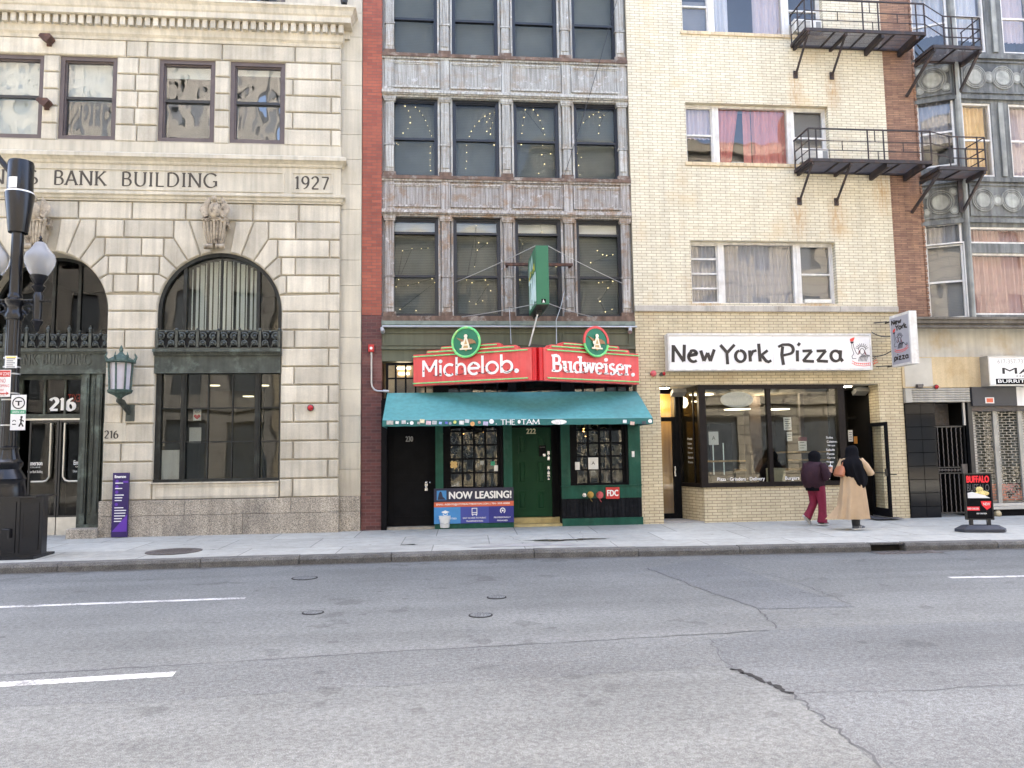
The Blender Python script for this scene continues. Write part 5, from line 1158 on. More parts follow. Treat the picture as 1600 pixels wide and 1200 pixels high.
# ---------------- awning
M['teal'] = mk('teal_canvas', (.085,.275,.27), .65, .08, 1.0, (.07,.17,.165,1), .45, .18, .05, 60); M['teal_shaded'] = mk('teal_valance_shaded', (.022,.135,.125), .6, .1, 3, streak=.1)  # valance is the same canvas, its shade put into a darker colour
aw0, az1 = at(605, 614, .02); aw1 = at(995, 613, .02)[0]; ay = -1.3; az0 = at(800, 655, ay)[1]; azv = at(800, 664.5, ay)[1]; af0, af1 = at(597.5, 655, ay)[0], at(1020, 655, ay)[0]
t = thing('awning', 'sloping teal canvas awning over the pub front, THE TAM on its valance', 'awning', ((aw0+aw1)/2, 0, az0))
b = MB(); n1, n2 = 26, 10; grid = []
for j in range(n2+1):
    v = j/n2; rowv = []
    for i in range(n1+1):
        u = i/n1; xa_ = aw0+(aw1-aw0)*u; xf_ = af0+(af1-af0)*u; sag = .05*sin(pi*v)*(abs(sin(pi*u*4))**.5)+.012*sin(u*23+v*3)*sin(pi*v)
        rowv.append(b.V((xa_+(xf_-xa_)*v, .02+(ay-.02)*v, az1+(az0-az1)*v-sag)))
    grid.append(rowv)
for j in range(n2):
    for i in range(n1): b.F((grid[j][i], grid[j+1][i], grid[j+1][i+1], grid[j][i+1]))
b.quad((aw0, .02, az1), (af0, ay, az0), (af0, ay, azv), (aw0, .02, azv+.0)); b.quad((aw1, .02, az1), (aw1, .02, azv), (af1, ay, azv), (af1, ay, az0))
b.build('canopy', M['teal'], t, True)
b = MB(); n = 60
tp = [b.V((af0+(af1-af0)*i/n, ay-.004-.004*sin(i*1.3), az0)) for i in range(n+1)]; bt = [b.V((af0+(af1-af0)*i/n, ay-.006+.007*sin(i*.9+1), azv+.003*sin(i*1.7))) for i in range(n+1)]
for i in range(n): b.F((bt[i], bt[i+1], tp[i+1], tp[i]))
b.build('valance', M['teal_shaded'], t)
b = MB(); b.tube([(af0, ay+.02, az0-.01), (af1, ay+.02, az0-.01)], .018, 6)
for x in (af0+.05, af1-.05): b.tube([(x, ay+.02, az0-.02), (x, .0, az0-.02)], .015, 6)
b.build('awning_frame', M['ash'], t)
b = MB(); tz0, tz1 = at(812, 663.2, ay)[1], at(812, 655.5, ay)[1]
write(b, 'THE', CAPS, at(782, 659, ay)[0], at(805.5, 659, ay)[0], tz0, tz1, ay-.016, .017, .4, .016, .003, 0, .07); write(b, 'TAM', CAPS, at(814, 659, ay)[0], at(843.5, 659, ay)[0], tz0, tz1, ay-.016, .017, .4, .016, .003, 0, .07)
x, z = at(811, 659, ay); b.disc((x, ay-.012, z), .03, .006, 8, rz=.04); b.build('lettering', M['letter_white'], t)
SC_ = [((.42,.40,.36), 'r'), ((.70,.70,.68), 'r'), ((.5,.5,.5), 'r'), ((.70,.72,.72), 'c'), ((.45,.42,.40), 'r'), ((.66,.62,.42), 'r'), ((.62,.45,.50), 'r'), ((.42,.45,.46), 'r'), ((.25,.38,.70), 'r'), ((.10,.12,.45), 'r'), ((.3,.32,.36), 'c'), ((.62,.66,.20), 'c'), ((.6,.6,.58), 'r'), ((.52,.54,.55), 'r'), ((.62,.33,.12), 'c'), ((.5,.33,.28), 'c'), ((.42,.40,.55), 'r'), ((.78,.78,.76), 'c')]
SP = [(85,148,122),(168,200,122),(225,265,118),(303,338,126),(372,400,126),(395,440,108),(455,500,124),(512,555,122),(575,603,126),(632,658,124),(667,695,130),(710,740,118),(765,810,122),(818,858,108),(868,910,134),(940,967,120),(990,1035,130),(1045,1090,112)]
ST = [(590+a/6, 590+c/6, 640+y/6, s_) for (a, c, y), s_ in zip(SP, SC_)]+[(861, 885.5, 659.5, ((.72,.72,.70), 'c')), (973, 979, 658.5, ((.66,.68,.70), 'r')), (984.5, 991, 661.5, ((.55,.40,.33), 'r')), (1003, 1009, 660.5, ((.06,.07,.08), 'r')), (1012.5, 1018.5, 658, ((.80,.80,.78), 'c')), (636, 638, 661.5, ((.8,.8,.8), 'c')), (774.5, 776, 662.5, ((.8,.8,.8), 'c'))]
for i, (a, c, py, (colr, sh)) in enumerate(ST):
    x0, x1 = at(a, py, ay)[0], at(c, py, ay)[0]; z = at(a, py, ay)[1]; hw = (x1-x0)/2; hh = min(.05, max(.012, hw*1.0)); xm = (x0+x1)/2; b = MB(); th = random.uniform(-.15, .15)
    if sh == 'c': b.prism([(xm+hw*cos(2*pi*k/16), z+hh*sin(2*pi*k/16)) for k in range(16)], ay-.020, ay-.010)
    else: b.prism([(xm+(u*cos(th)-v*sin(th)), z+(u*sin(th)+v*cos(th))) for u, v in ((-hw, -hh*.8), (hw, -hh*.8), (hw, hh*.8), (-hw, hh*.8))], ay-.020, ay-.010)
    o = b.build('sticker', mk('sticker_print', colr, .6, .35, 26), t)
# ---------------- neon beer signs, meeting at a ridge above the awning
M['coral'] = mk('coral_red_enamel', (.66,.070,.066), .4, .10, 1.5, (.74,.17,.15,1), .4, .18); M['red_deep'] = mk('deep_red_enamel', (.55,.012,.018), .4, .1, 3)
M['neon_green'] = mk('green_neon_tube', (.16,.62,.20), .3, .1, 20, (.75,.70,.25,1), .8); M['emblem_green'] = mk('emblem_green', (.008,.15,.08), .4, .1, 5); M['gold'] = mk('emblem_gold', (.52,.34,.13), .5, .2, 20); M['feather'] = mk('emblem_brown', (.30,.16,.07), .6, .3, 40); M['cream'] = flat('emblem_cream', (.82,.72,.55)); M['tubehole'] = flat('tube_socket', (.012,.012,.012))
def beer_sign(name, label, pA, pB, word, font, wd, nib, serif, lf, emb, tiers, apex_right):
    o = Vector((pA[0], pA[1], SB0)); u = Vector((pB[0]-pA[0], pB[1]-pA[1], 0)); Ln = u.length; H = SB1-SB0
    t_ = thing(name, label, 'neon sign', ((pA[0]+pB[0])/2, 0, SB0)); Mx = frame(o, u, (0, 0, 1))
    b_ = MB(Mx); b_.box(0, Ln, 0, .20, 0, H)
    z = H
    prof = []
    for (a, d, e) in tiers:
        w0, w1, h = Ln*a, Ln*d, H*e; n = 6; r_ = h*.8
        pl = [(w0, z)]+[(w1, z)]+[(w1-r_+r_*cos(rad(q)), z+h-r_+r_*sin(rad(q))) for q in range(0, 91, 18)]+[(w0+r_+r_*cos(rad(q)), z+h-r_+r_*sin(rad(q))) for q in range(90, 181, 18)]
        b_.prism(pl, 0, .18); prof.append((w0, w1, z+h*.42)); z += h
    b_.build('sign_box', M['coral'], t_)
    cxe = Ln*emb[0]; cze = H*emb[1]; rr = H*.46
    b_ = MB(Mx)
    for zz_ in (H*.93, H*.075): b_.tube([(.03*Ln if not apex_right else .0, -.03, zz_), (Ln if not apex_right else Ln*.97, -.03, zz_)], .014, 6)
    for w0, w1, zz_ in prof: b_.tube([(w0+.04, -.03, zz_), (w1-.08, -.03, zz_)], .014, 6)
    b_.build('green_neon_lines', M['neon_green'], t_, True)
    b_ = MB(Mx); b_.disc((cxe, -.035, cze), rr*.95, .03, 36); e_ = b_.build('round_emblem', M['emblem_green'], t_)
    b_ = MB(Mx); ra = rr*1.0
    if apex_right: b_.tube([(cxe+ra*cos(2*pi*k/40), -.07, cze+ra*sin(2*pi*k/40)) for k in range(40)], .026, 8, closed=True); b_.build('emblem_ring', M['neon_green'], e_, True)
    else:
        b_.tube([(cxe+ra*cos(rad(a)), -.07, cze+ra*sin(rad(a))) for a in range(-170, -5, 8)], .026, 8); b_.build('emblem_ring', M['neon_green'], e_, True)
        b_ = MB(Mx); b_.ribbon(arc(cxe, cze, ra, ra, -4, 188, 30), .05, -.05, .03); b_.build('emblem_rim', M['coral'], e_)
    s_ = rr
    b_ = MB(Mx)                                                  # spread eagle on a letter A
    b_.prism([(cxe+s_*x, cze+s_*z) for x, z in ((-.06,.06),(-.22,.18),(-.42,.26),(-.68,.34),(-.56,.22),(-.40,.10),(-.26,-.05),(-.10,-.12))][::1], -.085, -.066)
    b_.prism([(cxe+s_*x, cze+s_*z) for x, z in ((.06,.02),(.16,-.16),(.40,-.14),(.62,-.10),(.74,-.16),(.66,.04),(.44,.18),(.20,.22))], -.085, -.066)
    b_.build('eagle_wings', M['feather'], e_)
    b_ = MB(Mx)
    b_.prism([(cxe+s_*x, cze+s_*z) for x, z in ((-.42,-.52),(-.40,-.42),(-.20,-.38),(-.02,.30),(.06,.30),(.22,-.38),(.44,-.42),(.46,-.52),(.14,-.52),(.02,-.62),(-.10,-.52))], -.094, -.086)
    b_.build('letter_a', M['gold'], e_)
    b_ = MB(Mx); b_.ribbon([(cxe-s_*.24, cze-s_*.40), (cxe+s_*.0, cze+s_*.34)], .035, -.095, .004); b_.ribbon([(cxe+s_*.04, cze+s_*.34), (cxe+s_*.26, cze-s_*.40)], .035, -.0955, .004); b_.ribbon([(cxe-s_*.42, cze-s_*.46), (cxe+s_*.46, cze-s_*.46)], .03, -.096, .004)
    b_.ribbon([(cxe-s_*.10, cze-s_*.2), (cxe+s_*.14, cze-s_*.2)], .025, -.0965, .004)
    b_.disc((cxe+s_*.02, -.094, cze+s_*.40), .04, .006, 12); b_.disc((cxe-s_*.22, -.0945, cze-s_*.08), .04, .006, 10); b_.build('eagle_body', M['cream'], e_)
    b_ = MB(Mx); zl, zh = H*.275, H*.80
    write(b_, word, font, Ln*lf[0], Ln*lf[1], zl, zh, -.002, wd, nib, serif, .008, 0, .11 if serif else .06)
    lt = b_.build('lettering', M['letter_white'], t_)
    rg_ = random.Random(len(word)); b_ = MB(Mx)
    for k in range(17): x = Ln*(lf[0]+.02+(lf[1]-lf[0]-.04)*k/16.5); b_.disc((x, -.016, zl+rg_.choice((.03, .05, (zh-zl)*.6, (zh-zl)*.35))), .015, .012, 8)
    for k in range(4): x = Ln*(lf[0]+.1+.2*k); b_.tube([(x, -.02, zl+.03), (x+.08, -.025, zl+.0), (x+.2, -.02, zl+.04)], .006, 5)
    b_.build('tube_sockets', M['tubehole'], lt)
    b_ = MB(Mx); b_.box(Ln*.45, Ln*.80, -.003, 0, H*.165, H*.178); b_.build('small_print', M['red_deep'], t_)
    b_ = MB(Mx)
    if apex_right: b_.box(Ln, Ln+.09, .02, .2, -.0, H)
    else: b_.box(-.09, 0, .02, .2, 0, H)
    b_.build('red_end_cap', M['red_deep'], t_)
    b_ = MB(Mx); b_.box(.05, Ln-.1, .2, .32, H*.1, H*1.05); b_.build('steel_back_frame', M['black_iron'], t_)
    for k in (.3, .75):
        b_ = MB(); p = Mx @ Vector((Ln*k, .3, H*.6)); b_.tube([p, (p.x, .05, p.z)], .02, 6); b_.build('support_arm', M['black_iron'], t_)
SYA, SYE = -1.25, -.10
pl = at(646, 577, SYE); pc = at(831, 570, SYA); pc2 = at(849.5, 570, SYA); pr = at(998, 577, SYE-.1)
SB0 = (at(646, 601, SYE)[1]+at(832, 597, SYA)[1]+at(998, 600.5, SYE-.1)[1])/3; SB1 = (at(646, 554, SYE)[1]+at(832, 543.5, SYA)[1]+at(998, 553, SYE-.1)[1])/3
beer_sign('neon_beer_sign', 'red neon beer sign lettered Michelob with stepped top and round eagle emblem', (pl[0], SYE), (pc[0], SYA), 'Michelob.', SANS, .052, None, 0, (.075, .90), (.47, 1.28), [(.115, .89, .11), (.24, .75, .10)], True)
beer_sign('neon_beer_sign', 'red neon beer sign lettered Budweiser in thick white slab letters', (pc2[0], SYA), (pr[0], SYE-.1), 'Budweiser.', SLAB, .066, .5, .055, (.075, .95), (.52, 1.28), [(.06, .90, .11), (.18, .79, .10)], False)
b = MB(); b.prism([(pc[0]-.1, SB1), (pc2[0]+.15, SB1), (pc2[0]+.1, SB1+.1), (pc[0]+.05, SB1+.12)], SYA+.35, SYA+.5); tag(b.build('junction_box', M['black_iron']), 'black junction box behind the ridge where the two beer signs meet', 'electrical box')
# ---------------- projecting green box sign
M['box_green'] = mk('green_box_paint', (.035,.145,.075), .45, .06, 3, spec=.3); M['pale_mint'] = flat('mint_lettering', (.62,.78,.74)); M['yel'] = flat('yellow_print', (.75,.62,.05))
bY0, bY1 = -1.55, -.25; bx0, bx1 = at(837.5, 430, bY0)[0], at(857.5, 430, bY0)[0]; bz0, bz1 = at(848, 475.5, bY0)[1], at(848, 383.5, bY0)[1]
t = thing('projecting_sign', 'green box sign jutting edge-on from the iron front, TAM on its side', 'sign', ((bx0+bx1)/2, 0, bz0))
b = MB(); b.block(bx0, bx1, bY0, bY1, bz0, bz1, .008); b.build('sign_box', M['box_green'], t)
Mx = frame(Vector((bx0-.002, bY1, bz0)), (0, -1, 0), (0, 0, 1)); Lw = bY1-bY0; Hh = bz1-bz0
b = MB(Mx); write(b, 'TAM', CAPS, Lw*.08, Lw*.97, Hh*.06, Hh*.56, 0, .12, .55, .05, .004, 0, .1); b.ribbon([(Lw*.1, Hh*.66), (Lw*.28, Hh*.9), (Lw*.36, Hh*.68), (Lw*.52, Hh*.92), (Lw*.6, Hh*.7)], .06, 0, .003); b.build('lettering', M['pale_mint'], t)
b = MB(Mx); b.ribbon([(Lw*.12, Hh*.6), (Lw*.4, Hh*.7)], .05, 0, .005); b.ribbon([(Lw*.62, Hh*.62), (Lw*.78, Hh*.72), (Lw*.82, Hh*.62)], .05, 0, .005); b.build('yellow_print', M['yel'], t)
b = MB(); b.box(bx0+.02, bx1-.02, bY0+.02, bY1-.02, bz0-.012, bz0); xm = (bx0+bx1)/2
for yy in (bY1-.15, (bY0+bY1)/2): b.box(xm-.06, xm+.06, yy-.08, yy+.08, bz0-.07, bz0-.012); b.tube([(xm-.03, yy, bz0-.09), (xm-.03, yy, bz0-.07)], .03, 8)
b.build('base_fittings', M['black_iron'], t)
b = MB(); x0, x1, z0, z1 = rc(846, 467, 853, 473, bY0-.003); b.box(x0, x1, bY0-.003, bY0, z0, z1); b.build('maker_plate', M['black'], t)
b = MB(); b.prism([(x0+.02, z0+.005), (x1-.02, z0+.005), (xm+.01, z1-.01)], bY0-.006, bY0-.003); b.build('plate_print', M['letter_white'], t)
xa_, z_ = at(789, 414, -.1); xb_ = at(894, 414, -.1)[0]; b = MB(); b.box(xa_, xb_, -.2, -.13, z_-.03, z_+.03); b.box(xa_+.02, xa_+.07, -.13, .02, z_-.03, z_+.03); b.box(xb_-.07, xb_-.02, -.13, .02, z_-.03, z_+.03); b.build('support_bar', M['rust'], t)
GW = 'guy wires bracing the projecting green sign'
def gw(p, q, lab, r=.008): wire('guy_wire', lab, 'wire', [p, q], r, M['ash'], .02, GW)
p = at(712, 440, -.02); gw((bx0, bY0+.03, bz1), (p[0], .02, p[1]), 'upper left guy wire of the projecting green sign')
p = at(973, 442, -.02); gw((bx1, bY0+.03, bz1), (p[0], .02, p[1]), 'upper right guy wire of the projecting green sign')
p = at(718, 495, -.02); gw((bx0, bY0+.03, bz0+.02), (p[0], .02, p[1]), 'lower left guy wire of the projecting green sign')
p = at(928, 495, -.02); gw((bx1, bY0+.03, bz0+.02), (p[0], .02, p[1]), 'lower right guy wire of the projecting green sign')
wire('feed_pipe', 'pale pipe slanting from the green box sign down to the beer signs', 'pipe', [(xm-.02, (bY0+bY1)/2, bz0-.05), (pc[0]+.0, SYA+.4, SB1+.08)], .018, M['ash'])
p = at(796, 480, -.02); q_ = at(798, 538, -.3); wire('hanger_wire', 'thin wire holding up the sign lettered Michelob', 'wire', [(p[0], .0, p[1]), (q_[0], -.4, q_[1])], .007, M['ash'])
p = at(882, 455, -.02); q_ = at(869, 538, -.3); r_ = at(869, 500, -.2); wire('hanger_wire', 'looping wire that drops to the top of the sign lettered Budweiser', 'wire', [(p[0], .0, p[1]), (at(876, 480, -.1)[0], -.1, at(876, 480, -.1)[1]), (r_[0], -.2, r_[1]), (q_[0], -.35, q_[1])], .009, M['ash'])
# small floodlights and the pull box
for px, nm in ((596.5, 'left'), (985.5, 'right')):
    x, z = at(px, 515, -.1); t = thing('security_camera', 'tiny pale security camera under the green ledge, '+nm+' end of the pub', 'camera', (x, -.03, z)); b = MB(); b.tube([(x, .02, z+.06), (x, -.08, z+.05)], .02, 6); b.build('mount', M['ash'], t); b = MB(); b.tube([(x, -.06, z+.04), (x+(.03 if nm == 'left' else -.03), -.14, z-.06)], [.04, .05], 10); b.build('housing', M['ash'], t)
x0, x1, z0, z1 = rc(575.5, 538.5, 584.5, 550, -.05)
t = thing('fire_alarm_box', 'small red fire alarm box with a pale conduit on the maroon brick pier', 'alarm box', ((x0+x1)/2, 0, z0)); b = MB(); b.block(x0, x1, -.08, .004, z0, z1, .01); b.build('red_case', M['red_sign'], t)
b = MB(); b.disc(((x0+x1)/2, -.08, (z0+z1)/2), .03, .005, 12); b.build('round_mark', M['letter_white'], t)
pp = [at(*p, -.03) for p in ((580.5, 550), (580.5, 598), (581.5, 604), (585, 609), (590, 611), (606, 611.5))]; b = MB(); b.tube([(x, -.03, z) for x, z in pp], .02, 8); b.tube([(pp[-2][0]+.12, -.03, pp[-2][1]), (pp[-1][0]+.02, -.03, pp[-1][1])], .03, 8); b.build('conduit', M['ash'], t)
shell(XB0+.01, XW1-.01, .6, TOPZ+.1, bar); b = MB(); b.box(XB0, XW1, .2, 8, TOPZ, TOPZ+.15); b.build('roof', M['joint'], bar)
# ================================================================ yellow brick building
yel = thing('yellow_brick_building', 'pale yellow brick building with wide three-part windows above a pizza shop', 'building', (7.6, 0, .03))
YX0, YX1 = 4.455, 10.76
YZ = lambda y, x=1190: at(x, y, 0)[1]
yz_led0, yz_led1 = YZ(487.5), YZ(478.5)
W3 = rc(1072, 159.5, 1298, 258, 0); W2_ = rc(1077, 375.5, 1310, 474.5, 0); W1_ = rc(1066, -60, 1292, 57, 0)
WX0 = (W3[0]+W2_[0])/2; WX1 = (W3[1]+W2_[1])/2
ywins = [(WX0, WX1, W2_[2], W2_[3]), (WX0, WX1, W3[2], W3[3]), (WX0, WX1, W1_[2], W1_[2]+(W3[3]-W3[2]))]
b = MB(); wall(b, YX0, YX1, yz_led1, TOPZ+.4, 0, [(*w_, .24) for w_ in ywins]); b.build('brick_wall', M['yellow'], yel)
M['ledge_stone'] = mk('ledge_stone', (.46,.42,.36), .8, .15, 3, (.25,.22,.18,1), .4, .2, .1, 90)
b = MB(); x = YX0+.0
for l in (1.75, 1.62, 1.5, 1.43): xe = min(x+l, YX1-.0); b.block(x+.002, xe-.002, -.05, .2, yz_led0, yz_led1, .008); x = xe
b.build('stone_ledge', M['ledge_stone'], yel)
SOF = 3.09
PL = at(1034, 700)[0]; PR = at(1378, 700)[0]
b = MB(); wall(b, YX0, YX1, -.05, yz_led0, 0.002, [(PL, PR, -.06, SOF, 0)])
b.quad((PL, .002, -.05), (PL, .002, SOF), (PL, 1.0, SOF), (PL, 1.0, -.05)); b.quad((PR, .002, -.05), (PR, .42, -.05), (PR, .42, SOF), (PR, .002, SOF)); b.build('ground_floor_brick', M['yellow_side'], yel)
shell(YX0+.02, YX1-.01, .2, TOPZ+.4, yel); b = MB(); b.box(YX0, YX1, .16, 8, TOPZ+.4, TOPZ+.5); b.quad((YX0, .0, -.05), (YX0, 6, -.05), (YX0, 6, TOPZ+.4), (YX0, 0, TOPZ+.4)); b.build('roof', M['joint'], yel)
# row of upright bricks for sills
b = MB()
for w_ in ywins[1:]:
    n = 44
    for k in range(n): x = w_[0]-.06+k*(w_[1]-w_[0]+.12)/n; b.block(x+.003, x+(w_[1]-w_[0]+.12)/n-.003, -.035, .1, w_[2]-.085, w_[2]-.004, .004)
b.build('window_sill', mk('sill_bricks', (.60,.48,.31), .75, .15, 8, isl=.12), yel)
M['cur_pink'] = mk('pink_curtain', (.66,.27,.215), .8, .12, 2); M['cur_pale'] = mk('pale_curtain', (.66,.56,.55), .8, .1, 2); M['cur_white'] = mk('net_curtain', (.66,.66,.67), .8, .08, 2); M['cur_yellow'] = mk('yellow_curtain', (.80,.55,.24), .8, .1, 2); M['cur_dusty'] = mk('dusty_curtain', (.56,.36,.32), .8, .15, 2); M['cur_grey'] = mk('grey_net', (.40,.40,.42), .8, .05, 2); M['ac'] = mk('cream_casing', (.66,.64,.58), .5, .1, 8, (.4,.36,.3,1), .4)
def curtain(name, x0, x1, z0, z1, y, m, parent, seed=0, gather=1.0, Mx=None):
    rg_ = random.Random(seed); n = max(10, int((x1-x0)/.018)); ph = [rg_.uniform(0, 6) for _ in range(3)]; bb = MB(Mx); c = []
    for j in range(5):
        v = j/4; rowv = []
        for i in range(n+1):
            u = i/n; xx = x0+(x1-x0)*(u if gather == 1 else u*(1-(1-gather)*v*.9)); rowv.append(bb.V((xx, y+.025*sin(u*(x1-x0)*58+ph[0])+.015*sin(u*(x1-x0)*31+ph[1]+v), z1+(z0-z1)*v)))
        c.append(rowv)
    for j in range(4):
        for i in range(n): bb.F((c[j][i], c[j+1][i], c[j+1][i+1], c[j][i+1]))
    return bb.build(name, m, parent, True)
M['g_apt'] = glass('apartment_glass', (.90,.90,.90,1), .008, 1.0, 1.2)
def yellow_window(w_, kind):
    x0, x1, z0, z1 = w_; y = .15; Wd = x1-x0
    a, d = x0+Wd*.218, x0+Wd*.745
    f = MB(); f.box(x0, x1, y-.0, y+.1, z1-.05, z1-.0); f.box(x0, x1, y-.03, y+.1, z0, z0+.03)
    f.box(x0, x0+.035, y, y+.1, z0+.03, z1-.05); f.box(x1-.05, x1, y, y+.1, z0+.03, z1-.05)
    for m_, h in ((a, .075), (d, .085)): f.box(m_-h, m_+h, y-.02, y+.1, z0+.03, z1-.05); f.box(m_-.012, m_+.012, y-.035, y-.02, z0+.03, z1-.05)
    o = f.build('window', M['white_frame'], yel)
    def hung(xa, xb, n):
        f = MB(); zz0, zz1 = z0+.03, z1-.05
        ring(f, xa, xb, zz0, zz1, .03, y+.02, y+.08)
        for k in range(1, n): z = zz0+(zz1-zz0)*k/n; f.box(xa+.03, xb-.03, y+.01, y+.08, z-.02, z+.02)
        f.build('sash', M['white_frame'], o); pane('pane', xa+.03, xb-.03, zz0+.03, zz1-.03, y+.05, M['g_apt'], o)
    nl = 4 if kind == 0 else 2
    hung(x0+.035, a-.075, nl); hung(d+.085, x1-.05, 2); pane('pane', a+.075, d-.085, z0+.03, z1-.05, y+.05, M['g_apt'], o)
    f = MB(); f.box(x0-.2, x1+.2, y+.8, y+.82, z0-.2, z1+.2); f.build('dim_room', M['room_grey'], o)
    zc0, zc1 = z0+.02, z1-.03
    if kind == 0:
        curtain('net_curtain', a+.05, d-.05, zc0, zc1, y+.14, M['cur_grey'], o, 1); curtain('net_curtain', x0+.03, a-.05, zc0, zc1, y+.14, M['cur_grey'], o, 2)
        f = MB(); f.box(d+.1, x1-.06, y+.12, y+.125, z0+.1, z1-.1); f.build('insect_screen', M['screen'], o)
        f = MB(); f.box(d+.14, x1-.1, y-.06, y+.09, z0+.035, z0+.12); f.build('vent_panel', M['ac'], o)
    elif kind == 1:
        curtain('pink_curtain', a+.05, a+(d-a)*.34, zc0, zc1, y+.14, M['cur_pink'], o, 3, .55); curtain('pink_curtain', a+(d-a)*.40, a+(d-a)*.49, zc0, zc1, y+.14, M['cur_pink'], o, 8); curtain('pink_curtain', a+(d-a)*.52, d, zc0, zc1, y+.14, M['cur_pink'], o, 4)
        curtain('pale_curtain', x0+.03, a-.04, zc0+.65, zc1, y+.14, M['cur_pale'], o, 5); f = MB(); f.box(d+.1, x1-.06, y+.12, y+.125, z0+.1, z1-.1); f.build('insect_screen', M['screen'], o)
        f = MB(); f.box(a+(d-a)*.28, a+(d-a)*.56, y+.4, y+.42, z0, z0+.25); f.build('white_box', M['white'], o)
    else:
        curtain('net_curtain', a+.05, a+(d-a)*.25, zc0, zc1, y+.14, M['cur_white'], o, 6); curtain('net_curtain', a+(d-a)*.6, d, zc0, zc1, y+.14, M['cur_pale'], o, 7); f = MB(); f.box(x0+.04, a-.08, y+.12, y+.125, z0+.1, z0+.9); f.build('insect_screen', M['screen'], o)
    return (d, x1, z0)
for k, w_ in enumerate(ywins):
    d, x1, z0 = yellow_window(w_, k)
    if k:
        t = thing('window_air_conditioner', 'white air conditioner in the '+('middle' if k == 1 else 'top')+' yellow-brick window behind the fire escape', 'air conditioner', ((d+x1)/2, .1, z0)); b = MB(); b.block(d+.12, x1-.09, -.10, .3, z0+.035, z0+.36, .012); b.build('casing', M['ac'], t)
        b = MB()
        for q_ in range(8): b.box(d+.16, d+.16+(x1-d-.3)*.6, -.104, -.1, z0+.07+q_*.032, z0+.085+q_*.032)
        b.box(x1-.24, x1-.12, -.106, -.1, z0+.08, z0+.3); b.build('grille', M['screen'], t)
# ---------------- pizza shop front
M['dark_frame'] = mk('dark_bronze_frame', (.014,.011,.010), .5, .2, 5, spec=.12); M['soffit'] = mk('soffit_paint', (.40,.38,.34), .7, .1, 3)
fx0, fx1 = at(1097, 680)[0], at(1315, 680)[0]; sz0 = at(1200, 760)[1]; sill_x0 = at(1103, 790)[0]
ax0 = at(1062, 700, 1.0)[0]
shop = thing('pizza_shop', 'pizza shop front with dark-framed show window on a low brick base and recessed doors', 'shop front', ((fx0+fx1)/2, 0, .03))
b = MB(); b.quad((PL, .0, SOF), (PL, 1.6, SOF-.02), (PR, 1.6, SOF-.02), (PR, .0, SOF)); b.build('soffit', M['soffit'], shop)
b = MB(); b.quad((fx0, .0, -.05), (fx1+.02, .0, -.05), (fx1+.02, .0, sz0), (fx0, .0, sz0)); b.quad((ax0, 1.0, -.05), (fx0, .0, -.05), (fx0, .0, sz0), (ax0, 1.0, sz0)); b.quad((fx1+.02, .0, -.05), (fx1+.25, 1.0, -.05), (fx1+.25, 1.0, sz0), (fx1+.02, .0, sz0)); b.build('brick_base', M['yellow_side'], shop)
sd = Vector((ax0-fx0, 1.0, 0)); sl_ = sd.length; Ms = frame(Vector((ax0, 1.0, 0)), (-sd.x, -1.0, 0), (0, 0, 1))
b = MB()
b.box(fx0-.06, fx0+.10, -.03, .10, sz0, SOF); b.box(fx1-.06, fx1+.10, -.03, .10, sz0, SOF); b.box(fx0+.10, fx1-.06, -.03, .10, sz0, sz0+.10); b.box(fx0+.10, fx1-.06, -.03, .10, SOF-.10, SOF)
xm_ = at(1203, 680)[0]; b.box(xm_-.045, xm_+.045, -.02, .10, sz0+.1, SOF-.1); xm2 = at(1302, 680)[0]
b.M = Ms; b.box(0, sl_-.06, -.02, .06, sz0, sz0+.09); b.box(0, sl_-.06, -.02, .06, SOF-.12, SOF); b.box(0, .07, -.02, .06, sz0+.09, SOF-.12); b.box(sl_*.62, sl_*.66, -.0, .04, sz0+.09, SOF-.12)
sf = b.build('show_window', M['dark_frame'], shop)
b = MB(); b.quad((fx1+.1, .1, sz0), (fx1+.25, 1.0, sz0), (fx1+.25, 1.0, SOF), (fx1+.1, .1, SOF)); b.quad((fx1+.25, 1.0, 0), (fx1+.45, 1.0, 0), (fx1+.45, 1.0, SOF), (fx1+.25, 1.0, SOF)); b.build('dark_return', M['black'], sf)
M['g_shop'] = glass('shop_window_glass', (.80,.81,.78,1), .003, .9, 1.15)
pane('pane', fx0+.1, xm_-.045, sz0+.1, SOF-.1, .03, M['g_shop'], sf); pane('pane', xm_+.045, fx1-.06, sz0+.1, SOF-.1, .03, M['g_shop'], sf)
b = MB(Ms); b.box(.07, sl_-.06, .01, .016, sz0+.09, SOF-.12); b.build('side_pane', M['g_shop'], sf)
# shop interior
M['shopwall'] = mk('shop_wall', (.10,.08,.05), .7, .2, 2); M['shopwood'] = mk('shop_wood', (.55,.36,.15), .5, .2, 3, streak=.3); M['tilefloor'] = mk('shop_floor', (.22,.20,.17), .5, .1, 4)
room('shop_interior', ax0-.0, PR+.4, .02, SOF-.03, 1.2, 6.5, M['shopwall'], shop)
b = MB(); b.box(ax0, PR, .1, 6.5, .0, .019); b.build('shop_floor', M['tilefloor'], shop)
b = MB()
for px, py, Y, r in ((1152, 640, 2.2, .33), (1215, 640, 2.4, .30), (1096, 617, 2.0, .30)):
    x, z = at(px, py, Y); b.lathe((x, Y, z), [(r, 0), (r, .012)], 24)
for px, py, Y in ((1086, 628, 1.8), (1090, 611, 2.4), (1262, 606, 3), (1225, 607, 3.6), (1158, 607, 3.2), (1120, 606, 3.0)): x, z = at(px, py, Y); b.lathe((x, Y, z), [(.09, 0), (.09, .02)], 12)
b.build('pendant_lamp', M['lampglow'], shop)
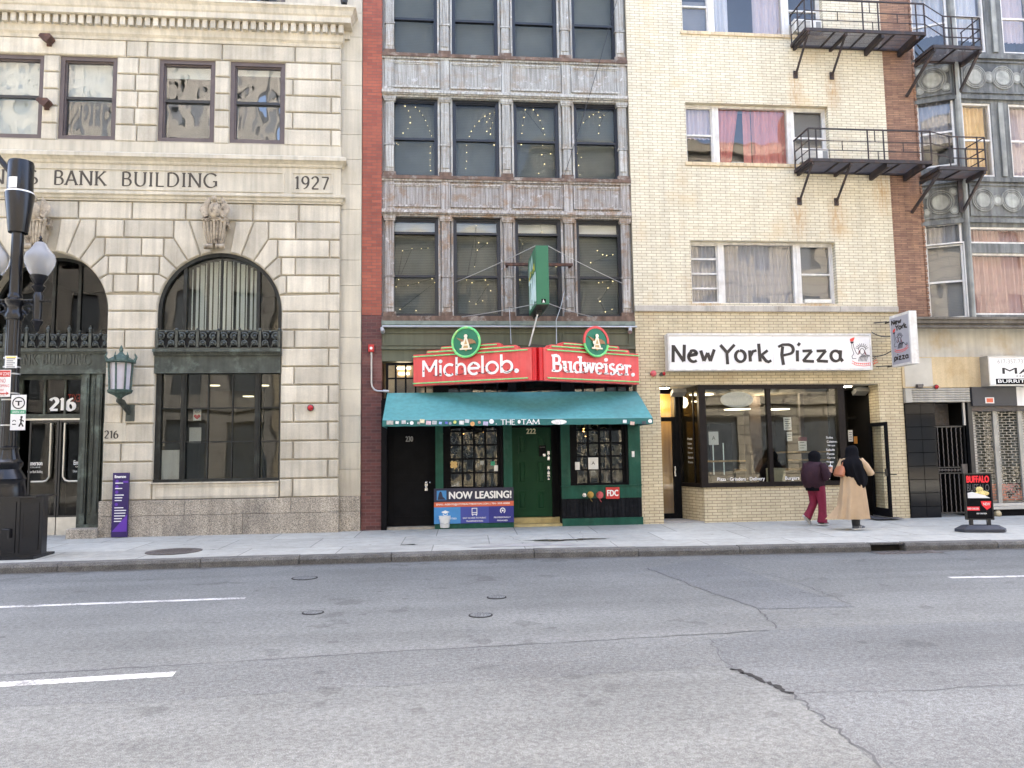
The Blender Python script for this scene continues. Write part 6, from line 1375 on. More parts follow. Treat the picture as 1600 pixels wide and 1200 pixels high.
pl_ = bpy.data.lights.new('shop_lamp', 'POINT'); pl_.energy = 16; pl_.color = (1, .82, .55); pl_.shadow_soft_size = .4; po = bpy.data.objects.new('shop_lamp', pl_); COL.objects.link(po); x, z = at(1180, 620, 3.0); po.location = (x, 3.0, z)
b = MB()
x0, z0 = at(1112, 758, 2.6); x1, z1 = at(1134, 662, 2.6); b.box(x0, x1+.15, 2.6, 3.2, .02, z1); b.build('drinks_fridge', M['black'], shop)
M['coolglow'] = emit('fridge_light', (.75,.9,1,1), .035); b = MB()
for px in (1115, 1131): x = at(px, 720, 2.58)[0]; b.box(x-.012, x+.012, 2.58, 2.59, at(px, 742, 2.58)[1], at(px, 692, 2.58)[1])
b.build('fridge_light', M['coolglow'], shop)
b = MB(); x0, x1 = at(1148, 700, 3.4)[0], at(1315, 700, 3.4)[0]; b.box(x0, x1, 3.4, 4.0, .02, 1.05); b.build('counter', M['shopwall'], shop)
b = MB(); b.box(x0-.05, x1, 3.35, 4.05, 1.05, 1.10); x, z = at(1165, 720, 1.8); 
for px0_, px1_, py in ((1105, 1165, 721), (1240, 1300, 719), (1212, 1300, 707)): xa_, xb_ = at(px0_, py, 1.4)[0], at(px1_, py, 1.4)[0]; z = at(px0_, py, 1.4)[1]; b.box(xa_, xb_, 1.4, 1.7, z-.02, z+.02)
b.build('wood_counter', M['shopwood'], shop)
b = MB(); x0, x1 = at(1172, 680, 3.0)[0], at(1190, 680, 3.0)[0]; b.box(x0, x1, 3.0, 3.4, .02, SOF-.04); x0, x1 = at(1252, 680, 2.0)[0], at(1258, 680, 2.0)[0]; b.box(x0, x1, 2.0, 2.1, .02, SOF-.04); b.build('brown_post', M['brown_frame'], shop)
b = MB()
for i, (px, w_) in enumerate(((1214, .5), (1240, .4))): x, z = at(px, 760, .5); b.box(x-w_*.5, x+w_*.4, .45+.1*i, .5+.1*i, sz0-.2, sz0+(.40 if i == 0 else .05))
b.build('chair_back', M['cream'] if False else mk('pale_board', (.40,.38,.28), .6, .1, 4), shop)
# added stand-in for the dark hooded figure in the window
t = thing('hooded_figure_standin', 'black hooded shape standing in for the dark figure in the pizza shop window', 'coat', (at(1205, 750, .9)[0], .9, sz0)); x, z = at(1206, 760, .9)
b = MB(); b.loft([(x-.0, .9, z-.2, .34, .2), (x, .9, z+.15, .36, .2), (x+.02, .9, z+.42, .27, .17), (x+.06, .9, z+.58, .15, .13), (x+.07, .88, z+.72, .12, .12), (x+.06, .9, z+.83, .06, .06)], 14, fold=.12, seed=3); b.build('coat', M['black'], t, True)
b = MB(); b.box(x-.25, x+.25, 1.12, 1.16, sz0-.6, z+.3); b.build('chair', M['brown_frame'], t)
# lettering on the glass
b = MB(); x0, x1 = at(1121, 748, .02)[0], at(1195, 748, .02)[0]; z0, z1 = at(1158, 750.5, .02)[1], at(1158, 745.5, .02)[1]
sans(b, 'Pizza · Grinders · Delivery', x0, x1, z0-.03, z1, .022, 0, .0012); x0, x1 = at(1227, 748, .02)[0], at(1297, 748, .02)[0]; sans(b, 'Burgers · Wings · Salads', x0, x1, z0-.03, z1, .022, 0, .0012)
mn = ('Subs', 'Calzones', 'Wraps', 'Salads', 'Pasta', 'Gyros', 'Wings')
for k, s_ in enumerate(mn):
    xa_, z = at(1291+(k % 3), 684+k*6.4, .02); sans(b, s_, xa_, xa_+.07+.022*len(s_), z-.018, z+.03, .022)
b.M = Ms
for k, s_ in enumerate(('Pizza', 'Subs', 'Wings', 'Gyros', 'Salads', 'Pasta')): z = at(1080, 686+k*7.3, .5)[1]; sans(b, s_, sl_*.36, sl_*.36+.08+.025*len(s_), z-.018, z+.03, .004)
b.build('glass_lettering', M['letter_white'], sf)
# doors
dY = 1.0; dx0, dx1 = PL+.0, ax0
b = MB(); dz = at(1045, 655, dY)[1]; b.box(dx1-.09, dx1, dY-.05, dY+.05, 0, SOF); b.box(dx0+.02, dx0+.07, dY-.04, dY+.05, 0.02, SOF); b.box(dx0+.07, dx1-.09, dY-.04, dY+.05, dz-.05, dz+.05); b.box(dx0+.07, dx1-.09, dY-.04, dY+.05, SOF-.12, SOF); b.box(dx0+.07, dx1-.09, dY-.04, dY+.05, .02, .15); b.box(dx1-.17, dx1-.09, dY-.04, dY+.05, .15, dz-.05)
ld = b.build('door', M['black'], shop, label='closed glass door left of the show window'); pane('door_glass', dx0+.07, dx1-.17, .15, dz-.05, dY, M['g_clear'], ld); pane('transom_pane', dx0+.07, dx1-.09, dz+.05, SOF-.12, dY, M['g_clear'], ld)
b = MB(); x, z = at(1055.5, 735, dY-.05); b.box(x-.03, x+.0, dY-.08, dY-.05, z-.14, z+.1); b.build('door_handle', M['chrome'], ld)
M['wood_warm'] = mk('warm_wood', (.50,.28,.07), .5, .15, 2, streak=.25)
b = MB(); b.box(dx0-.4, dx1+.02, dY+.6, dY+.65, .02, SOF-.03); b.build('vestibule_wall', M['wood_warm'], shop)
pl2 = bpy.data.lights.new('vestibule_lamp', 'POINT'); pl2.energy = 3.5; pl2.color = (1, .8, .5); pl2.shadow_soft_size = .15; po = bpy.data.objects.new('vestibule_lamp', pl2); COL.objects.link(po); po.location = ((dx0+dx1)/2, dY+.3, SOF-.3)
# dark open doorway on the right
rx0 = fx1+.45; b = MB(); b.box(PR-.001, PR+.06, .42, 1.4, 0, SOF); b.box(rx0-.02, PR+.02, 1.4, 1.42, 0, SOF); b.box(rx0, PR, 1.0, 1.06, at(1340, 655, 1.0)[1], at(1340, 655, 1.0)[1]+.06); b.build('dark_doorway', M['darkin'], shop)
b = MB(); o_ = Vector((PR-.05, .40, 0)); e_ = Vector((at(1389, 730, -.42)[0], -.42, 0)); Md = frame(o_, e_-o_, (0, 0, 1)); dl = (e_-o_).length; dt = at(1389, 659, -.42)[1]
b = MB(Md); ring(b, 0, dl, .06, dt, .085, -.025, .025); b.box(.085, dl-.085, -.02, .02, .145, .25); od = b.build('door', M['black'], shop, label='glass door standing open toward the street')
b = MB(Md); b.box(.085, dl-.085, -.003, .003, .25, dt-.085); b.build('door_glass', M['g_clear'], od)
b = MB(Md); b.tube([(dl*.1, -.07, 1.05), (dl*.95, -.07, 1.05)], .015, 6); b.box(dl-.07, dl-.02, -.06, .0, .98, 1.14); b.tube([(dl-.04, .03, 1.02), (dl+.12, .1, 1.02)], .014, 6); b.build('push_bar', M['black_iron'], od)
b = MB(Md); b.box(.02, dl-.02, -.03, .03, .05, .066); b.build('bottom_rail', M['steel'], od)
x, z = at(1363, 800, .5)
b = MB(); pm = [on_pave(*p) for p in ((1340, 800), (1362, 800), (1401, 812), (1352, 814))]
mx0, mx1 = rx0+.05, PR-.1; b.prism([(0, 0)]*0+[(mx0, 0), (mx1, 0), (mx1, .02), (mx0, .02)], -.0, .9) if False else b.prism([], 0, 0) if False else [b.quad((mx0, y_, zs(y_)+h_), (mx1+.3, y_, zs(y_)+h_), (mx1+.3, y2_, zs(y2_)+h_), (mx0, y2_, zs(y2_)+h_)) for y_, y2_, h_ in ((-.42, -.02, .012),)]; b.box(mx0, mx1, -.02, .9, zs(0)+.004, zs(0)+.014)
tag(b.build('door_mat', mk('grey_mat', (.075,.075,.08), .95, .2, 20)), 'dark grey mat on the pavement at the open pizza shop door', 'mat')
b = MB(); b.box(PL, PR, .02, 1.6, -.02, .032); b.build('entry_floor', M['stainm'], shop)
M['downlight'] = emit('downlight_glow', (1, .86, .62, 1), 7)
for px, py in ((1038, 604), (1323, 601)):
    x, y = gnd(px, py+1.5, SOF-.02); y = min(max(y, .25), .9); x = at(px, py, y)[0]; t = thing('recessed_light', 'lit round downlight in the shop soffit above the '+('left' if px < 1100 else 'right')+' door', 'ceiling light', (x, y, SOF)); b = MB(); b.lathe((x, y, SOF-.035), [(.13, 0), (.15, .02)], 20); b.build('rim', M['white_frame'], t); b = MB(); b.lathe((x, y, SOF-.045), [(.10, 0), (.10, .009)], 18); b.build('bulb', M['downlight'], t)
for px, nm in ((1060, 'left'), (1345, 'right')):
    x, z = at(px, 610, .45); t = thing('flood_light', 'grey boxy floodlight under the shop soffit, over the '+nm+' door', 'floodlight', (x, .45, SOF)); b = MB(); b.tube([(x, .5, SOF-.02), (x, .5, SOF-.1)], .02, 6); b.build('mount', M['ash'], t)
    b = MB(Matrix.Translation((x, .45, SOF-.13)) @ Matrix.Rotation(rad(-25), 4, 'X')); b.box(-.16, .16, -.10, .12, -.05, .05); b.build('housing', M['ash'], t)
# main shop sign
x0, z1 = at(1042.5, 521, -.22); x1, z0 = at(1363.5, 578, -.22)
t = thing('shop_sign', 'long white box sign reading New York Pizza in brushy black letters', 'sign', ((x0+x1)/2, -.2, z0))
M['sign_white'] = mk('sign_face', (.76,.74,.72), .35, .04, 1.0)
b = MB(); ring(b, x0, x1, z0, z1, .04, -.235, -.0); b.build('frame', M['white_frame'], t)
b = MB(); b.box(x0+.04, x1-.04, -.215, -.02, z0+.04, z1-.04); fc = b.build('face', M['sign_white'], t)
b = MB()
for px in (1132, 1208): x = at(px, 550, -.22)[0]; b.box(x-.002, x+.002, -.2165, -.215, z0+.04, z1-.04)
b.build('face_seam', M['soffit'], fc)
Lx = lambda p: at(p, 550, -.22)[0]
M['brush_black'] = flat('brush_black', (.028,.022,.020), .5)
b = MB(); hz0, hz1 = at(1150, 565, -.22)[1], at(1150, 538.5, -.22)[1]
for wd_, qa, qb in (('New', 1049.5, 1119), ('York', 1126, 1208.5), ('Pizza', 1217, 1321)): b = MB(); write(b, wd_, HAND, Lx(qa), Lx(qb), hz0, hz1, -.216, .074, .75, 0, .006); b.build('brush_lettering', M['brush_black'], t)
M['torch_red'] = flat('torch_red', (.75,.06,.04)); M['ink'] = flat('ink_line', (.03,.02,.03)); M['maroon'] = flat('maroon_ink', (.18,.04,.05))
def statue(ox, oz, s_, y, parent, Mx=None):
    # small line drawing: a robed figure with a rayed crown holding up a torch, over a ribbon
    P = lambda x, z: (ox+s_*x, oz+s_*z)
    w_ = s_*.018
    b_ = MB(Mx); b_.prism([P(*p) for p in ((.02,.86),(.10,.84),(.16,.88),(.20,1.0),(.10,.97),(.02,.93))], y-.004, y); b_.build('red_torch', M['torch_red'], parent)
    b_ = MB(Mx); b_.prism([P(*p) for p in ((.05,.77),(.13,.77),(.17,.84),(.02,.84))], y-.004, y)
    L_ = [[(.07,.77),(.08,.60),(.14,.40)],[(.13,.77),(.16,.60),(.24,.42)],[(.14,.40),(.06,.30),(.08,.22),(.22,.22)],[(.24,.42),(.30,.36)],[(.62,.36),(.80,.28),(.86,.2)],[(.86,.2),(.97,.30)],[(.90,.18),(.99,.24)]]
    for k in range(7): L_.append([(.30+.05*k,.12),(.34+.05*k,.26),(.46+.045*k,.35)])
    for a in range(15, 170, 19): c_, n_ = cos(rad(a)), sin(rad(a)); L_.append([(.46+.15*c_,.56+.13*n_),(.46+.25*c_,.56+.22*n_)])
    L_ += [arc(.46,.55,.14,.12,-10,190,10), arc(.46,.48,.085,.11,0,360,12)]
    for k, l in enumerate(L_): b_.ribbon([P(*p) for p in l], w_, y, .002+.0004*(k % 5))
    b_.build('ink_drawing', M['ink'], parent)
    b_ = MB(Mx)
    b_.prism([P(*p) for p in ((.30,.36),(.36,.40),(.37,.54),(.33,.50))], y-.003, y); b_.prism([P(*p) for p in ((.62,.36),(.55,.54),(.55,.40),(.58,.36))], y-.003, y); b_.build('ink_hair', M['maroon'], parent)
    b_ = MB(Mx); b_.ribbon([P(*p) for p in ((.06,.14),(.2,.06),(.5,.03),(.8,.07),(1.0,.18))], w_, y, .002); b_.ribbon([P(*p) for p in ((.04,.06),(.2,-.02),(.5,-.05),(.82,-.01),(1.04,.10))], w_, y, .0025)
    for k in range(11): xx = .14+.075*k; zz_ = .01+.10*(xx-.5)**2*2.2; b_.ribbon([P(xx, zz_-.015), P(xx+.02, zz_+.045)], w_*.9, y, .003)
    b_.build('ribbon_banner', M['torch_red'], parent)
sx0, sz1_ = at(1327, 525, -.22); sx1, sz0_ = at(1361, 571, -.22)
statue(sx0, sz0_+.02, (sz1_-sz0_)*.93, -.216, t)
# projecting shop sign
pY0, pY1 = -1.05, -.30
qx0, qz1 = at(1389, 492, pY1); 
pxl, pzt = at(1391, 494, pY1); pxr_, pzt2 = at(1418.5, 486, pY0); _, pzb = at(1397, 574, pY1); _, pzb2 = at(1425, 568, pY0)
zt_ = (pzt+pzt2)/2; zb__ = (pzb+pzb2)/2; xx0 = (pxl+pxr_)/2; thk = .17
t = thing('projecting_sign', 'grey and white New York Pizza box sign jutting out beside the brown brick pier', 'sign', (xx0+thk/2, 0, zb__))
M['sign_grey'] = mk('sign_grey_face', (.36,.36,.39), .4, .06, 2)
b = MB(); b.box(xx0, xx0+thk, pY0, pY1, zb__, zt_); b.build('sign_case', M['white_frame'], t)
Mp = frame(Vector((xx0-.004, pY1, zb__)), (0, -1, 0), (0, 0, 1)); Lw = pY1-pY0; Hh = zt_-zb__
b = MB(Mp); b.box(.035, Lw-.05, -.0, .008, .05, Hh-.06); b.build('sign_face', M['sign_grey'], t)
b = MB(Mp); write(b, 'New', HAND, Lw*.10, Lw*.62, Hh*.815, Hh*.905, -.001, .035, .75, 0, .003); b.build('brush_lettering', M['brush_black'], t); b = MB(Mp); write(b, 'York', HAND, Lw*.30, Lw*.90, Hh*.70, Hh*.79, -.001, .035, .75, 0, .003); b.build('brush_lettering', M['brush_black'], t); b = MB(Mp); write(b, 'pizza', HAND, Lw*.14, Lw*.90, Hh*.12, Hh*.22, -.001, .035, .75, 0, .003); b.build('brush_lettering', M['brush_black'], t)
statue(Lw*.14, Hh*.28, Lw*.72, -.001, t, Mp)
b = MB()
for z in (zt_-.1, zb__+.05): b.tube([(xx0+thk/2, pY1, z), (xx0+thk/2, .0, z)], .02, 6); b.tube([(xx0+.0, pY1+.1, z), (xx0-.22, -.02, z)], .012, 6)
b.build('wall_arms', M['black_iron'], t)
for z0_, z1_ in ((519, 525), (556, 548)):
    p = at(1364, z0_, -.1); q_ = at(1393, z1_, pY1); wire('sign_cable', ('upper' if z0_ < 530 else 'lower')+' cable between the long and the projecting pizza sign', 'cable', [(p[0], -.06, p[1]), (q_[0], pY1, q_[1])], .012, M['black_iron'], .05, 'cables between the two pizza signs')
# bells
x, z = at(1020, 584, 0); t = thing('alarm_bell', 'faded red alarm bell on yellow brick beside the beer sign lettered Budweiser', 'alarm bell', (x, 0, z)); b = MB(); b.disc((x, 0, z), .05, .04, 12); b.build('bell_base', M['castiron'], t); b = MB(); b.disc((x, -.03, z), .07, .03, 24); b.sphere((x, -.06, z), .066, .03, .066, 18); b.build('gong', M['pinkred'], t, True)
x, z = at(1033, 585, 0); t = thing('alarm_horn', 'small black and red alarm horn just right of the faded bell', 'alarm horn', (x, 0, z)); b = MB(); b.disc((x, 0, z), .045, .06, 14); b.build('horn_base', M['black_iron'], t); b = MB(); b.sphere((x+.05, -.07, z+.01), .035, .03, .045, 10); b.build('red_lens', M['redgloss'], t)
# oval hanging board and notices
x, z = at(1151.5, 624.5, .06); t = thing('oval_sign', 'worn white oval board hanging inside the pizza shop window', 'sign', (x, .06, z)); M['worn_white'] = mk('worn_white', (.70,.70,.69), .5, .10, 8, (.25,.26,.24,1), .25)
b = MB(); b.prism([(x+.385*cos(2*pi*k/40), z+.185*sin(2*pi*k/40)) for k in range(40)], .045, .075, .008); b.build('board', M['worn_white'], t)
b = MB(); b.tube([(x-.1, .06, z+.17), (x-.1, .06, SOF-.05)], .004, 4); b.build('hanging_wire', M['black_iron'], t)
paper(1107, 674.5, 1123, 695, .045, 'white letter-grade paper lettered A in the pizza shop window', 'A', lines=0)
paper(1224, 652, 1237, 672, .046, 'stack of pale printed notices beside the middle bar of the pizza window', lines=5); paper(1229, 675, 1238, 689, .046, 'small printed card below the stacked notices in the pizza window', lines=3); paper(1247, 683, 1261, 704, .046, 'maroon-topped hours notice in the right pane of the pizza window', lines=4)
b = MB(); x0, x1, z0, z1 = rc(1247, 683, 1261, 689, .04); b.box(x0, x1, .040, .044, z0, z1); 
o_ = b.build('notice_header', M['maroon'], [o for o in bpy.data.objects if o.name.startswith('paper_notice') and o.parent is None][-1])
paper(1325, 672, 1333, 690, .98, 'white notice inside the dark open doorway', lines=4); M['orange'] = flat('orange_card', (.65,.27,.05)); paper(1334, 682, 1340, 693, .98, 'orange card beside the white notice in the dark doorway', m='orange')
# ================================================================ right-hand building
rb = thing('bay_window_building', 'brown brick building with a weathered metal bay window over shuttered shops', 'building', (13.5, 0, .03))
BA = 11.50; BBx, BBy = 12.36, -.35; XE = 18.0
RZ = lambda y, x=1450, Y=0.0: at(x, y, Y)[1]
zl_b = RZ(513, 1500, -.3); zl_t = RZ(497, 1500, -.3)
b = MB(); b.box(YX1, BA, .0, .6, zl_b, TOPZ+.4); b.build('brick_pier', M['brown'], rb)
b = MB()
z = zl_t
k = 0
while z < TOPZ: b.box(BA-.0, BA+.05, -.03 if k % 2 else -.012, .06, z, z+.075); z += .088; k += 1
b.build('toothed_brick_edge', M['brown'], rb)
M['baym'] = mk('bay_metal', (.165,.172,.165), .6, .35, 2.5, (.04,.045,.048,1), .85, .55, .1, 60, .004, 30); M['rdisc'] = mk('verdigris_disc', (.36,.37,.33), .6, .25, 6, (.12,.13,.13,1), .5, .3); M['bay_pale'] = mk('bay_pale_metal', (.27,.275,.25), .6, .3, 3, (.12,.13,.14,1), .6, .45)
b = MB(); fd = Vector((BBx-BA, BBy-.06, 0)); fl = fd.length; Mf = frame(Vector((BA, .06, 0)), fd, (0, 0, 1))
def fuv(px, py):                                              # pixel -> position along the slanted face of the bay
    d = CR*((px-800)/FPX)-CU*((py-600)/FPX)+CF; n = Vector((fd.y, -fd.x, 0)); o = Vector((BA, .06, 0)); t_ = (o-CAM).dot(n)/d.dot(n); p = CAM+d*t_; return (p-o).dot(fd.normalized()), p.z
def fr(px0, py0, px1, py1): a = fuv(px0, py0); c = fuv(px1, py1); return a[0], c[0], c[1], a[1]
FYb = BBy
frc = lambda a, d, e, f: rc(a, d, e, f, FYb)
fwin = [(fr(1447, 385, 1512, 496), 's'), (fr(1450, 351, 1498, 384), 't'), (fr(1433, 158, 1488, 258), 's')]
h2 = fwin[2][0][3]-fwin[2][0][2]; z1b = fuv(1470, 88)[1]; a0, a1 = .07, fl-.10
FW = [(a0, a1, fwin[0][0][2], fwin[0][0][3], 's'), (a0, a1, fwin[1][0][2]+.04, fwin[1][0][3], 't'), (a0, a1, fwin[2][0][2], fwin[2][0][3], 's'), (a0, a1, z1b, z1b+h2, 's')]
b = MB(Mf); wall(b, 0, fl, zl_t, TOPZ, 0, [w_[:4] for w_ in FW], 0, .08)
b.M = None
zf3 = (frc(1516, 395, 1600, 492)[2], frc(1516, 395, 1600, 492)[3]); zft = (frc(1516, 354, 1600, 381)[2], frc(1516, 354, 1600, 381)[3]); zf2 = (frc(1502, 160, 1556, 276)[2], frc(1502, 160, 1556, 276)[3]); zf1 = (frc(1490, -33, 1552, 82)[2], frc(1490, -33, 1552, 82)[2]+zf2[1]-zf2[0])
xa1, xb1 = at(1502, 160, FYb)[0], at(1556, 276, FYb)[0]; pitch = at(1573, 200, FYb)[0]-at(1500, 200, FYb)[0]
FR = []
for k in range(4):
    for zz_ in (zf2, zf1): FR.append((xa1+k*pitch, xb1+k*pitch, zz_[0], zz_[1]))
FR.append((at(1519, 440, FYb)[0], 15.5, zf3[0], zf3[1])); FR.append((at(1516, 370, FYb)[0], 15.5, zft[0], zft[1]))
wall(b, BBx, XE, zl_t, TOPZ, FYb, FR, 0, .1); b.build('metal_bay', M['baym'], rb)
b = MB(); b.tube([(BBx, BBy-.01, zl_t), (BBx, BBy-.01, TOPZ)], .07, 8); b.build('corner_post', M['bay_pale'], rb)
b = MB()
zp = lambda py: at(1540, py, FYb)[1]
for (yt, yb) in ((88, 155), (280, 347)):
    for yy, h, pj in ((yt+1.5, .10, .06), (yb-1.5, .09, .06)):
        z = zp(yy); b.box(BBx, XE, FYb-pj, FYb, z-h/2, z+h/2)
        b.M = Mf; b.box(0, fl, -pj, 0, z-h/2, z+h/2); b.M = None
    b.M = Mf; zt__, zb2 = zp(yt)-.12, zp(yb)+.14; ring(b, .06, fl-.1, zb2, zt__, .04, -.03, 0); b.M = None
    ring(b, BBx+.12, XE, zb2, zt__, .04, FYb-.03, FYb)
    b2 = MB(); b3 = MB()
    cz_ = (zb2+zt__)/2; R_ = (zt__-zb2)*.36
    def rosette(bb, bc, x, z, r, y0):
        for q_ in (1.0, .84, .68): bb.tube([(x+r*q_*cos(2*pi*k/26), y0-.012, z+r*q_*sin(2*pi*k/26)) for k in range(26)], r*.055+.006, 5, closed=True)
        bc.disc((x, y0, z), r*.62, .022, 24)
    b2.M = Mf; b3.M = Mf
    rosette(b2, b3, fl*.47, cz_, R_, 0)
    for sx in (-1, 1):
        for sz_ in (-1, 1): rosette(b2, b3, fl*.47+sx*fl*.30, cz_+sz_*R_*.8, R_*.32, 0)
    b2.build('rosette_mouldings', M['bay_pale'], rb, True); b3.build('rosette_discs', M['rdisc'], rb); b2 = MB(); b3 = MB()
    xq = at(1521, 120, FYb)[0]; stp = at(1565, 120, FYb)[0]-xq
    for k in range(8): rosette(b2, b3, xq+.02+k*stp, cz_, R_*.95, FYb); rosette(b2, b3, xq+.02+(k+.5)*stp, cz_, R_*.45, FYb)
    b2.build('rosette_mouldings', M['bay_pale'], rb, True); b3.build('rosette_discs', M['rdisc'], rb)
b.build('spandrel_mouldings', M['baym'], rb)
for k in range(5):
    x = xb1+(k)*pitch+(pitch-(xb1-xa1))/2
    for zz_ in (zf2, zf1): b = MB(); b.box(x-.06, x+.06, FYb-.04, FYb, zz_[0], zz_[1]); b.build('mullion_post', M['bay_pale'], rb)
def bay_window(w_, Mx, y, cur, split=True, storm=False):
    x0, x1, z0, z1 = w_[:4]
    f = MB(Mx); ring(f, x0, x1, z0, z1, .045, y-.03, y+.07)
    if storm: ring(f, x0-.03, x1+.03, z0-.02, z1+.03, .028, y-.085, y-.06)
    o = f.build('window', M['white_frame'], rb)
    f = MB(Mx); f.box(x0+.045, x1-.045, y+.02, y+.026, z0+.045, z1-.045); f.build('pane', M['g_apt'], o)
    if split: f = MB(Mx); zm = (z0+z1)/2; f.box(x0+.045, x1-.045, y-.01, y+.05, zm-.022, zm+.022); f.build('meeting_rail', M['white_frame'], o)
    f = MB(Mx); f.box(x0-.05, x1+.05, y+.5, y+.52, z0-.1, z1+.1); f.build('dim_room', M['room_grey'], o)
    if cur: curtain('curtain', x0+.03, x1-.03, z0+.03+(cur[1] if len(cur) > 1 else 0), z1-.03, y+.16, M[cur[0]], o, int(x0*10), Mx=Mx)
    else: f = MB(Mx); f.box(x0+.03, x1-.03, y+.1, y+.105, z0+.03, z1-.03); f.build('insect_screen', M['screen'], o)
bay_window(FW[0], Mf, .05, None, True, True); bay_window(FW[1], Mf, .05, ('cur_grey',), False); bay_window(FW[2], Mf, .05, ('cur_grey', .6)); bay_window(FW[3], Mf, .05, ('cur_white', .6))
CU_ = ['cur_yellow', 'cur_white', 'cur_pale', 'cur_pale', 'cur_pale', 'cur_pale', 'cur_white', 'cur_pale']
for k, w_ in enumerate(FR[:8]): bay_window(w_, None, FYb+.06, (CU_[k], 0 if k in (0, 2, 4, 6) else .35))
bay_window(FR[8], None, FYb+.06, ('cur_dusty',), False); bay_window(FR[9], None, FYb+.06, ('cur_dusty',), False)
b = MB(); b.box(YX1+.0, XE, FYb-.08, .2, zl_b+.10, zl_t); b.box(YX1+.0, XE, FYb-.02, .2, zl_b+.04, zl_b+.10); b.box(YX1, XE, FYb-.12, .2, zl_t-.05, zl_t-.0); b.tube([(YX1+.02, FYb-.03, zl_b+.02), (XE, FYb-.03, zl_b+.02)], .035, 8); b.build('bay_ledge', mk('ledge_brown', (.13,.115,.095), .7, .3, 3, (.25,.24,.21,1), .5, .3), rb)
b = MB(); b.box(YX1, XE, -.02, .3, RZ(606), zl_b+.04); b.build('plaster_fascia', M['concrete'], rb)
b = MB(); b.box(YX1, XE, -.0245, -.02, RZ(558), zl_b+.039); b.build('pale_upper_render', mk('stained_render', (.54,.51,.44), .85, .22, 1.5, (.42,.28,.11,1), .6, .15), rb)
b = MB(); x0, x1, z0, z1 = YX1+.06, at(1455, 560, -.02)[0], RZ(604), RZ(559.5); b.box(x0, x1, -.026, -.02, z0, z1-.0); b.build('pale_plaster_patch', mk('pale_plaster', (.52,.49,.42), .85, .12, 3), rb)
# low level: corrugated header, tile pier, gate, shutter
hx0, hx1 = at(1415, 617)[0], at(1513.5, 617)[0]; hz0, hz1 = RZ(629), RZ(607)
b = MB(); 
for k in range(6): z = hz0+(hz1-hz0)*k/6; b.block(hx0, hx1, -.06, .05, z+.004, z+(hz1-hz0)/6-.002, .012)
b.box(hx0-.05, hx0+.10, -.08, .05, hz0, hz1-.001); b.build('corrugated_header', mk('corrugated_metal', (.42,.40,.35), .6, .15, 4, streak=.2), rb)
tx1 = at(1440, 640)[0]+.35; tx1 = (at(1456, 640)[0]+at(1474, 806)[0])/2
M['granite_tile'] = mk('polished_black_tile', (.006,.0065,.008), .07, .25, 3, spec=.28)
b = MB(); zz_ = [-.04]+[RZ(y) for y in (791, 770, 749, 728, 707, 687, 667, 647, 630)]
for za_, zb3 in zip(zz_, zz_[1:]):
    for xa_, xb_ in ((YX1+.01, YX1+.39), (YX1+.39, tx1)): b.block(xa_+.003, xb_-.003, -.03, .3, za_+.003, zb3-.003, .004)
b.build('black_tile_pier', M['granite_tile'], rb)
gx0_, gx1_ = tx1, at(1514, 700)[0]
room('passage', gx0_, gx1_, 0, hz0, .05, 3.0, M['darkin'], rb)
b = MB(); b.box(gx1_-.0, gx1_+.10, -.05, .2, 0, hz0+.0); b.build('gate_jamb', M['black_iron'], rb)
b = MB(); b.box(gx1_-.08, gx1_-.03, .0, .05, RZ(665), hz0); b.build('pale_stud', M['ash'], rb)
b = MB(); zga = RZ(640)
for k in range(10): z = RZ(664)+k*(hz0-RZ(664))/10; b.box(gx0_+.35, gx1_-.1, .5, .52, z, z+.05)
b.build('louvre_slats', M['castiron'], rb)
gy = .10; gzt = RZ(665.5); gzb = RZ(804)
t = thing('iron_gate', 'black barred iron gate with a scrolled middle rail across the dark passage', 'gate', ((gx0_+gx1_)/2, gy, 0))
b = MB(); ring(b, gx0_+.01, gx1_-.01, gzb, gzt, .035, gy-.02, gy+.02); zr0, zr1 = RZ(740), RZ(731)
b.box(gx0_+.04, gx1_-.04, gy-.015, gy+.015, zr0-.012, zr0+.012); b.box(gx0_+.04, gx1_-.04, gy-.015, gy+.015, zr1-.012, zr1+.012); b.build('gate_frame', M['black_iron'], t)
b = MB()
for k in range(1, 7): x = gx0_+(gx1_-gx0_)*k/7; b.tube([(x+.005*cos(2.2*i), gy+.005*sin(2.2*i), gzb+.03+(zr0-gzb-.05)*i/20) for i in range(21)], .011, 5); b.tube([(x+.005*cos(2.2*i), gy+.005*sin(2.2*i), zr1+.02+(gzt-zr1-.05)*i/20) for i in range(21)], .011, 5)
b.build('twisted_bars', M['castiron'], t)
b = MB(); n = 9; w_ = (gx1_-gx0_-.1)/n
for k in range(n): x = gx0_+.05+w_*(k+.5); zc = (zr0+zr1)/2; r_ = min(w_*.42, (zr1-zr0)*.42); b.tube([(x+r_*(1-.06*i)*cos(.7*i), gy-.01, zc+r_*(1-.06*i)*sin(.7*i)) for i in range(13)], .008, 5)
b.build('scroll_rail', M['castiron'], t)
b = MB(); x, z = gx1_-.10, RZ(734); b.box(x-.06, x+.07, gy-.05, gy, z-.09, z+.12); b.build('lock_case', M['castiron'], t)
alarm_lamp(1462, 604.5, -.06, 'small red alarm light on top of the corrugated header', .045)
x, z = at(1436, 604, -.06); b = MB(); b.box(x-.06, x+.06, -.12, -.02, z-.03, z+.05); b.sphere((x+.06, -.1, z+.03), .03, n=8); tag(b.build('floodlight_stub', M['castiron']), 'small broken light fitting left of the red light on the corrugated header', 'light fitting')
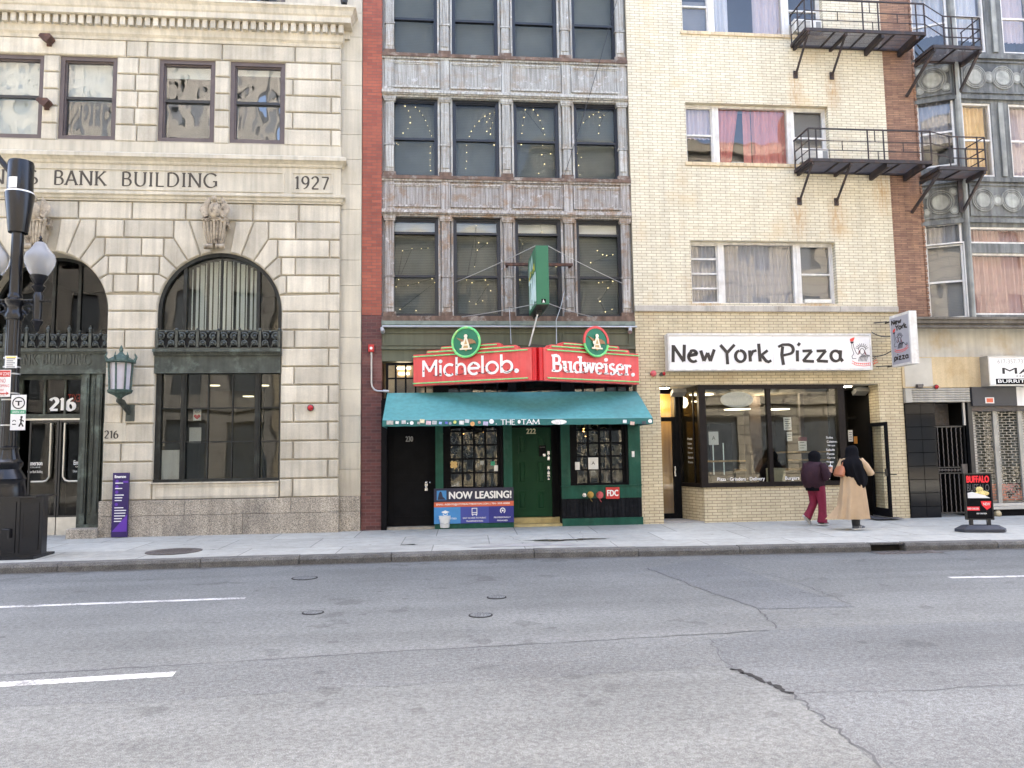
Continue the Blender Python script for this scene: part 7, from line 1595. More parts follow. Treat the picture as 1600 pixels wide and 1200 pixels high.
# roller shutter
kx0 = gx1_+.10; kz0, kz1 = RZ(786, 1560), RZ(641, 1560)
b = MB(); b.box(kx0, at(1583.5, 617)[0], -.10, .2, kz1-.0+.10, RZ(605, 1550)); b.build('dark_header', mk('dark_header', (.035,.036,.042), .4, .2, 4), rb)
b = MB(); b.box(at(1583.5, 617)[0], XE, -.095, .2, kz1+.10, RZ(605, 1550)); b.build('white_header', M['white'], rb)
b = MB(); b.box(kx0-.0, XE, -.02, .25, kz1-.02, kz1+.10)
for k in range(5): b.box(kx0, XE, -.05, -.02, kz1+.0+k*.02-.02, kz1+.012+k*.02-.02)
b.build('shutter_housing', M['castiron'], rb)
t = thing('roller_shutter', 'open-mesh steel roller shutter over the burrito shop window', 'shutter', ((kx0+XE)/2, .05, kz0))
b = MB(); sp = .062; n = int((kz1-kz0)/sp); lk = .19
for j in range(n):
    z = kz0+.03+j*sp; b.box(kx0+.03, XE, .045, .056, z-.0075, z+.0075)
    o_ = lk/2 if j % 2 else 0; x = kx0+.05+o_
    while x < 15.6: b.box(x-.012, x+.012, .048, .053, z+.0075, z+sp-.0075); x += lk
b.build('steel_mesh', mk('grille_steel', (.24,.225,.19), .5, .2, 6, metal=.4), t)
b = MB()
for px in (1558, 1597): x = at(px, 700)[0]; b.box(x-.05, x+.05, .0, .044, kz0, kz1-.02)
b.box(kx0, kx0+.03, -.02, .1, kz0, kz1-.02); b.build('guide_posts', mk('guide_steel', (.30,.29,.26), .5, .15, 5, metal=.3), t)
b = MB(); b.box(kx0, XE, -.05, .1, kz0-.07, kz0+.0); b.box(kx0, XE, -.08, .1, kz0-.14, kz0-.075); b.build('bottom_bar', M['ash'], t)
sw = thing('burrito_shop_window', 'burrito shop window with orange posters behind the steel shutter', 'shop front', ((kx0+XE)/2, .3, kz0))
b = MB(); b.box(kx0, XE, .20, .3, kz0-.0, kz0+.05)
for px in (1523, 1560, 1600): x = at(px, 700, .2)[0]; b.box(x-.05, x+.05, .2, .3, kz0, kz1)
b.build('window_frame', M['white_frame'], sw); pane('pane', kx0, XE, kz0+.05, kz1, .25, M['g_dark'], sw)
room('shop_interior', kx0, XE, kz0-.3, kz1, .32, 3.5, M['greyin'], sw)
M['poster'] = mk('orange_poster', (.75,.28,.16), .5, .3, 2.5, (.75,.40,.40,1), .8)
for k, (pa, pb) in enumerate(((1525, 1557), (1564, 1660))):
    x0, x1 = at(pa, 770, .15)[0], at(pb, 770, .15)[0]; b = MB(); b.box(x0, x1, .15, .155, kz0+.05, RZ(757, 1560)); b.build('poster', M['poster'], sw)
b = MB(); Mr = Matrix.Translation((at(1577, 775, .14)[0], .14, RZ(779, 1577))) @ Matrix.Rotation(rad(-33), 4, 'Y'); b.M = Mr; sans(b, 'BURRITOS', 0, .95, 0, .15, 0, 0, .008); b.M = Matrix.Translation((at(1542, 780, .14)[0]-.2, .14, RZ(782, 1542))) @ Matrix.Rotation(rad(-50), 4, 'Y'); sans(b, 'TACOS', 0, .5, 0, .1, 0, 0, .006); b.build('poster_lettering', M['letter_black'], sw)
b = MB(); b.box(kx0, XE, .0, .3, -.05, kz0-.15); b.build('shop_base', M['black'], rb)
b = MB(); x, z = at(1559, 803, -.05); b.sphere((x, -.05, z), .08, .08, .09, 10); tag(b.build('standpipe_cap', mk('brass_dull', (.42,.34,.20), .5, .3, 9, metal=.3)), 'round dull brass standpipe cap low under the shutter', 'pipe inlet')
x0, x1, z0, z1 = rc(1539, 621, 1553.5, 630, -.10); t = thing('orange_sticker', 'small orange bordered sticker on the dark shop header', 'sticker', (x0, -.1, z0)); b = MB(); b.box(x0, x1, -.106, -.101, z0, z1); b.build('card', M['paper'], t); b = MB(); b.box(x0+.03, x1-.03, -.109, -.106, z0+.02, z1-.02); b.build('orange_panel', M['ink_orange'], t)
x0, x1, z0, z1 = at(1544, 580, -.28)[0], 16.2, at(1560, 603, -.28)[1], at(1560, 556, -.28)[1]
t = thing('shop_sign', 'white box sign with a phone number and BURRITOS bar over the shutter', 'sign', ((x0+x1)/2, -.2, z0)); b = MB(); ring(b, x0, x1, z0, z1, .03, -.30, .0); b.build('frame', M['ash'], t); b = MB(); b.box(x0+.03, x1-.03, -.285, -.02, z0+.03, z1-.03); b.build('face', M['sign_white'], t)
H = z1-z0; b = MB(); b.box(x0+.17, x1-.2, -.288, -.285, z0+H*.05, z0+H*.24); b.build('black_bar', M['black'], t)
b = MB(); px1 = at(1600, 580, -.28)[0]
cw = (px1-(x0+.24))/10.3
sans(b, '617-357-7322', x0+.24, x0+.24+cw*12.4, z0+H*.74, z0+H*.88, -.287); b.build('phone_number', M['greyletter'], t)
b = MB(); sans(b, 'MAYAS', at(1566, 580, -.28)[0], at(1566, 580, -.28)[0]+1.75, z0+H*.40, z0+H*.60, -.287, 0, .004); sans(b, '226 TREMONT', at(1586, 580, -.28)[0], at(1586, 580, -.28)[0]+1.0, z0+H*.29, z0+H*.35, -.287); b.build('shop_name', M['letter_black'], t)
b = MB(); sans(b, 'BURRITOS & QUESADILLAS', x0+.22, x0+.22+2.45, z0+H*.08, z0+H*.21, -.29, 0, .001); b.build('bar_lettering', M['letter_white'], t)
b = MB(); b.box(YX1, XE, .2, 8, TOPZ+.4, TOPZ+.5); b.build('roof', M['joint'], rb); shell(YX1+.01, XE, .6, TOPZ+.4, rb)
# ================================================================ fire escapes
M['fe'] = mk('fire_escape_iron', (.035,.029,.030), .65, .35, 6, (.12,.055,.03,1), .45, .2); M['fe_plate'] = mk('fire_escape_deck', (.085,.078,.082), .7, .3, 4, (.13,.07,.045,1), .6)
def fire_escape(label, z, zlow, xl, xr, xr2, dep=.75, lowdep=1.05):
    t_ = thing('fire_escape', label, 'fire escape', ((xl+xr2)/2, 0, z))
    y0 = -dep; y2 = FYb-.02
    def deck(xa, xb, ya, yb, zz, nm='platform'):
        b_ = MB(); ring_pts = ((xa, ya), (xb, ya), (xb, yb), (xa, yb))
        for p, q in zip(ring_pts, ring_pts[1:]+ring_pts[:1]): b_.bar((*p, zz), (*q, zz), .045, .075)
        o_ = b_.build(nm, M['fe'], t_)
        b_ = MB(); n_ = int((yb-ya)/.045)
        for k in range(n_): y = ya+.03+k*.045; b_.box(xa+.02, xb-.02, y, y+.02, zz+.005, zz+.015)
        b_.build('deck_slats', M['fe_plate'], o_)
        n_ = max(2, int((xb-xa)/.62))
        for k in range(1, n_): b_ = MB(); x = xa+(xb-xa)*k/n_; b_.box(x-.015, x+.015, ya+.02, yb-.02, zz-.03, zz+.004); b_.build('deck_bar', M['fe'], o_)
    deck(xl, xr, y0, -.02, z); deck(xr-.05, xr2, -lowdep, y2-.02, zlow)
    H_ = .74
    b_ = MB(); r_ = .017
    b_.bar((xl, y0, z+H_), (xr, y0, z+H_), .032, .03); b_.bar((xl, -.03, z+H_), (xl, y0, z+H_), .028, .028)
    for hh in (.24, .46): b_.bar((xl, y0, z+hh), (xr, y0, z+hh), .016, .016); b_.bar((xl, -.03, z+hh), (xl, y0, z+hh), .016, .016)
    for u in (0, .06, .48, .61, .93, 1): x = xl+(xr-xl)*u; b_.bar((x, y0, z), (x, y0, z+H_), .026, .024)
    for y in (-.05, -.4): b_.bar((xl, y, z), (xl, y, z+H_), .022, .022)
    for u, h0, h1 in ((.27, .24, .46), (.54, .46, H_), (.56, 0, .24), (.77, .24, .46)): x = xl+(xr-xl)*u; b_.bar((x, y0, z+h0), (x, y0, z+h1), .016, .016)
    xs_ = xr+.24
    for hh in (H_, .46, .24): b_.bar((xr, y0, z+hh), (xs_, -lowdep, zlow+hh), .022, .022); b_.bar((xs_, -lowdep, zlow+hh), (xr2, -lowdep, zlow+hh), .022, .022); b_.bar((xr2, -lowdep, zlow+hh), (xr2, y2-.02, zlow+hh), .02, .02)
    for x in (xs_, xs_+.2, xr2-.18, xr2): b_.bar((x, -lowdep, zlow), (x, -lowdep, zlow+H_), .022, .022)
    for y in (-lowdep+.25, y2-.05): b_.bar((xr2, y, zlow), (xr2, y, zlow+H_), .022, .022)
    b_.build('railing', M['fe'], t_)
    for u in (.02, .33):
        x = xl+(xr-xl)*u+.02; b_ = MB(); b_.bar((x, y0, z-.07), (x, 0, z-.07), .06, .07); b_.bar((x, y0+.06, z-.08), (x, -.02, z-.72), .038, .045); b_.box(x-.05, x+.05, -.03, 0, z-.80, z-.62); b_.build('bracket', M['fe'], t_)
    for u in (.64, .93): x = xl+(xr-xl)*u; b_ = MB(); b_.bar((x, y0, z-.05), (x, .0, z-.10), .07, .16); b_.build('beam_bracket', M['fe'], t_)
    b_ = MB(); x = xr2-.03; b_.bar((x, -lowdep, zlow-.07), (x, y2, zlow-.07), .06, .08); b_.bar((x, -lowdep+.06, zlow-.08), (x-.1, y2-.02, zlow-.75), .05, .05); b_.box(x-.2, x-.1, y2-.03, y2, zlow-.8, zlow); b_.build('bracket', M['fe'], t_)
    if zlow < z-.15: b_ = MB(); x = xr; b_.bar((x, -lowdep, zlow-.07), (x, -.3, zlow-.07), .06, .08); b_.bar((x, -lowdep+.06, zlow-.08), (x-.08, -.02, zlow-.7), .05, .06); b_.build('bracket', M['fe'], t_)
fire_escape('lower black iron fire escape crossing brown brick toward the yellow-curtained window', 8.12, 7.88, 8.40, 11.33, 12.42)
fire_escape('upper black iron fire escape with its outer landing a step lower', 11.22, 10.75, 8.46, 11.38, 12.52)
# ================================================================ street lamp
lxp, lyp, lzp = on_pave(6, 869); lyp = -2.85; lxp = at(13, 697, lyp)[0]; lzp = zs(lyp)
LZ = lambda py, px=24: at(px, py, lyp)[1]
M['lampblack'] = mk('lamp_black_paint', (.005,.0055,.008), .25, .3, 6, spec=.4)
t = thing('street_lamp', 'black street lamp with glass globes, a fat top sleeve and a cabinet base', 'street lamp', (lxp, lyp, lzp))
c0 = (lxp, lyp, 0)
b = MB()
b.lathe(c0, [(.30, LZ(778)), (.30, LZ(770)), (.29, LZ(764)), (.27, LZ(752)), (.29, LZ(748)), (.26, LZ(742)), (.20, LZ(733)), (.235, LZ(727)), (.235, LZ(722)), (.19, LZ(718))], 28)
b.lathe(c0, [(.19, LZ(718)), (.155, LZ(706)), (.15, LZ(702))], 32, flute=.06); b.lathe(c0, [(.17, LZ(702)), (.17, LZ(699)), (.13, LZ(697))], 24)
b.lathe(c0, [(.128, LZ(697)), (.115, LZ(500))], 36, flute=.07); b.lathe(c0, [(.14, LZ(500)), (.16, LZ(494)), (.13, LZ(488)), (.12, LZ(480)), (.16, LZ(474)), (.17, LZ(470)), (.12, LZ(466)), (.12, LZ(462)), (.10, LZ(458))], 20)
b.lathe(c0, [(.108, LZ(460)), (.10, LZ(362))], 16, flute=.05)
b.build('pole', M['lampblack'], t, True)
b = MB(); b.lathe(c0, [(.155, LZ(364)), (.16, LZ(361)), (.235, LZ(305)), (.23, LZ(303))], 32); b.lathe(c0, [(.207, LZ(300)), (.207, LZ(257)), (.195, LZ(253)), (.05, LZ(251))], 32); b.build('top_sleeve', M['lampblack'], t, True)
b = MB(); b.lathe(c0, [(.233, LZ(303)), (.22, LZ(300.5))], 32); b.build('white_ring', M['white'], t)
b = MB(); b.tube([(lxp-.1, lyp, LZ(278)), (lxp-.42, lyp-.0, LZ(243)), (lxp-1.4, lyp-.2, LZ(190))], .05, 8); b.build('upper_arm', M['lampblack'], t)
M['globe'] = glass('globe_glass', (.90,.91,.95,1), 0, 1, 1.0, .2); M['globe_in'] = mk('frosted_globe', (.62,.63,.68), .35, .06, 8)
s_ = NT('lamp_globe'); s_.b.inputs['Base Color'].default_value = (.70,.71,.74,1); s_.b.inputs['Roughness'].default_value = .18; s_.b.inputs['Transmission Weight'].default_value = .65; s_.b.inputs['IOR'].default_value = 1.2; M['globe'] = s_.mat
for sx, px in ((1, 62), (-1, 1)):
    gx = at(px, 410, lyp)[0]; gx = lxp+sx*abs(at(62, 410, lyp)[0]-at(26, 410, lyp)[0]); cg = (gx, lyp, 0)
    b = MB(); b.tube([(lxp+sx*.1, lyp, LZ(472)), (gx+sx*.05, lyp, LZ(470))], .045, 8); 
    for r0, cxo, czo in ((.13, .22, 484), (.08, .36, 482), (.07, .14, 492)): b.tube([(lxp+sx*(cxo+r0*(1-.07*k)*cos(.6*k)), lyp-.02, LZ(czo)+r0*(1-.07*k)*sin(.6*k)) for k in range(13)], .022, 6)
    for k in range(9): b.sphere((lxp+sx*(.12+.06*k), lyp-.05, LZ(471)), .025, n=6)
    arm = b.build('lamp_arm', M['lampblack'], t, True)
    b = MB(); b.lathe(cg, [(.01, LZ(519)), (.03, LZ(517)), (.05, LZ(511)), (.07, LZ(508)), (.10, LZ(502)), (.07, LZ(499)), (.075, LZ(474)), (.085, LZ(462)), (.06, LZ(457)), (.10, LZ(451)), (.12, LZ(448)), (.07, LZ(444)), (.10, LZ(440)), (.14, LZ(434)), (.15, LZ(431)), (.12, LZ(429))], 20); b.build('lamp_stem', M['lampblack'], arm, True)
    b = MB(); b.lathe(cg, [(.125, LZ(431)), (.18, LZ(424)), (.235, LZ(413)), (.25, LZ(405)), (.235, LZ(398)), (.17, LZ(391)), (.15, LZ(389)), (.11, LZ(384)), (.10, LZ(381)), (.07, LZ(378.5)), (.01, LZ(377.5))], 28); b.build('globe', M['globe'], arm, True)
    b = MB(); b.lathe(cg, [(.10, LZ(430)), (.10, LZ(418)), (.06, LZ(410)), (.02, LZ(408))], 14); b.build('lamp_bulb', M['globe_in'], arm, True)
    b = MB(); b.lathe(cg, [(.03, LZ(378)), (.04, LZ(376)), (.015, LZ(374)), (.03, LZ(372)), (.004, LZ(367))], 10); b.build('finial', M['lampblack'], arm, True)
# cabinet base
cx0, cx1 = lxp-.62, at(55.5, 830, lyp-.32)[0]; zc1, zc0 = LZ(777), lzp-.02
b = MB(); cy0, cy1 = lyp-.36, lyp+.34; k_ = .26; xs_a = cx1-k_
P8 = [(cx0, cy0), (xs_a, cy0), (cx1, cy0+k_), (cx1, cy1-k_), (xs_a, cy1), (cx0, cy1)]
lo = [b.V((x, y, zc0)) for x, y in P8]; hi = [b.V((x, y, zc1)) for x, y in P8]
for i in range(6): l = (i+1) % 6; b.F((lo[i], lo[l], hi[l], hi[i]))
b.F(hi); b.F(lo[::-1]); b.box(cx0-.03, cx1+.02, cy0-.03, cy1+.02, zc1, zc1+.03); b.box(cx0-.02, cx1+.01, cy0-.02, cy1+.01, zc0, zc0+.06)
cb = b.build('cabinet_base', M['lampblack'], t)
b = MB(frame(Vector((xs_a, cy0-.004, zc0)), (1, 1, 0), (0, 0, 1))); w_ = k_*1.414; hh = zc1-zc0
ring(b, .03, w_-.03, .12, hh-.06, .02, -.012, .002)
for i in range(12): b.box(.08, w_-.08, -.01, .002, hh*.35+i*.035, hh*.35+i*.035+.018)
b.M = None; ring(b, cx0+.1, xs_a-.04, zc0+.12, zc1-.06, .025, cy0-.014, cy0); b.tube([(xs_a-.22, cy0-.04, zc0+hh*.5), (xs_a-.12, cy0-.04, zc0+hh*.5), (xs_a-.12, cy0-.04, zc0+hh*.36)], .018, 6); b.build('cabinet_door', M['lampblack'], cb)
# notices strapped to the lamp
def pole_sign(px0, py0, px1, py1, name, label, y):
    x0, x1, z0, z1 = rc(px0, py0, px1, py1, y); t_ = thing(name, label, 'sign', ((x0+x1)/2, y, z0)); b_ = MB(); b_.box(x0, x1, y, y+.006, z0, z1); b_.build('plate', M['white'], t_)
    b_ = MB(); zm = (z0+z1)/2
    for zq in (z0+(z1-z0)*.15, z1-(z1-z0)*.12): b_.lathe((lxp, lyp, zq-.012), [(.135, 0), (.135, .024)], 20)
    b_.build('clamp_band', M['ash'], t_); return t_, x0, x1, z0, z1
yq = lyp-.15
t_, x0, x1, z0, z1 = pole_sign(8, 556, 26, 575, 'pole_notice', 'small white and yellow notice strapped highest on the lamp post', yq)
b = MB()
for k in range(5): z = z1-.05-k*.035; b.box(x0+.03, x1-.03-.03*(k % 2), yq-.002, yq, z-.008, z+.004)
b.build('print', M['ink_navy'], t_); b = MB(); b.box(x0+.02, x1-.02, yq-.002, yq, z1-.035, z1-.015); b.build('yellow_line', M['yel'], t_)
t_, x0, x1, z0, z1 = pole_sign(-8, 578, 15.5, 620, 'parking_sign', 'red and white tow zone no stopping sign on the lamp post', yq-.02); yy = yq-.022
b = MB(); b.box(x0+.01, x1-.01, yy, yy+.002, z1-.12, z1-.01); b.build('red_band', M['red_sign'], t_); b = MB(); sans(b, 'NO', x0+.10, x1-.08, z1-.22, z1-.15, yy); sans(b, 'STOPPING', x0+.03, x1-.02, z1-.30, z1-.25, yy); sans(b, 'ANY', x0+.1, x1-.1, z1-.37, z1-.325, yy); sans(b, 'TIME', x0+.09, x1-.09, z1-.44, z1-.395, yy); b.build('red_lettering', M['red_sign'], t_); b = MB(); b.bar((x0+.05, yy, z0+.06), (x1-.04, yy, z0+.06), .02, .012); b.prism([(x1-.06, z0+.03), (x1-.02, z0+.06), (x1-.06, z0+.09)], yy-.001, yy+.002); b.build('red_arrow', M['red_sign'], t_)
b = MB(); sans(b, 'TOW ZONE', x0+.03, x1-.02, z1-.095, z1-.04, yy-.001); b.build('white_print', M['letter_white'], t_)
M['green_line'] = flat('green_line', (.02,.27,.12))
t_, x0, x1, z0, z1 = pole_sign(18, 617, 39, 672, 'transit_sign', 'white transit sign with a circled T and a Green Line strip on the lamp post', yq-.04); yy = yq-.042; W = x1-x0; H = z1-z0; xm = (x0+x1)/2
b = MB(); b.ribbon(arc(xm, z0+H*.77, .095, .095, 0, 360, 24), .018, yy+.002, .003); b.box(xm-.055, xm+.055, yy-.001, yy+.002, z0+H*.80, z0+H*.83); b.box(xm-.013, xm+.013, yy-.0015, yy+.002, z0+H*.69, z0+H*.80)
b.ribbon([(xm+.02, z0+H*.10), (xm+.05, z0+H*.20), (xm+.055, z0+H*.34)], .025, yy+.002, .002); b.ribbon([(xm+.055, z0+H*.2), (xm+.09, z0+H*.10)], .022, yy+.002, .0026); b.ribbon([(xm+.03, z0+H*.30), (xm+.10, z0+H*.25)], .02, yy+.002, .003); b.disc((xm+.058, yy+.002, z0+H*.37), .02, .002, 12)
b.box(xm-.09, xm-.03, yy-.0, yy+.002, z0+H*.15, z0+H*.18); b.ribbon(arc(xm-.06, z0+H*.24, .025, .025, 0, 180, 8), .012, yy+.002, .002); b.build('symbols', M['letter_black'], t_)
b = MB(); b.box(x0, x1, yy-.0, yy+.002, z0+H*.46, z0+H*.57); b.build('green_strip', M['green_line'], t_)
b = MB(); sans(b, 'GREEN LINE', x0+.02, x1-.02, z0+H*.485, z0+H*.545, yy-.001); b.build('strip_lettering', M['letter_white'], t_)
x, z = at(22, 290, lyp-.24); b = MB()
for k in range(6): a0, a1 = rad(-118+k*7), rad(-118+(k+1)*7); b.quad((lxp+0.211*cos(a0), lyp+0.211*sin(a0), LZ(299)), (lxp+0.211*cos(a1), lyp+0.211*sin(a1), LZ(299)), (lxp+0.211*cos(a1), lyp+0.211*sin(a1), LZ(282)), (lxp+0.211*cos(a0), lyp+0.211*sin(a0), LZ(282)))
b.build('paper_label', M['paper'], t)
# ================================================================ sandwich board
ax, ay_, az = on_pave(1532, 830)
t = thing('sandwich_board', 'black pavement sign reading BUFFALO on a grey rocking base near the kerb', 'pavement sign', (ax, ay_, az))
Ms_ = Matrix.Translation((ax, ay_, az)) @ Matrix.Rotation(rad(-14), 4, 'Z')
sw_, sh = .50, .90
M['rubber'] = mk('grey_rubber_base', (.030,.033,.042), .6, .15, 8)
b = MB(Ms_); pts = [(-.47,-.0),(-.36,-.19),(.36,-.19),(.47,0),(.36,.19),(-.36,.19)]
lo = [b.V((x, y, .0)) for x, y in pts]; mi = [b.V((x, y, .05)) for x, y in pts]; hi = [b.V((x*.72, y*.6, .12)) for x, y in pts]
for A, B in ((lo, mi), (mi, hi)):
    for i in range(6): l = (i+1) % 6; b.F((A[i], A[l], B[l], B[i]))
b.F(hi); b.F(lo[::-1]); b.build('base', M['rubber'], t)
b = MB(Ms_)
for x in (-.16, .16): b.box(x-.03, x+.03, -.03, .03, .1, .25)
b.build('post', M['black_iron'], t)
b = MB(Ms_); ring(b, -sw_/2, sw_/2, .22, .22+sh, .022, -.04, .04); b.build('board_frame', M['black_iron'], t)
b = MB(Ms_); b.box(-sw_/2+.02, sw_/2-.02, -.03, .03, .24, .20+sh); bd = b.build('poster', M['black'], t)
M['hotred'] = flat('poster_red', (.80,.03,.04)); B0 = .24; yb = -.034
b = MB(Ms_); sans(b, 'BUFFALO', -.20, .20, B0+.70, B0+.83, yb, 0, .007); b.build('red_lettering', M['hotred'], bd); b = MB(Ms_); b.box(-.23, .0, yb, -.03, B0+.16, B0+.235); b.build('red_bar', M['hotred'], bd); b = MB(Ms_); b.prism([(.05, B0+.26), (.13, B0+.17), (.20, B0+.22), (.215, B0+.34), (.03, B0+.34)], yb, -.03); b.build('red_badge', M['hotred'], bd)
b = MB(Ms_); 
sans(b, 'BUFFALO', -.20, .20, B0+.53, B0+.67, yb+.001, 0, .0); b.build('outline_print', flat('poster_grey', (.10,.10,.10)), bd)
b = MB(Ms_); b.sphere((.06, -.035, B0+.49), .13, .012, .055, 14); b.sphere((.02, -.035, B0+.57), .07, .012, .05, 12); b.build('food_picture', mk('food_print', (.70,.55,.22), .6, .5, 40, (.10,.30,.05,1), .8), bd)
b = MB(Ms_); b.prism([(-.20, B0+.40), (.20, B0+.40), (.10, B0+.455), (-.12, B0+.52), (-.2, B0+.50)], yb-.012, -.03); b.build('white_wrap', M['paper'], bd); b = MB(Ms_); sans(b, 'FRIED CHICKEN', -.22, -.02, B0+.18, B0+.215, yb-.002, 0, .001); b.build('bar_lettering', M['paper'], bd); b = MB(Ms_); sans(b, 'NEW YORK PIZZA', -.06, .12, B0+.09, B0+.115, yb, 0, .001); b.build('foot_lettering', M['paper'], bd); b = MB(Ms_); sans(b, 'NEW', .07, .19, B0+.26, B0+.31, yb-.002, 0, .001); b.build('badge_lettering', M['paper'], bd)
# ================================================================ two people walking by
M['skin'] = mk('skin', (.42,.25,.17), .5, .06, 8); M['jacket'] = mk('plum_jacket', (.030,.013,.019), .7, .25, 8, bump=.012, bscale=14, spec=.15); M['trousers'] = mk('crimson_trousers', (.17,.008,.03), .75, .2, 9, bump=.006, bscale=20); M['hijab'] = mk('black_scarf', (.0035,.0035,.005), .85, .3, 7, spec=.1, bump=.01, bscale=10); M['coat'] = mk('camel_coat', (.42,.295,.175), .8, .12, 4, bump=.012, bscale=7); M['shoe'] = mk('black_shoe', (.006,.006,.007), .5, .2, 20); M['shoegrey'] = mk('grey_shoe', (.06,.065,.075), .6, .2, 20); M['sole'] = flat('pale_sole', (.55,.53,.50)); M['bag'] = mk('tan_leather', (.34,.125,.06), .45, .2, 8); M['cup'] = flat('iced_drink', (.55,.30,.22), .3); M['cuplid'] = flat('cup_lid', (.72,.70,.68), .3)
def skin_body(name, chains, parent, mat):
    vs_, es, rs = [], [], []; idx = {}
    def v(p, r):
        k = tuple(round(c, 4) for c in p)
        if k not in idx: idx[k] = len(vs_); vs_.append(Vector(p)-parent_loc(parent)); rs.append(r)
        return idx[k]
    for ch in chains:
        last = None
        for (p, r) in ch:
            i = v(p, r)
            if last is not None and last != i: es.append((last, i))
            last = i
    me = bpy.data.meshes.new(name); me.from_pydata(vs_, es, []); me.materials.append(mat); o = bpy.data.objects.new(name, me); COL.objects.link(o); o.parent = parent
    md = o.modifiers.new('skin', 'SKIN'); md.use_smooth_shade = True
    if not me.skin_vertices: raise RuntimeError('no skin layer')
    for i, sv in enumerate(me.skin_vertices[0].data): sv.radius = (rs[i], rs[i]); sv.use_root = (i == 0)
    sb = o.modifiers.new('subsurf', 'SUBSURF'); sb.levels = 1; sb.render_levels = 1
    dg = bpy.context.evaluated_depsgraph_get(); m2 = bpy.data.meshes.new_from_object(o.evaluated_get(dg)); o.modifiers.clear(); o.data = m2; return o
def hand_chains(wrist, d, side, curl):
    # palm from the wrist along d, five separate fingers of different length bending toward curl
    d = Vector(d).normalized(); side = Vector(side).normalized(); curl = Vector(curl).normalized(); w_ = Vector(wrist); out = []
    palm = w_+d*.055; out.append([(tuple(w_), .026), (tuple(palm), .032)])
    for k, ln in enumerate((.060, .068, .063, .050)):
        b0 = palm+side*(.027-.018*k)+d*.022; p1 = b0+d*ln*.45+curl*ln*.25; p2 = p1+d*ln*.15+curl*ln*.45
        out.append([(tuple(palm), .032), (tuple(b0), .0095), (tuple(p1), .0088), (tuple(p2), .0075)])
    tb = w_+d*.03+side*.03; t1 = tb+side*.02+d*.03+curl*.015; t2 = t1+d*.012+curl*.03; out.append([(tuple(w_), .026), (tuple(tb), .012), (tuple(t1), .0105), (tuple(t2), .009)])
    return out
def head_mesh(name, c, yaw, parent, s=1.0):
    # face with brow, nose, lips, chin, eyes and ears; looks along +x turned by yaw
    bb = MB(Matrix.Translation(c) @ Matrix.Rotation(yaw, 4, 'Z'))
    n, mN = 20, 14; rings_ = []
    for i in range(1, mN):
        t_ = pi*i/mN; z = -cos(t_)*.118*s; row_ = []
        for k in range(n):
            a = 2*pi*k/n; r = sin(t_)**.85; x = r*.098*s*cos(a); y = r*.076*s*sin(a)
            if cos(a) > .8 and abs(z) < .10*s: f = (cos(a)-.8)/.2; x += s*f*(.022*math.exp(-((z+.018*s)/(.022*s))**2)+.008*math.exp(-((z+.062*s)/(.012*s))**2)+.012*math.exp(-((z+.10*s)/(.016*s))**2)+.006*math.exp(-((z-.035*s)/(.012*s))**2))
            if cos(a) < 0: x *= 1.05
            if z < -.03*s: y *= 1-.25*(-.03*s-z)/(.09*s)
            row_.append(bb.V((x, y, z)))
        rings_.append(row_)
    for A, B in zip(rings_, rings_[1:]):
        for k in range(n): l = (k+1) % n; bb.F((A[k], A[l], B[l], B[k]))
    bb.F(rings_[0][::-1]); bb.F(rings_[-1])
    o = bb.build(name, M['skin'], parent, True)
    bb = MB(Matrix.Translation(c) @ Matrix.Rotation(yaw, 4, 'Z'))
    for sy in (-1, 1): bb.sphere((.083*s, sy*.031*s, .012*s), .011*s, n=8)
    bb.build('eyes', M['letter_black'], o); return o
def blob_limb(bb, pts): bb.tube([p for p, r in pts], [r for p, r in pts], 14)
def shoe(parent, x, y, z, yaw, pitch, m, ln=.26):
    Mx = Matrix.Translation((x, y, z)) @ Matrix.Rotation(yaw, 4, 'Z') @ Matrix.Rotation(pitch, 4, 'Y')
    bb = MB(Mx); secs = [(-.08, .036, .10), (-.04, .042, .105), (.02, .044, .085), (.08, .047, .062), (.13, .043, .05), (.165, .025, .038)]; rr_ = []
    for (xx, hw, ht) in secs: rr_.append([bb.V((xx*ln/.26, hw*cos(2*pi*k/12), max(.022, .022+(ht-.022)*max(0, sin(2*pi*k/12))))) for k in range(12)])
    for A, B in zip(rr_, rr_[1:]):
        for k in range(12): l = (k+1) % 12; bb.F((A[k], A[l], B[l], B[k]))
    bb.F(rr_[0][::-1]); bb.F(rr_[-1]); o = bb.build('shoe', m, parent, True)
    bb = MB(Mx); pl_ = [(-.09,-.036),(.08,-.05),(.15,-.04),(.178,0),(.15,.04),(.08,.05),(-.09,.036),(-.105,0)]; lo_ = [bb.V((p*ln/.26, q_, 0)) for p, q_ in pl_]; hi_ = [bb.V((p*ln/.26, q_, .024)) for p, q_ in pl_]
    for i in range(8): l = (i+1) % 8; bb.F((lo_[i], lo_[l], hi_[l], hi_[i]))
    bb.F(hi_); bb.F(lo_[::-1]); bb.build('sole', M['sole'], o)
    bb = MB(Mx)
    for k in range(3): bb.bar((.02+.025*k, -.047, .03), (.035+.025*k, -.035, .07), .004, .008)
    bb.build('stripes', M['sole'], o); return o
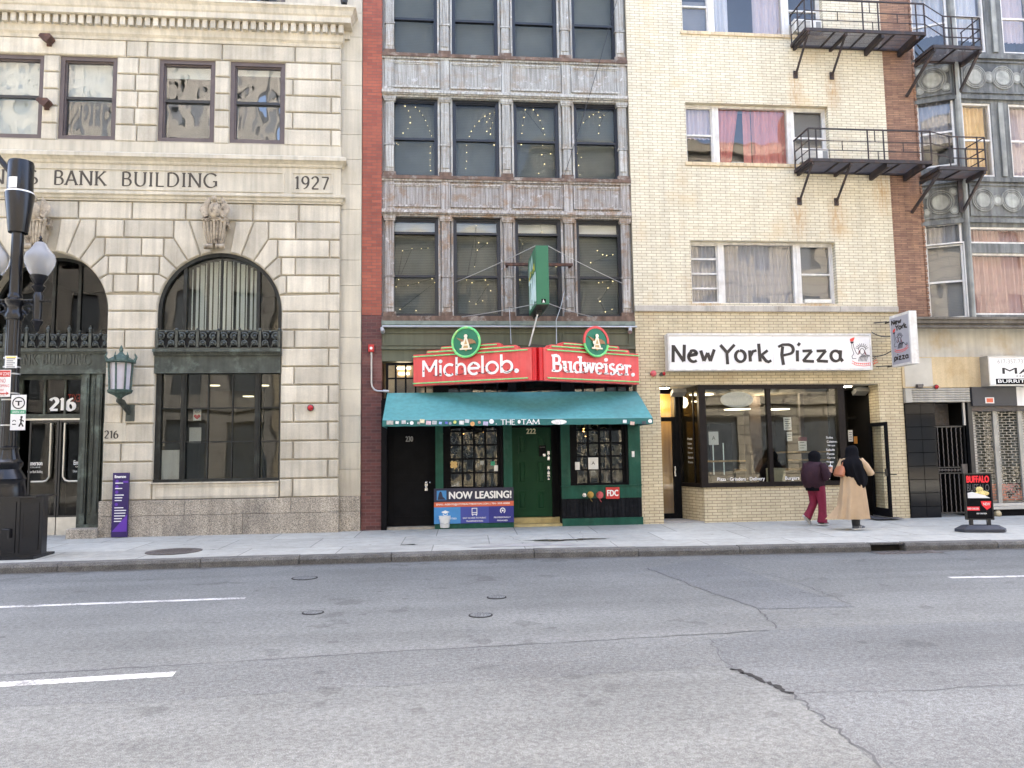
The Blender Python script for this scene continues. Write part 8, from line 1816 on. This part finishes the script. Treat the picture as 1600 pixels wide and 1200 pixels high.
# --- shorter walker
gx_, gy_, gz_ = on_pave(1280, 819.5)
p1 = thing('person', 'person in a dark hood, plum jacket and crimson trousers holding an iced drink', 'person', (gx_, gy_, gz_))
O1 = Vector((gx_, gy_, gz_)); V1 = lambda x, y, z: tuple(O1+Vector((x, y, z)))
hip = [(V1(-.05, .0, .82), .12)]
chains = [[(V1(-.05,0,.82), .12), (V1(-.07,0,1.0), .115), (V1(-.08,0,1.2), .12), (V1(-.05,0,1.31), .05), (V1(-.04,0,1.38), .05)],
 [(V1(-.05,0,.82), .12), (V1(.03,-.07,.80), .085), (V1(.05,-.08,.44), .055), (V1(.03,-.08,.09), .04)],
 [(V1(-.05,0,.82), .12), (V1(-.10,.07,.80), .085), (V1(-.06,.08,.45), .055), (V1(-.20,.09,.17), .04)],
 [(V1(-.08,0,1.2), .12), (V1(.08,-.14,1.23), .055), (V1(.11,-.19,.99), .042), (V1(.215,-.13,1.12), .03)],
 [(V1(-.08,0,1.2), .12), (V1(-.18,.14,1.23), .055), (V1(-.10,.20,.98), .042), (V1(.10,.14,1.02), .03)]]
chains += [c_[0:1]+c_[1:] for c_ in hand_chains(V1(.215,-.13,1.12), (.5,.5,.5), (-.6,0,.8), (.3,.9,0))]
chains += hand_chains(V1(.10,.14,1.02), (.8,-.3,.1), (0,0,1), (.2,-.9,0))
body1 = skin_body('body', chains, p1, M['skin'])
head_mesh('head', V1(-.01, .01, 1.43), rad(25), p1)
b = MB(); b.loft([V1(-.03,0,1.20)+(.15,.13), V1(-.045,0,1.28)+(.135,.13), V1(-.04,.0,1.34)+(.115,.12), V1(-.035,.0,1.42)+(.128,.12), V1(-.035,.0,1.49)+(.125,.115), V1(-.03,0,1.54)+(.09,.085), V1(-.03,0,1.565)+(.03,.03)], 20, fold=.03); 
b.build('hood', M['hijab'], p1, True)
b = MB(); b.loft([V1(-.04,0,1.345)+(.10,.09), V1(-.06,0,1.30)+(.18,.15), V1(-.07,0,1.2)+(.235,.19), V1(-.085,0,1.06)+(.25,.205), V1(-.08,0,.93)+(.245,.20), V1(-.06,0,.82)+(.225,.185), V1(-.05,0,.775)+(.20,.17)], 32, fold=.10, nf=7, seed=2)
jk = b.build('jacket', M['jacket'], p1, True)
b = MB(); b.loft([V1(-.05,0,.80)+(.205,.175), V1(-.05,0,.715)+(.195,.165)], 28); b.build('jacket_hem', M['hijab'], jk, True)
b = MB(); blob_limb(b, [(V1(.06,-.13,1.28), .08), (V1(.10,-.19,1.12), .09), (V1(.115,-.20,.98), .085), (V1(.165,-.165,1.05), .065), (V1(.20,-.14,1.10), .045)]); blob_limb(b, [(V1(-.16,.12,1.28), .08), (V1(-.16,.20,1.1), .09), (V1(-.10,.21,.98), .08), (V1(.06,.16,1.02), .05)]); b.build('sleeves', M['jacket'], jk, True)
b = MB(); blob_limb(b, [(V1(.005,-.05,.80), .135), (V1(.035,-.07,.62), .105), (V1(.05,-.08,.44), .085), (V1(.045,-.08,.25), .085), (V1(.03,-.08,.05), .105)]); blob_limb(b, [(V1(-.075,.05,.80), .135), (V1(-.06,.07,.62), .105), (V1(-.06,.08,.45), .085), (V1(-.14,.09,.28), .08), (V1(-.225,.09,.14), .095)]); b.build('trousers', M['trousers'], p1, True)
shoe(p1, *V1(.03,-.08,0), rad(12), 0, M['shoe'], .25); shoe(p1, *V1(-.25,.09,.115), rad(12), rad(48), M['shoe'], .25)
t = thing('drink_cup', 'clear cup of pink iced drink held by the person in the plum jacket', 'cup', V1(.27,-.09,1.09)); cx_, cy_, cz__ = V1(.27,-.09,1.09)
b = MB(); b.lathe((cx_, cy_, cz__), [(.03, 0), (.042, .13)], 16); b.build('cup', M['cup'], t, True); b = MB(); b.lathe((cx_, cy_, cz__+.13), [(.045, 0), (.044, .015), (.03, .025)], 16); b.build('lid', M['cuplid'], t); b = MB(); b.tube([(cx_, cy_, cz__+.15), (cx_+.01, cy_, cz__+.24)], .005, 6); b.build('straw', M['letter_white'], t)
# --- taller walker
gx_, gy_, gz_ = on_pave(1337, 827)
p2 = thing('person', 'person in a long camel coat and black headscarf with a tan shoulder bag', 'person', (gx_, gy_, gz_))
O2 = Vector((gx_, gy_, gz_)); V2 = lambda x, y, z: tuple(O2+Vector((x, y, z)))
chains = [[(V2(0,0,.88), .12), (V2(-.01,0,1.05), .115), (V2(-.02,0,1.28), .13), (V2(0,0,1.42), .05), (V2(.01,0,1.49), .05)],
 [(V2(0,0,.88), .12), (V2(-.06,-.05,.84), .09), (V2(-.02,-.06,.48), .06), (V2(-.01,-.05,.09), .045)],
 [(V2(0,0,.88), .12), (V2(.07,.06,.84), .09), (V2(.10,.08,.48), .06), (V2(.08,.12,.10), .045)],
 [(V2(-.02,0,1.28), .13), (V2(.16,-.06,1.36), .06), (V2(.30,-.10,1.12), .045), (V2(.20,.12,1.18), .032)],
 [(V2(-.02,0,1.28), .13), (V2(-.18,.06,1.36), .06), (V2(-.24,.06,1.12), .045), (V2(-.14,.22,1.12), .032)]]
chains += hand_chains(V2(.20,.12,1.18), (-.4,.9,.1), (0,0,1), (-.9,-.2,0)); chains += hand_chains(V2(-.14,.22,1.12), (.5,.8,.1), (0,0,1), (.9,-.2,0))
skin_body('body', chains, p2, M['skin']); head_mesh('head', V2(.02, .03, 1.555), rad(55), p2, 1.02)
b = MB(); secs = [(0, 1.46, .10, .09), (-.005, 1.41, .19, .14), (-.015, 1.30, .215, .17), (-.02, 1.15, .215, .175), (-.02, 1.0, .225, .18), (-.02, .80, .245, .20), (-.03, .6, .265, .22), (-.045, .4, .285, .24), (-.06, .27, .30, .25), (-.065, .215, .305, .25)]
b.loft([V2(x, 0, z)+(rx, ry) for x, z, rx, ry in secs], 48, fold=.17, nf=8, seed=5); ct = b.build('coat', M['coat'], p2, True)
b = MB(); N = 9; r1 = []                                         # coat skirt blown back on the left
for j in range(N):
    v = j/(N-1); z = .85-.62*v; r1.append([b.V(V2(-.18-.30*v**2.2*u-.07*v, -.10+.22*u+.04*sin(5*v+3*u), z-.03*u*v)) for u in (0, .33, .66, 1)]+[b.V(V2(-.16-.30*v**2.2*u-.05*v, -.07+.24*u+.04*sin(5*v+3*u), z-.03*u*v)) for u in (1, .66, .33, 0)])
for A, B in zip(r1, r1[1:]):
    for k in range(8): l = (k+1) % 8; b.F((A[k], A[l], B[l], B[k]))
b.F(r1[0]); b.F(r1[-1][::-1]); b.build('coat_tail', M['coat'], ct, True)
b = MB(); blob_limb(b, [(V2(.13,-.04,1.38), .085), (V2(.22,-.09,1.26), .085), (V2(.31,-.11,1.12), .082), (V2(.28,.0,1.13), .07), (V2(.20,.11,1.18), .05)]); blob_limb(b, [(V2(-.15,.04,1.38), .085), (V2(-.22,.06,1.24), .08), (V2(-.24,.07,1.12), .075), (V2(-.15,.2,1.12), .05)]); b.build('coat_sleeves', M['coat'], ct, True)
b = MB(); b.loft([V2(.035,.02,1.685)+(.02,.02), V2(.03,.02,1.67)+(.075,.075), V2(.02,.02,1.62)+(.115,.11), V2(.015,.015,1.55)+(.128,.12), V2(.0,.0,1.48)+(.125,.12), V2(-.01,-.01,1.42)+(.165,.14), V2(-.02,-.02,1.36)+(.225,.175), V2(-.015,-.03,1.26)+(.245,.185), V2(.01,-.05,1.12)+(.235,.17), V2(.045,-.09,1.0)+(.19,.12), V2(.07,-.13,.90)+(.13,.07), V2(.08,-.16,.83)+(.05,.03)], 36, fold=.16, nf=8, seed=9); b.build('headscarf', M['hijab'], p2, True)
b = MB(); blob_limb(b, [(V2(-.03,-.05,.5), .09), (V2(-.015,-.05,.08), .075)]); blob_limb(b, [(V2(.09,.08,.5), .09), (V2(.08,.12,.09), .075)]); b.build('trousers', M['shoe'], p2, True)
shoe(p2, *V2(-.0,-.05,0), rad(10), 0, M['shoegrey'], .28); shoe(p2, *V2(.10,.11,.02), rad(12), rad(6), M['shoegrey'], .28)
bx_, by_, bz_ = V2(-.30, -.0, 1.06)
t = thing('handbag', 'tan leather bag hanging from the shoulder of the person in the camel coat', 'bag', (bx_, by_, bz_))
b = MB(Matrix.Translation((bx_, by_, bz_)) @ Matrix.Rotation(rad(14), 4, 'Y')); b.loft([(0,0,.0,.055,.14), (0,0,.03,.085,.17), (0,0,.12,.075,.165), (0,0,.20,.045,.13), (0,0,.22,.02,.11)], 18, fold=.06, nf=4); b.build('pouch', M['bag'], t, True)
b = MB()
for yy in (-.09, .09): b.tube([(bx_+.02, by_+yy, bz_+.19), (bx_+.08, by_+yy*.7, bz_+.30), (bx_+.15, by_+yy*.4, bz_+.36)], .012, 6)
b.build('strap', M['bag'], t)
# ================================================================ buildings across the street (what the windows reflect)
OPP = [(-46, -24, 24, 'wallA'), (-24, -8, 27, 'wallB'), (-8, 5, 13, 'wallC'), (5, 21, 18, 'wallD'), (21, 46, 22, 'wallA')]
M['wallA'] = brick('far_limestone', (.22,.20,.165,1), (.19,.175,.145,1), (.03,.028,.025,1), 1.3, .52, .022); M['wallB'] = brick('far_pale_stone', (.21,.20,.18,1), (.17,.165,.15,1), (.06,.055,.05,1), 1.0, .4, .016); M['wallC'] = brick('far_sandstone', (.28,.24,.17,1), (.24,.21,.15,1), (.03,.028,.02,1), 1.2, .5, .022); M['wallD'] = brick('far_grey_stone', (.25,.225,.175,1), (.22,.20,.155,1), (.02,.018,.016,1), 1.4, .50, .030)
M['far_glass'] = mk('far_window_glass', (.05,.06,.07), .1, .2, 3, spec=.7)
OL = ['tall limestone block across the street', 'tall pale stone block across the street', 'low sandstone block across the street, behind the viewpoint', 'grey stone block across the street', 'tall limestone block at the far right across the street']
for (xa_, xb_, h, m_), lab in zip(OPP, OL):
    yF = -21.5; t = thing('opposite_building', lab+', seen only as a reflection', 'building', ((xa_+xb_)/2, yF, -.06)); b = MB(); b2 = MB(); ops_ = []
    nx = int((xb_-xa_)/2.6); st_ = (xb_-xa_)/nx; z = 4.6
    for k in range(nx): ops_.append((xa_+st_*k+.35, xa_+st_*(k+1)-.35, .6, 3.4))
    while z < h-2.4:
        for k in range(nx): ops_.append((xa_+st_*k+st_*.26, xa_+st_*(k+1)-st_*.26, z, z+1.9))
        z += 3.3
    b.M = Matrix(((1,0,0,0),(0,-1,0,yF),(0,0,1,0),(0,0,0,1))); wall(b, xa_+.05, xb_-.05, -.06, h, 0, ops_, 0, .2)
    b.box(xa_+.05, xb_-.05, -.25, .0, h-.5, h); b.box(xa_+.05, xb_-.05, -.15, .0, 4.0, 4.25); b.box(xa_+.05, xb_-.05, .4, 6, -.06, h-.02)
    b.build('wall', M[m_], t)
    b2.M = b.M
    for o_ in ops_: b2.quad((o_[0], .2, o_[2]), (o_[1], .2, o_[2]), (o_[1], .2, o_[3]), (o_[0], .2, o_[3]))
    b2.build('window_glass', M['far_glass'], t)
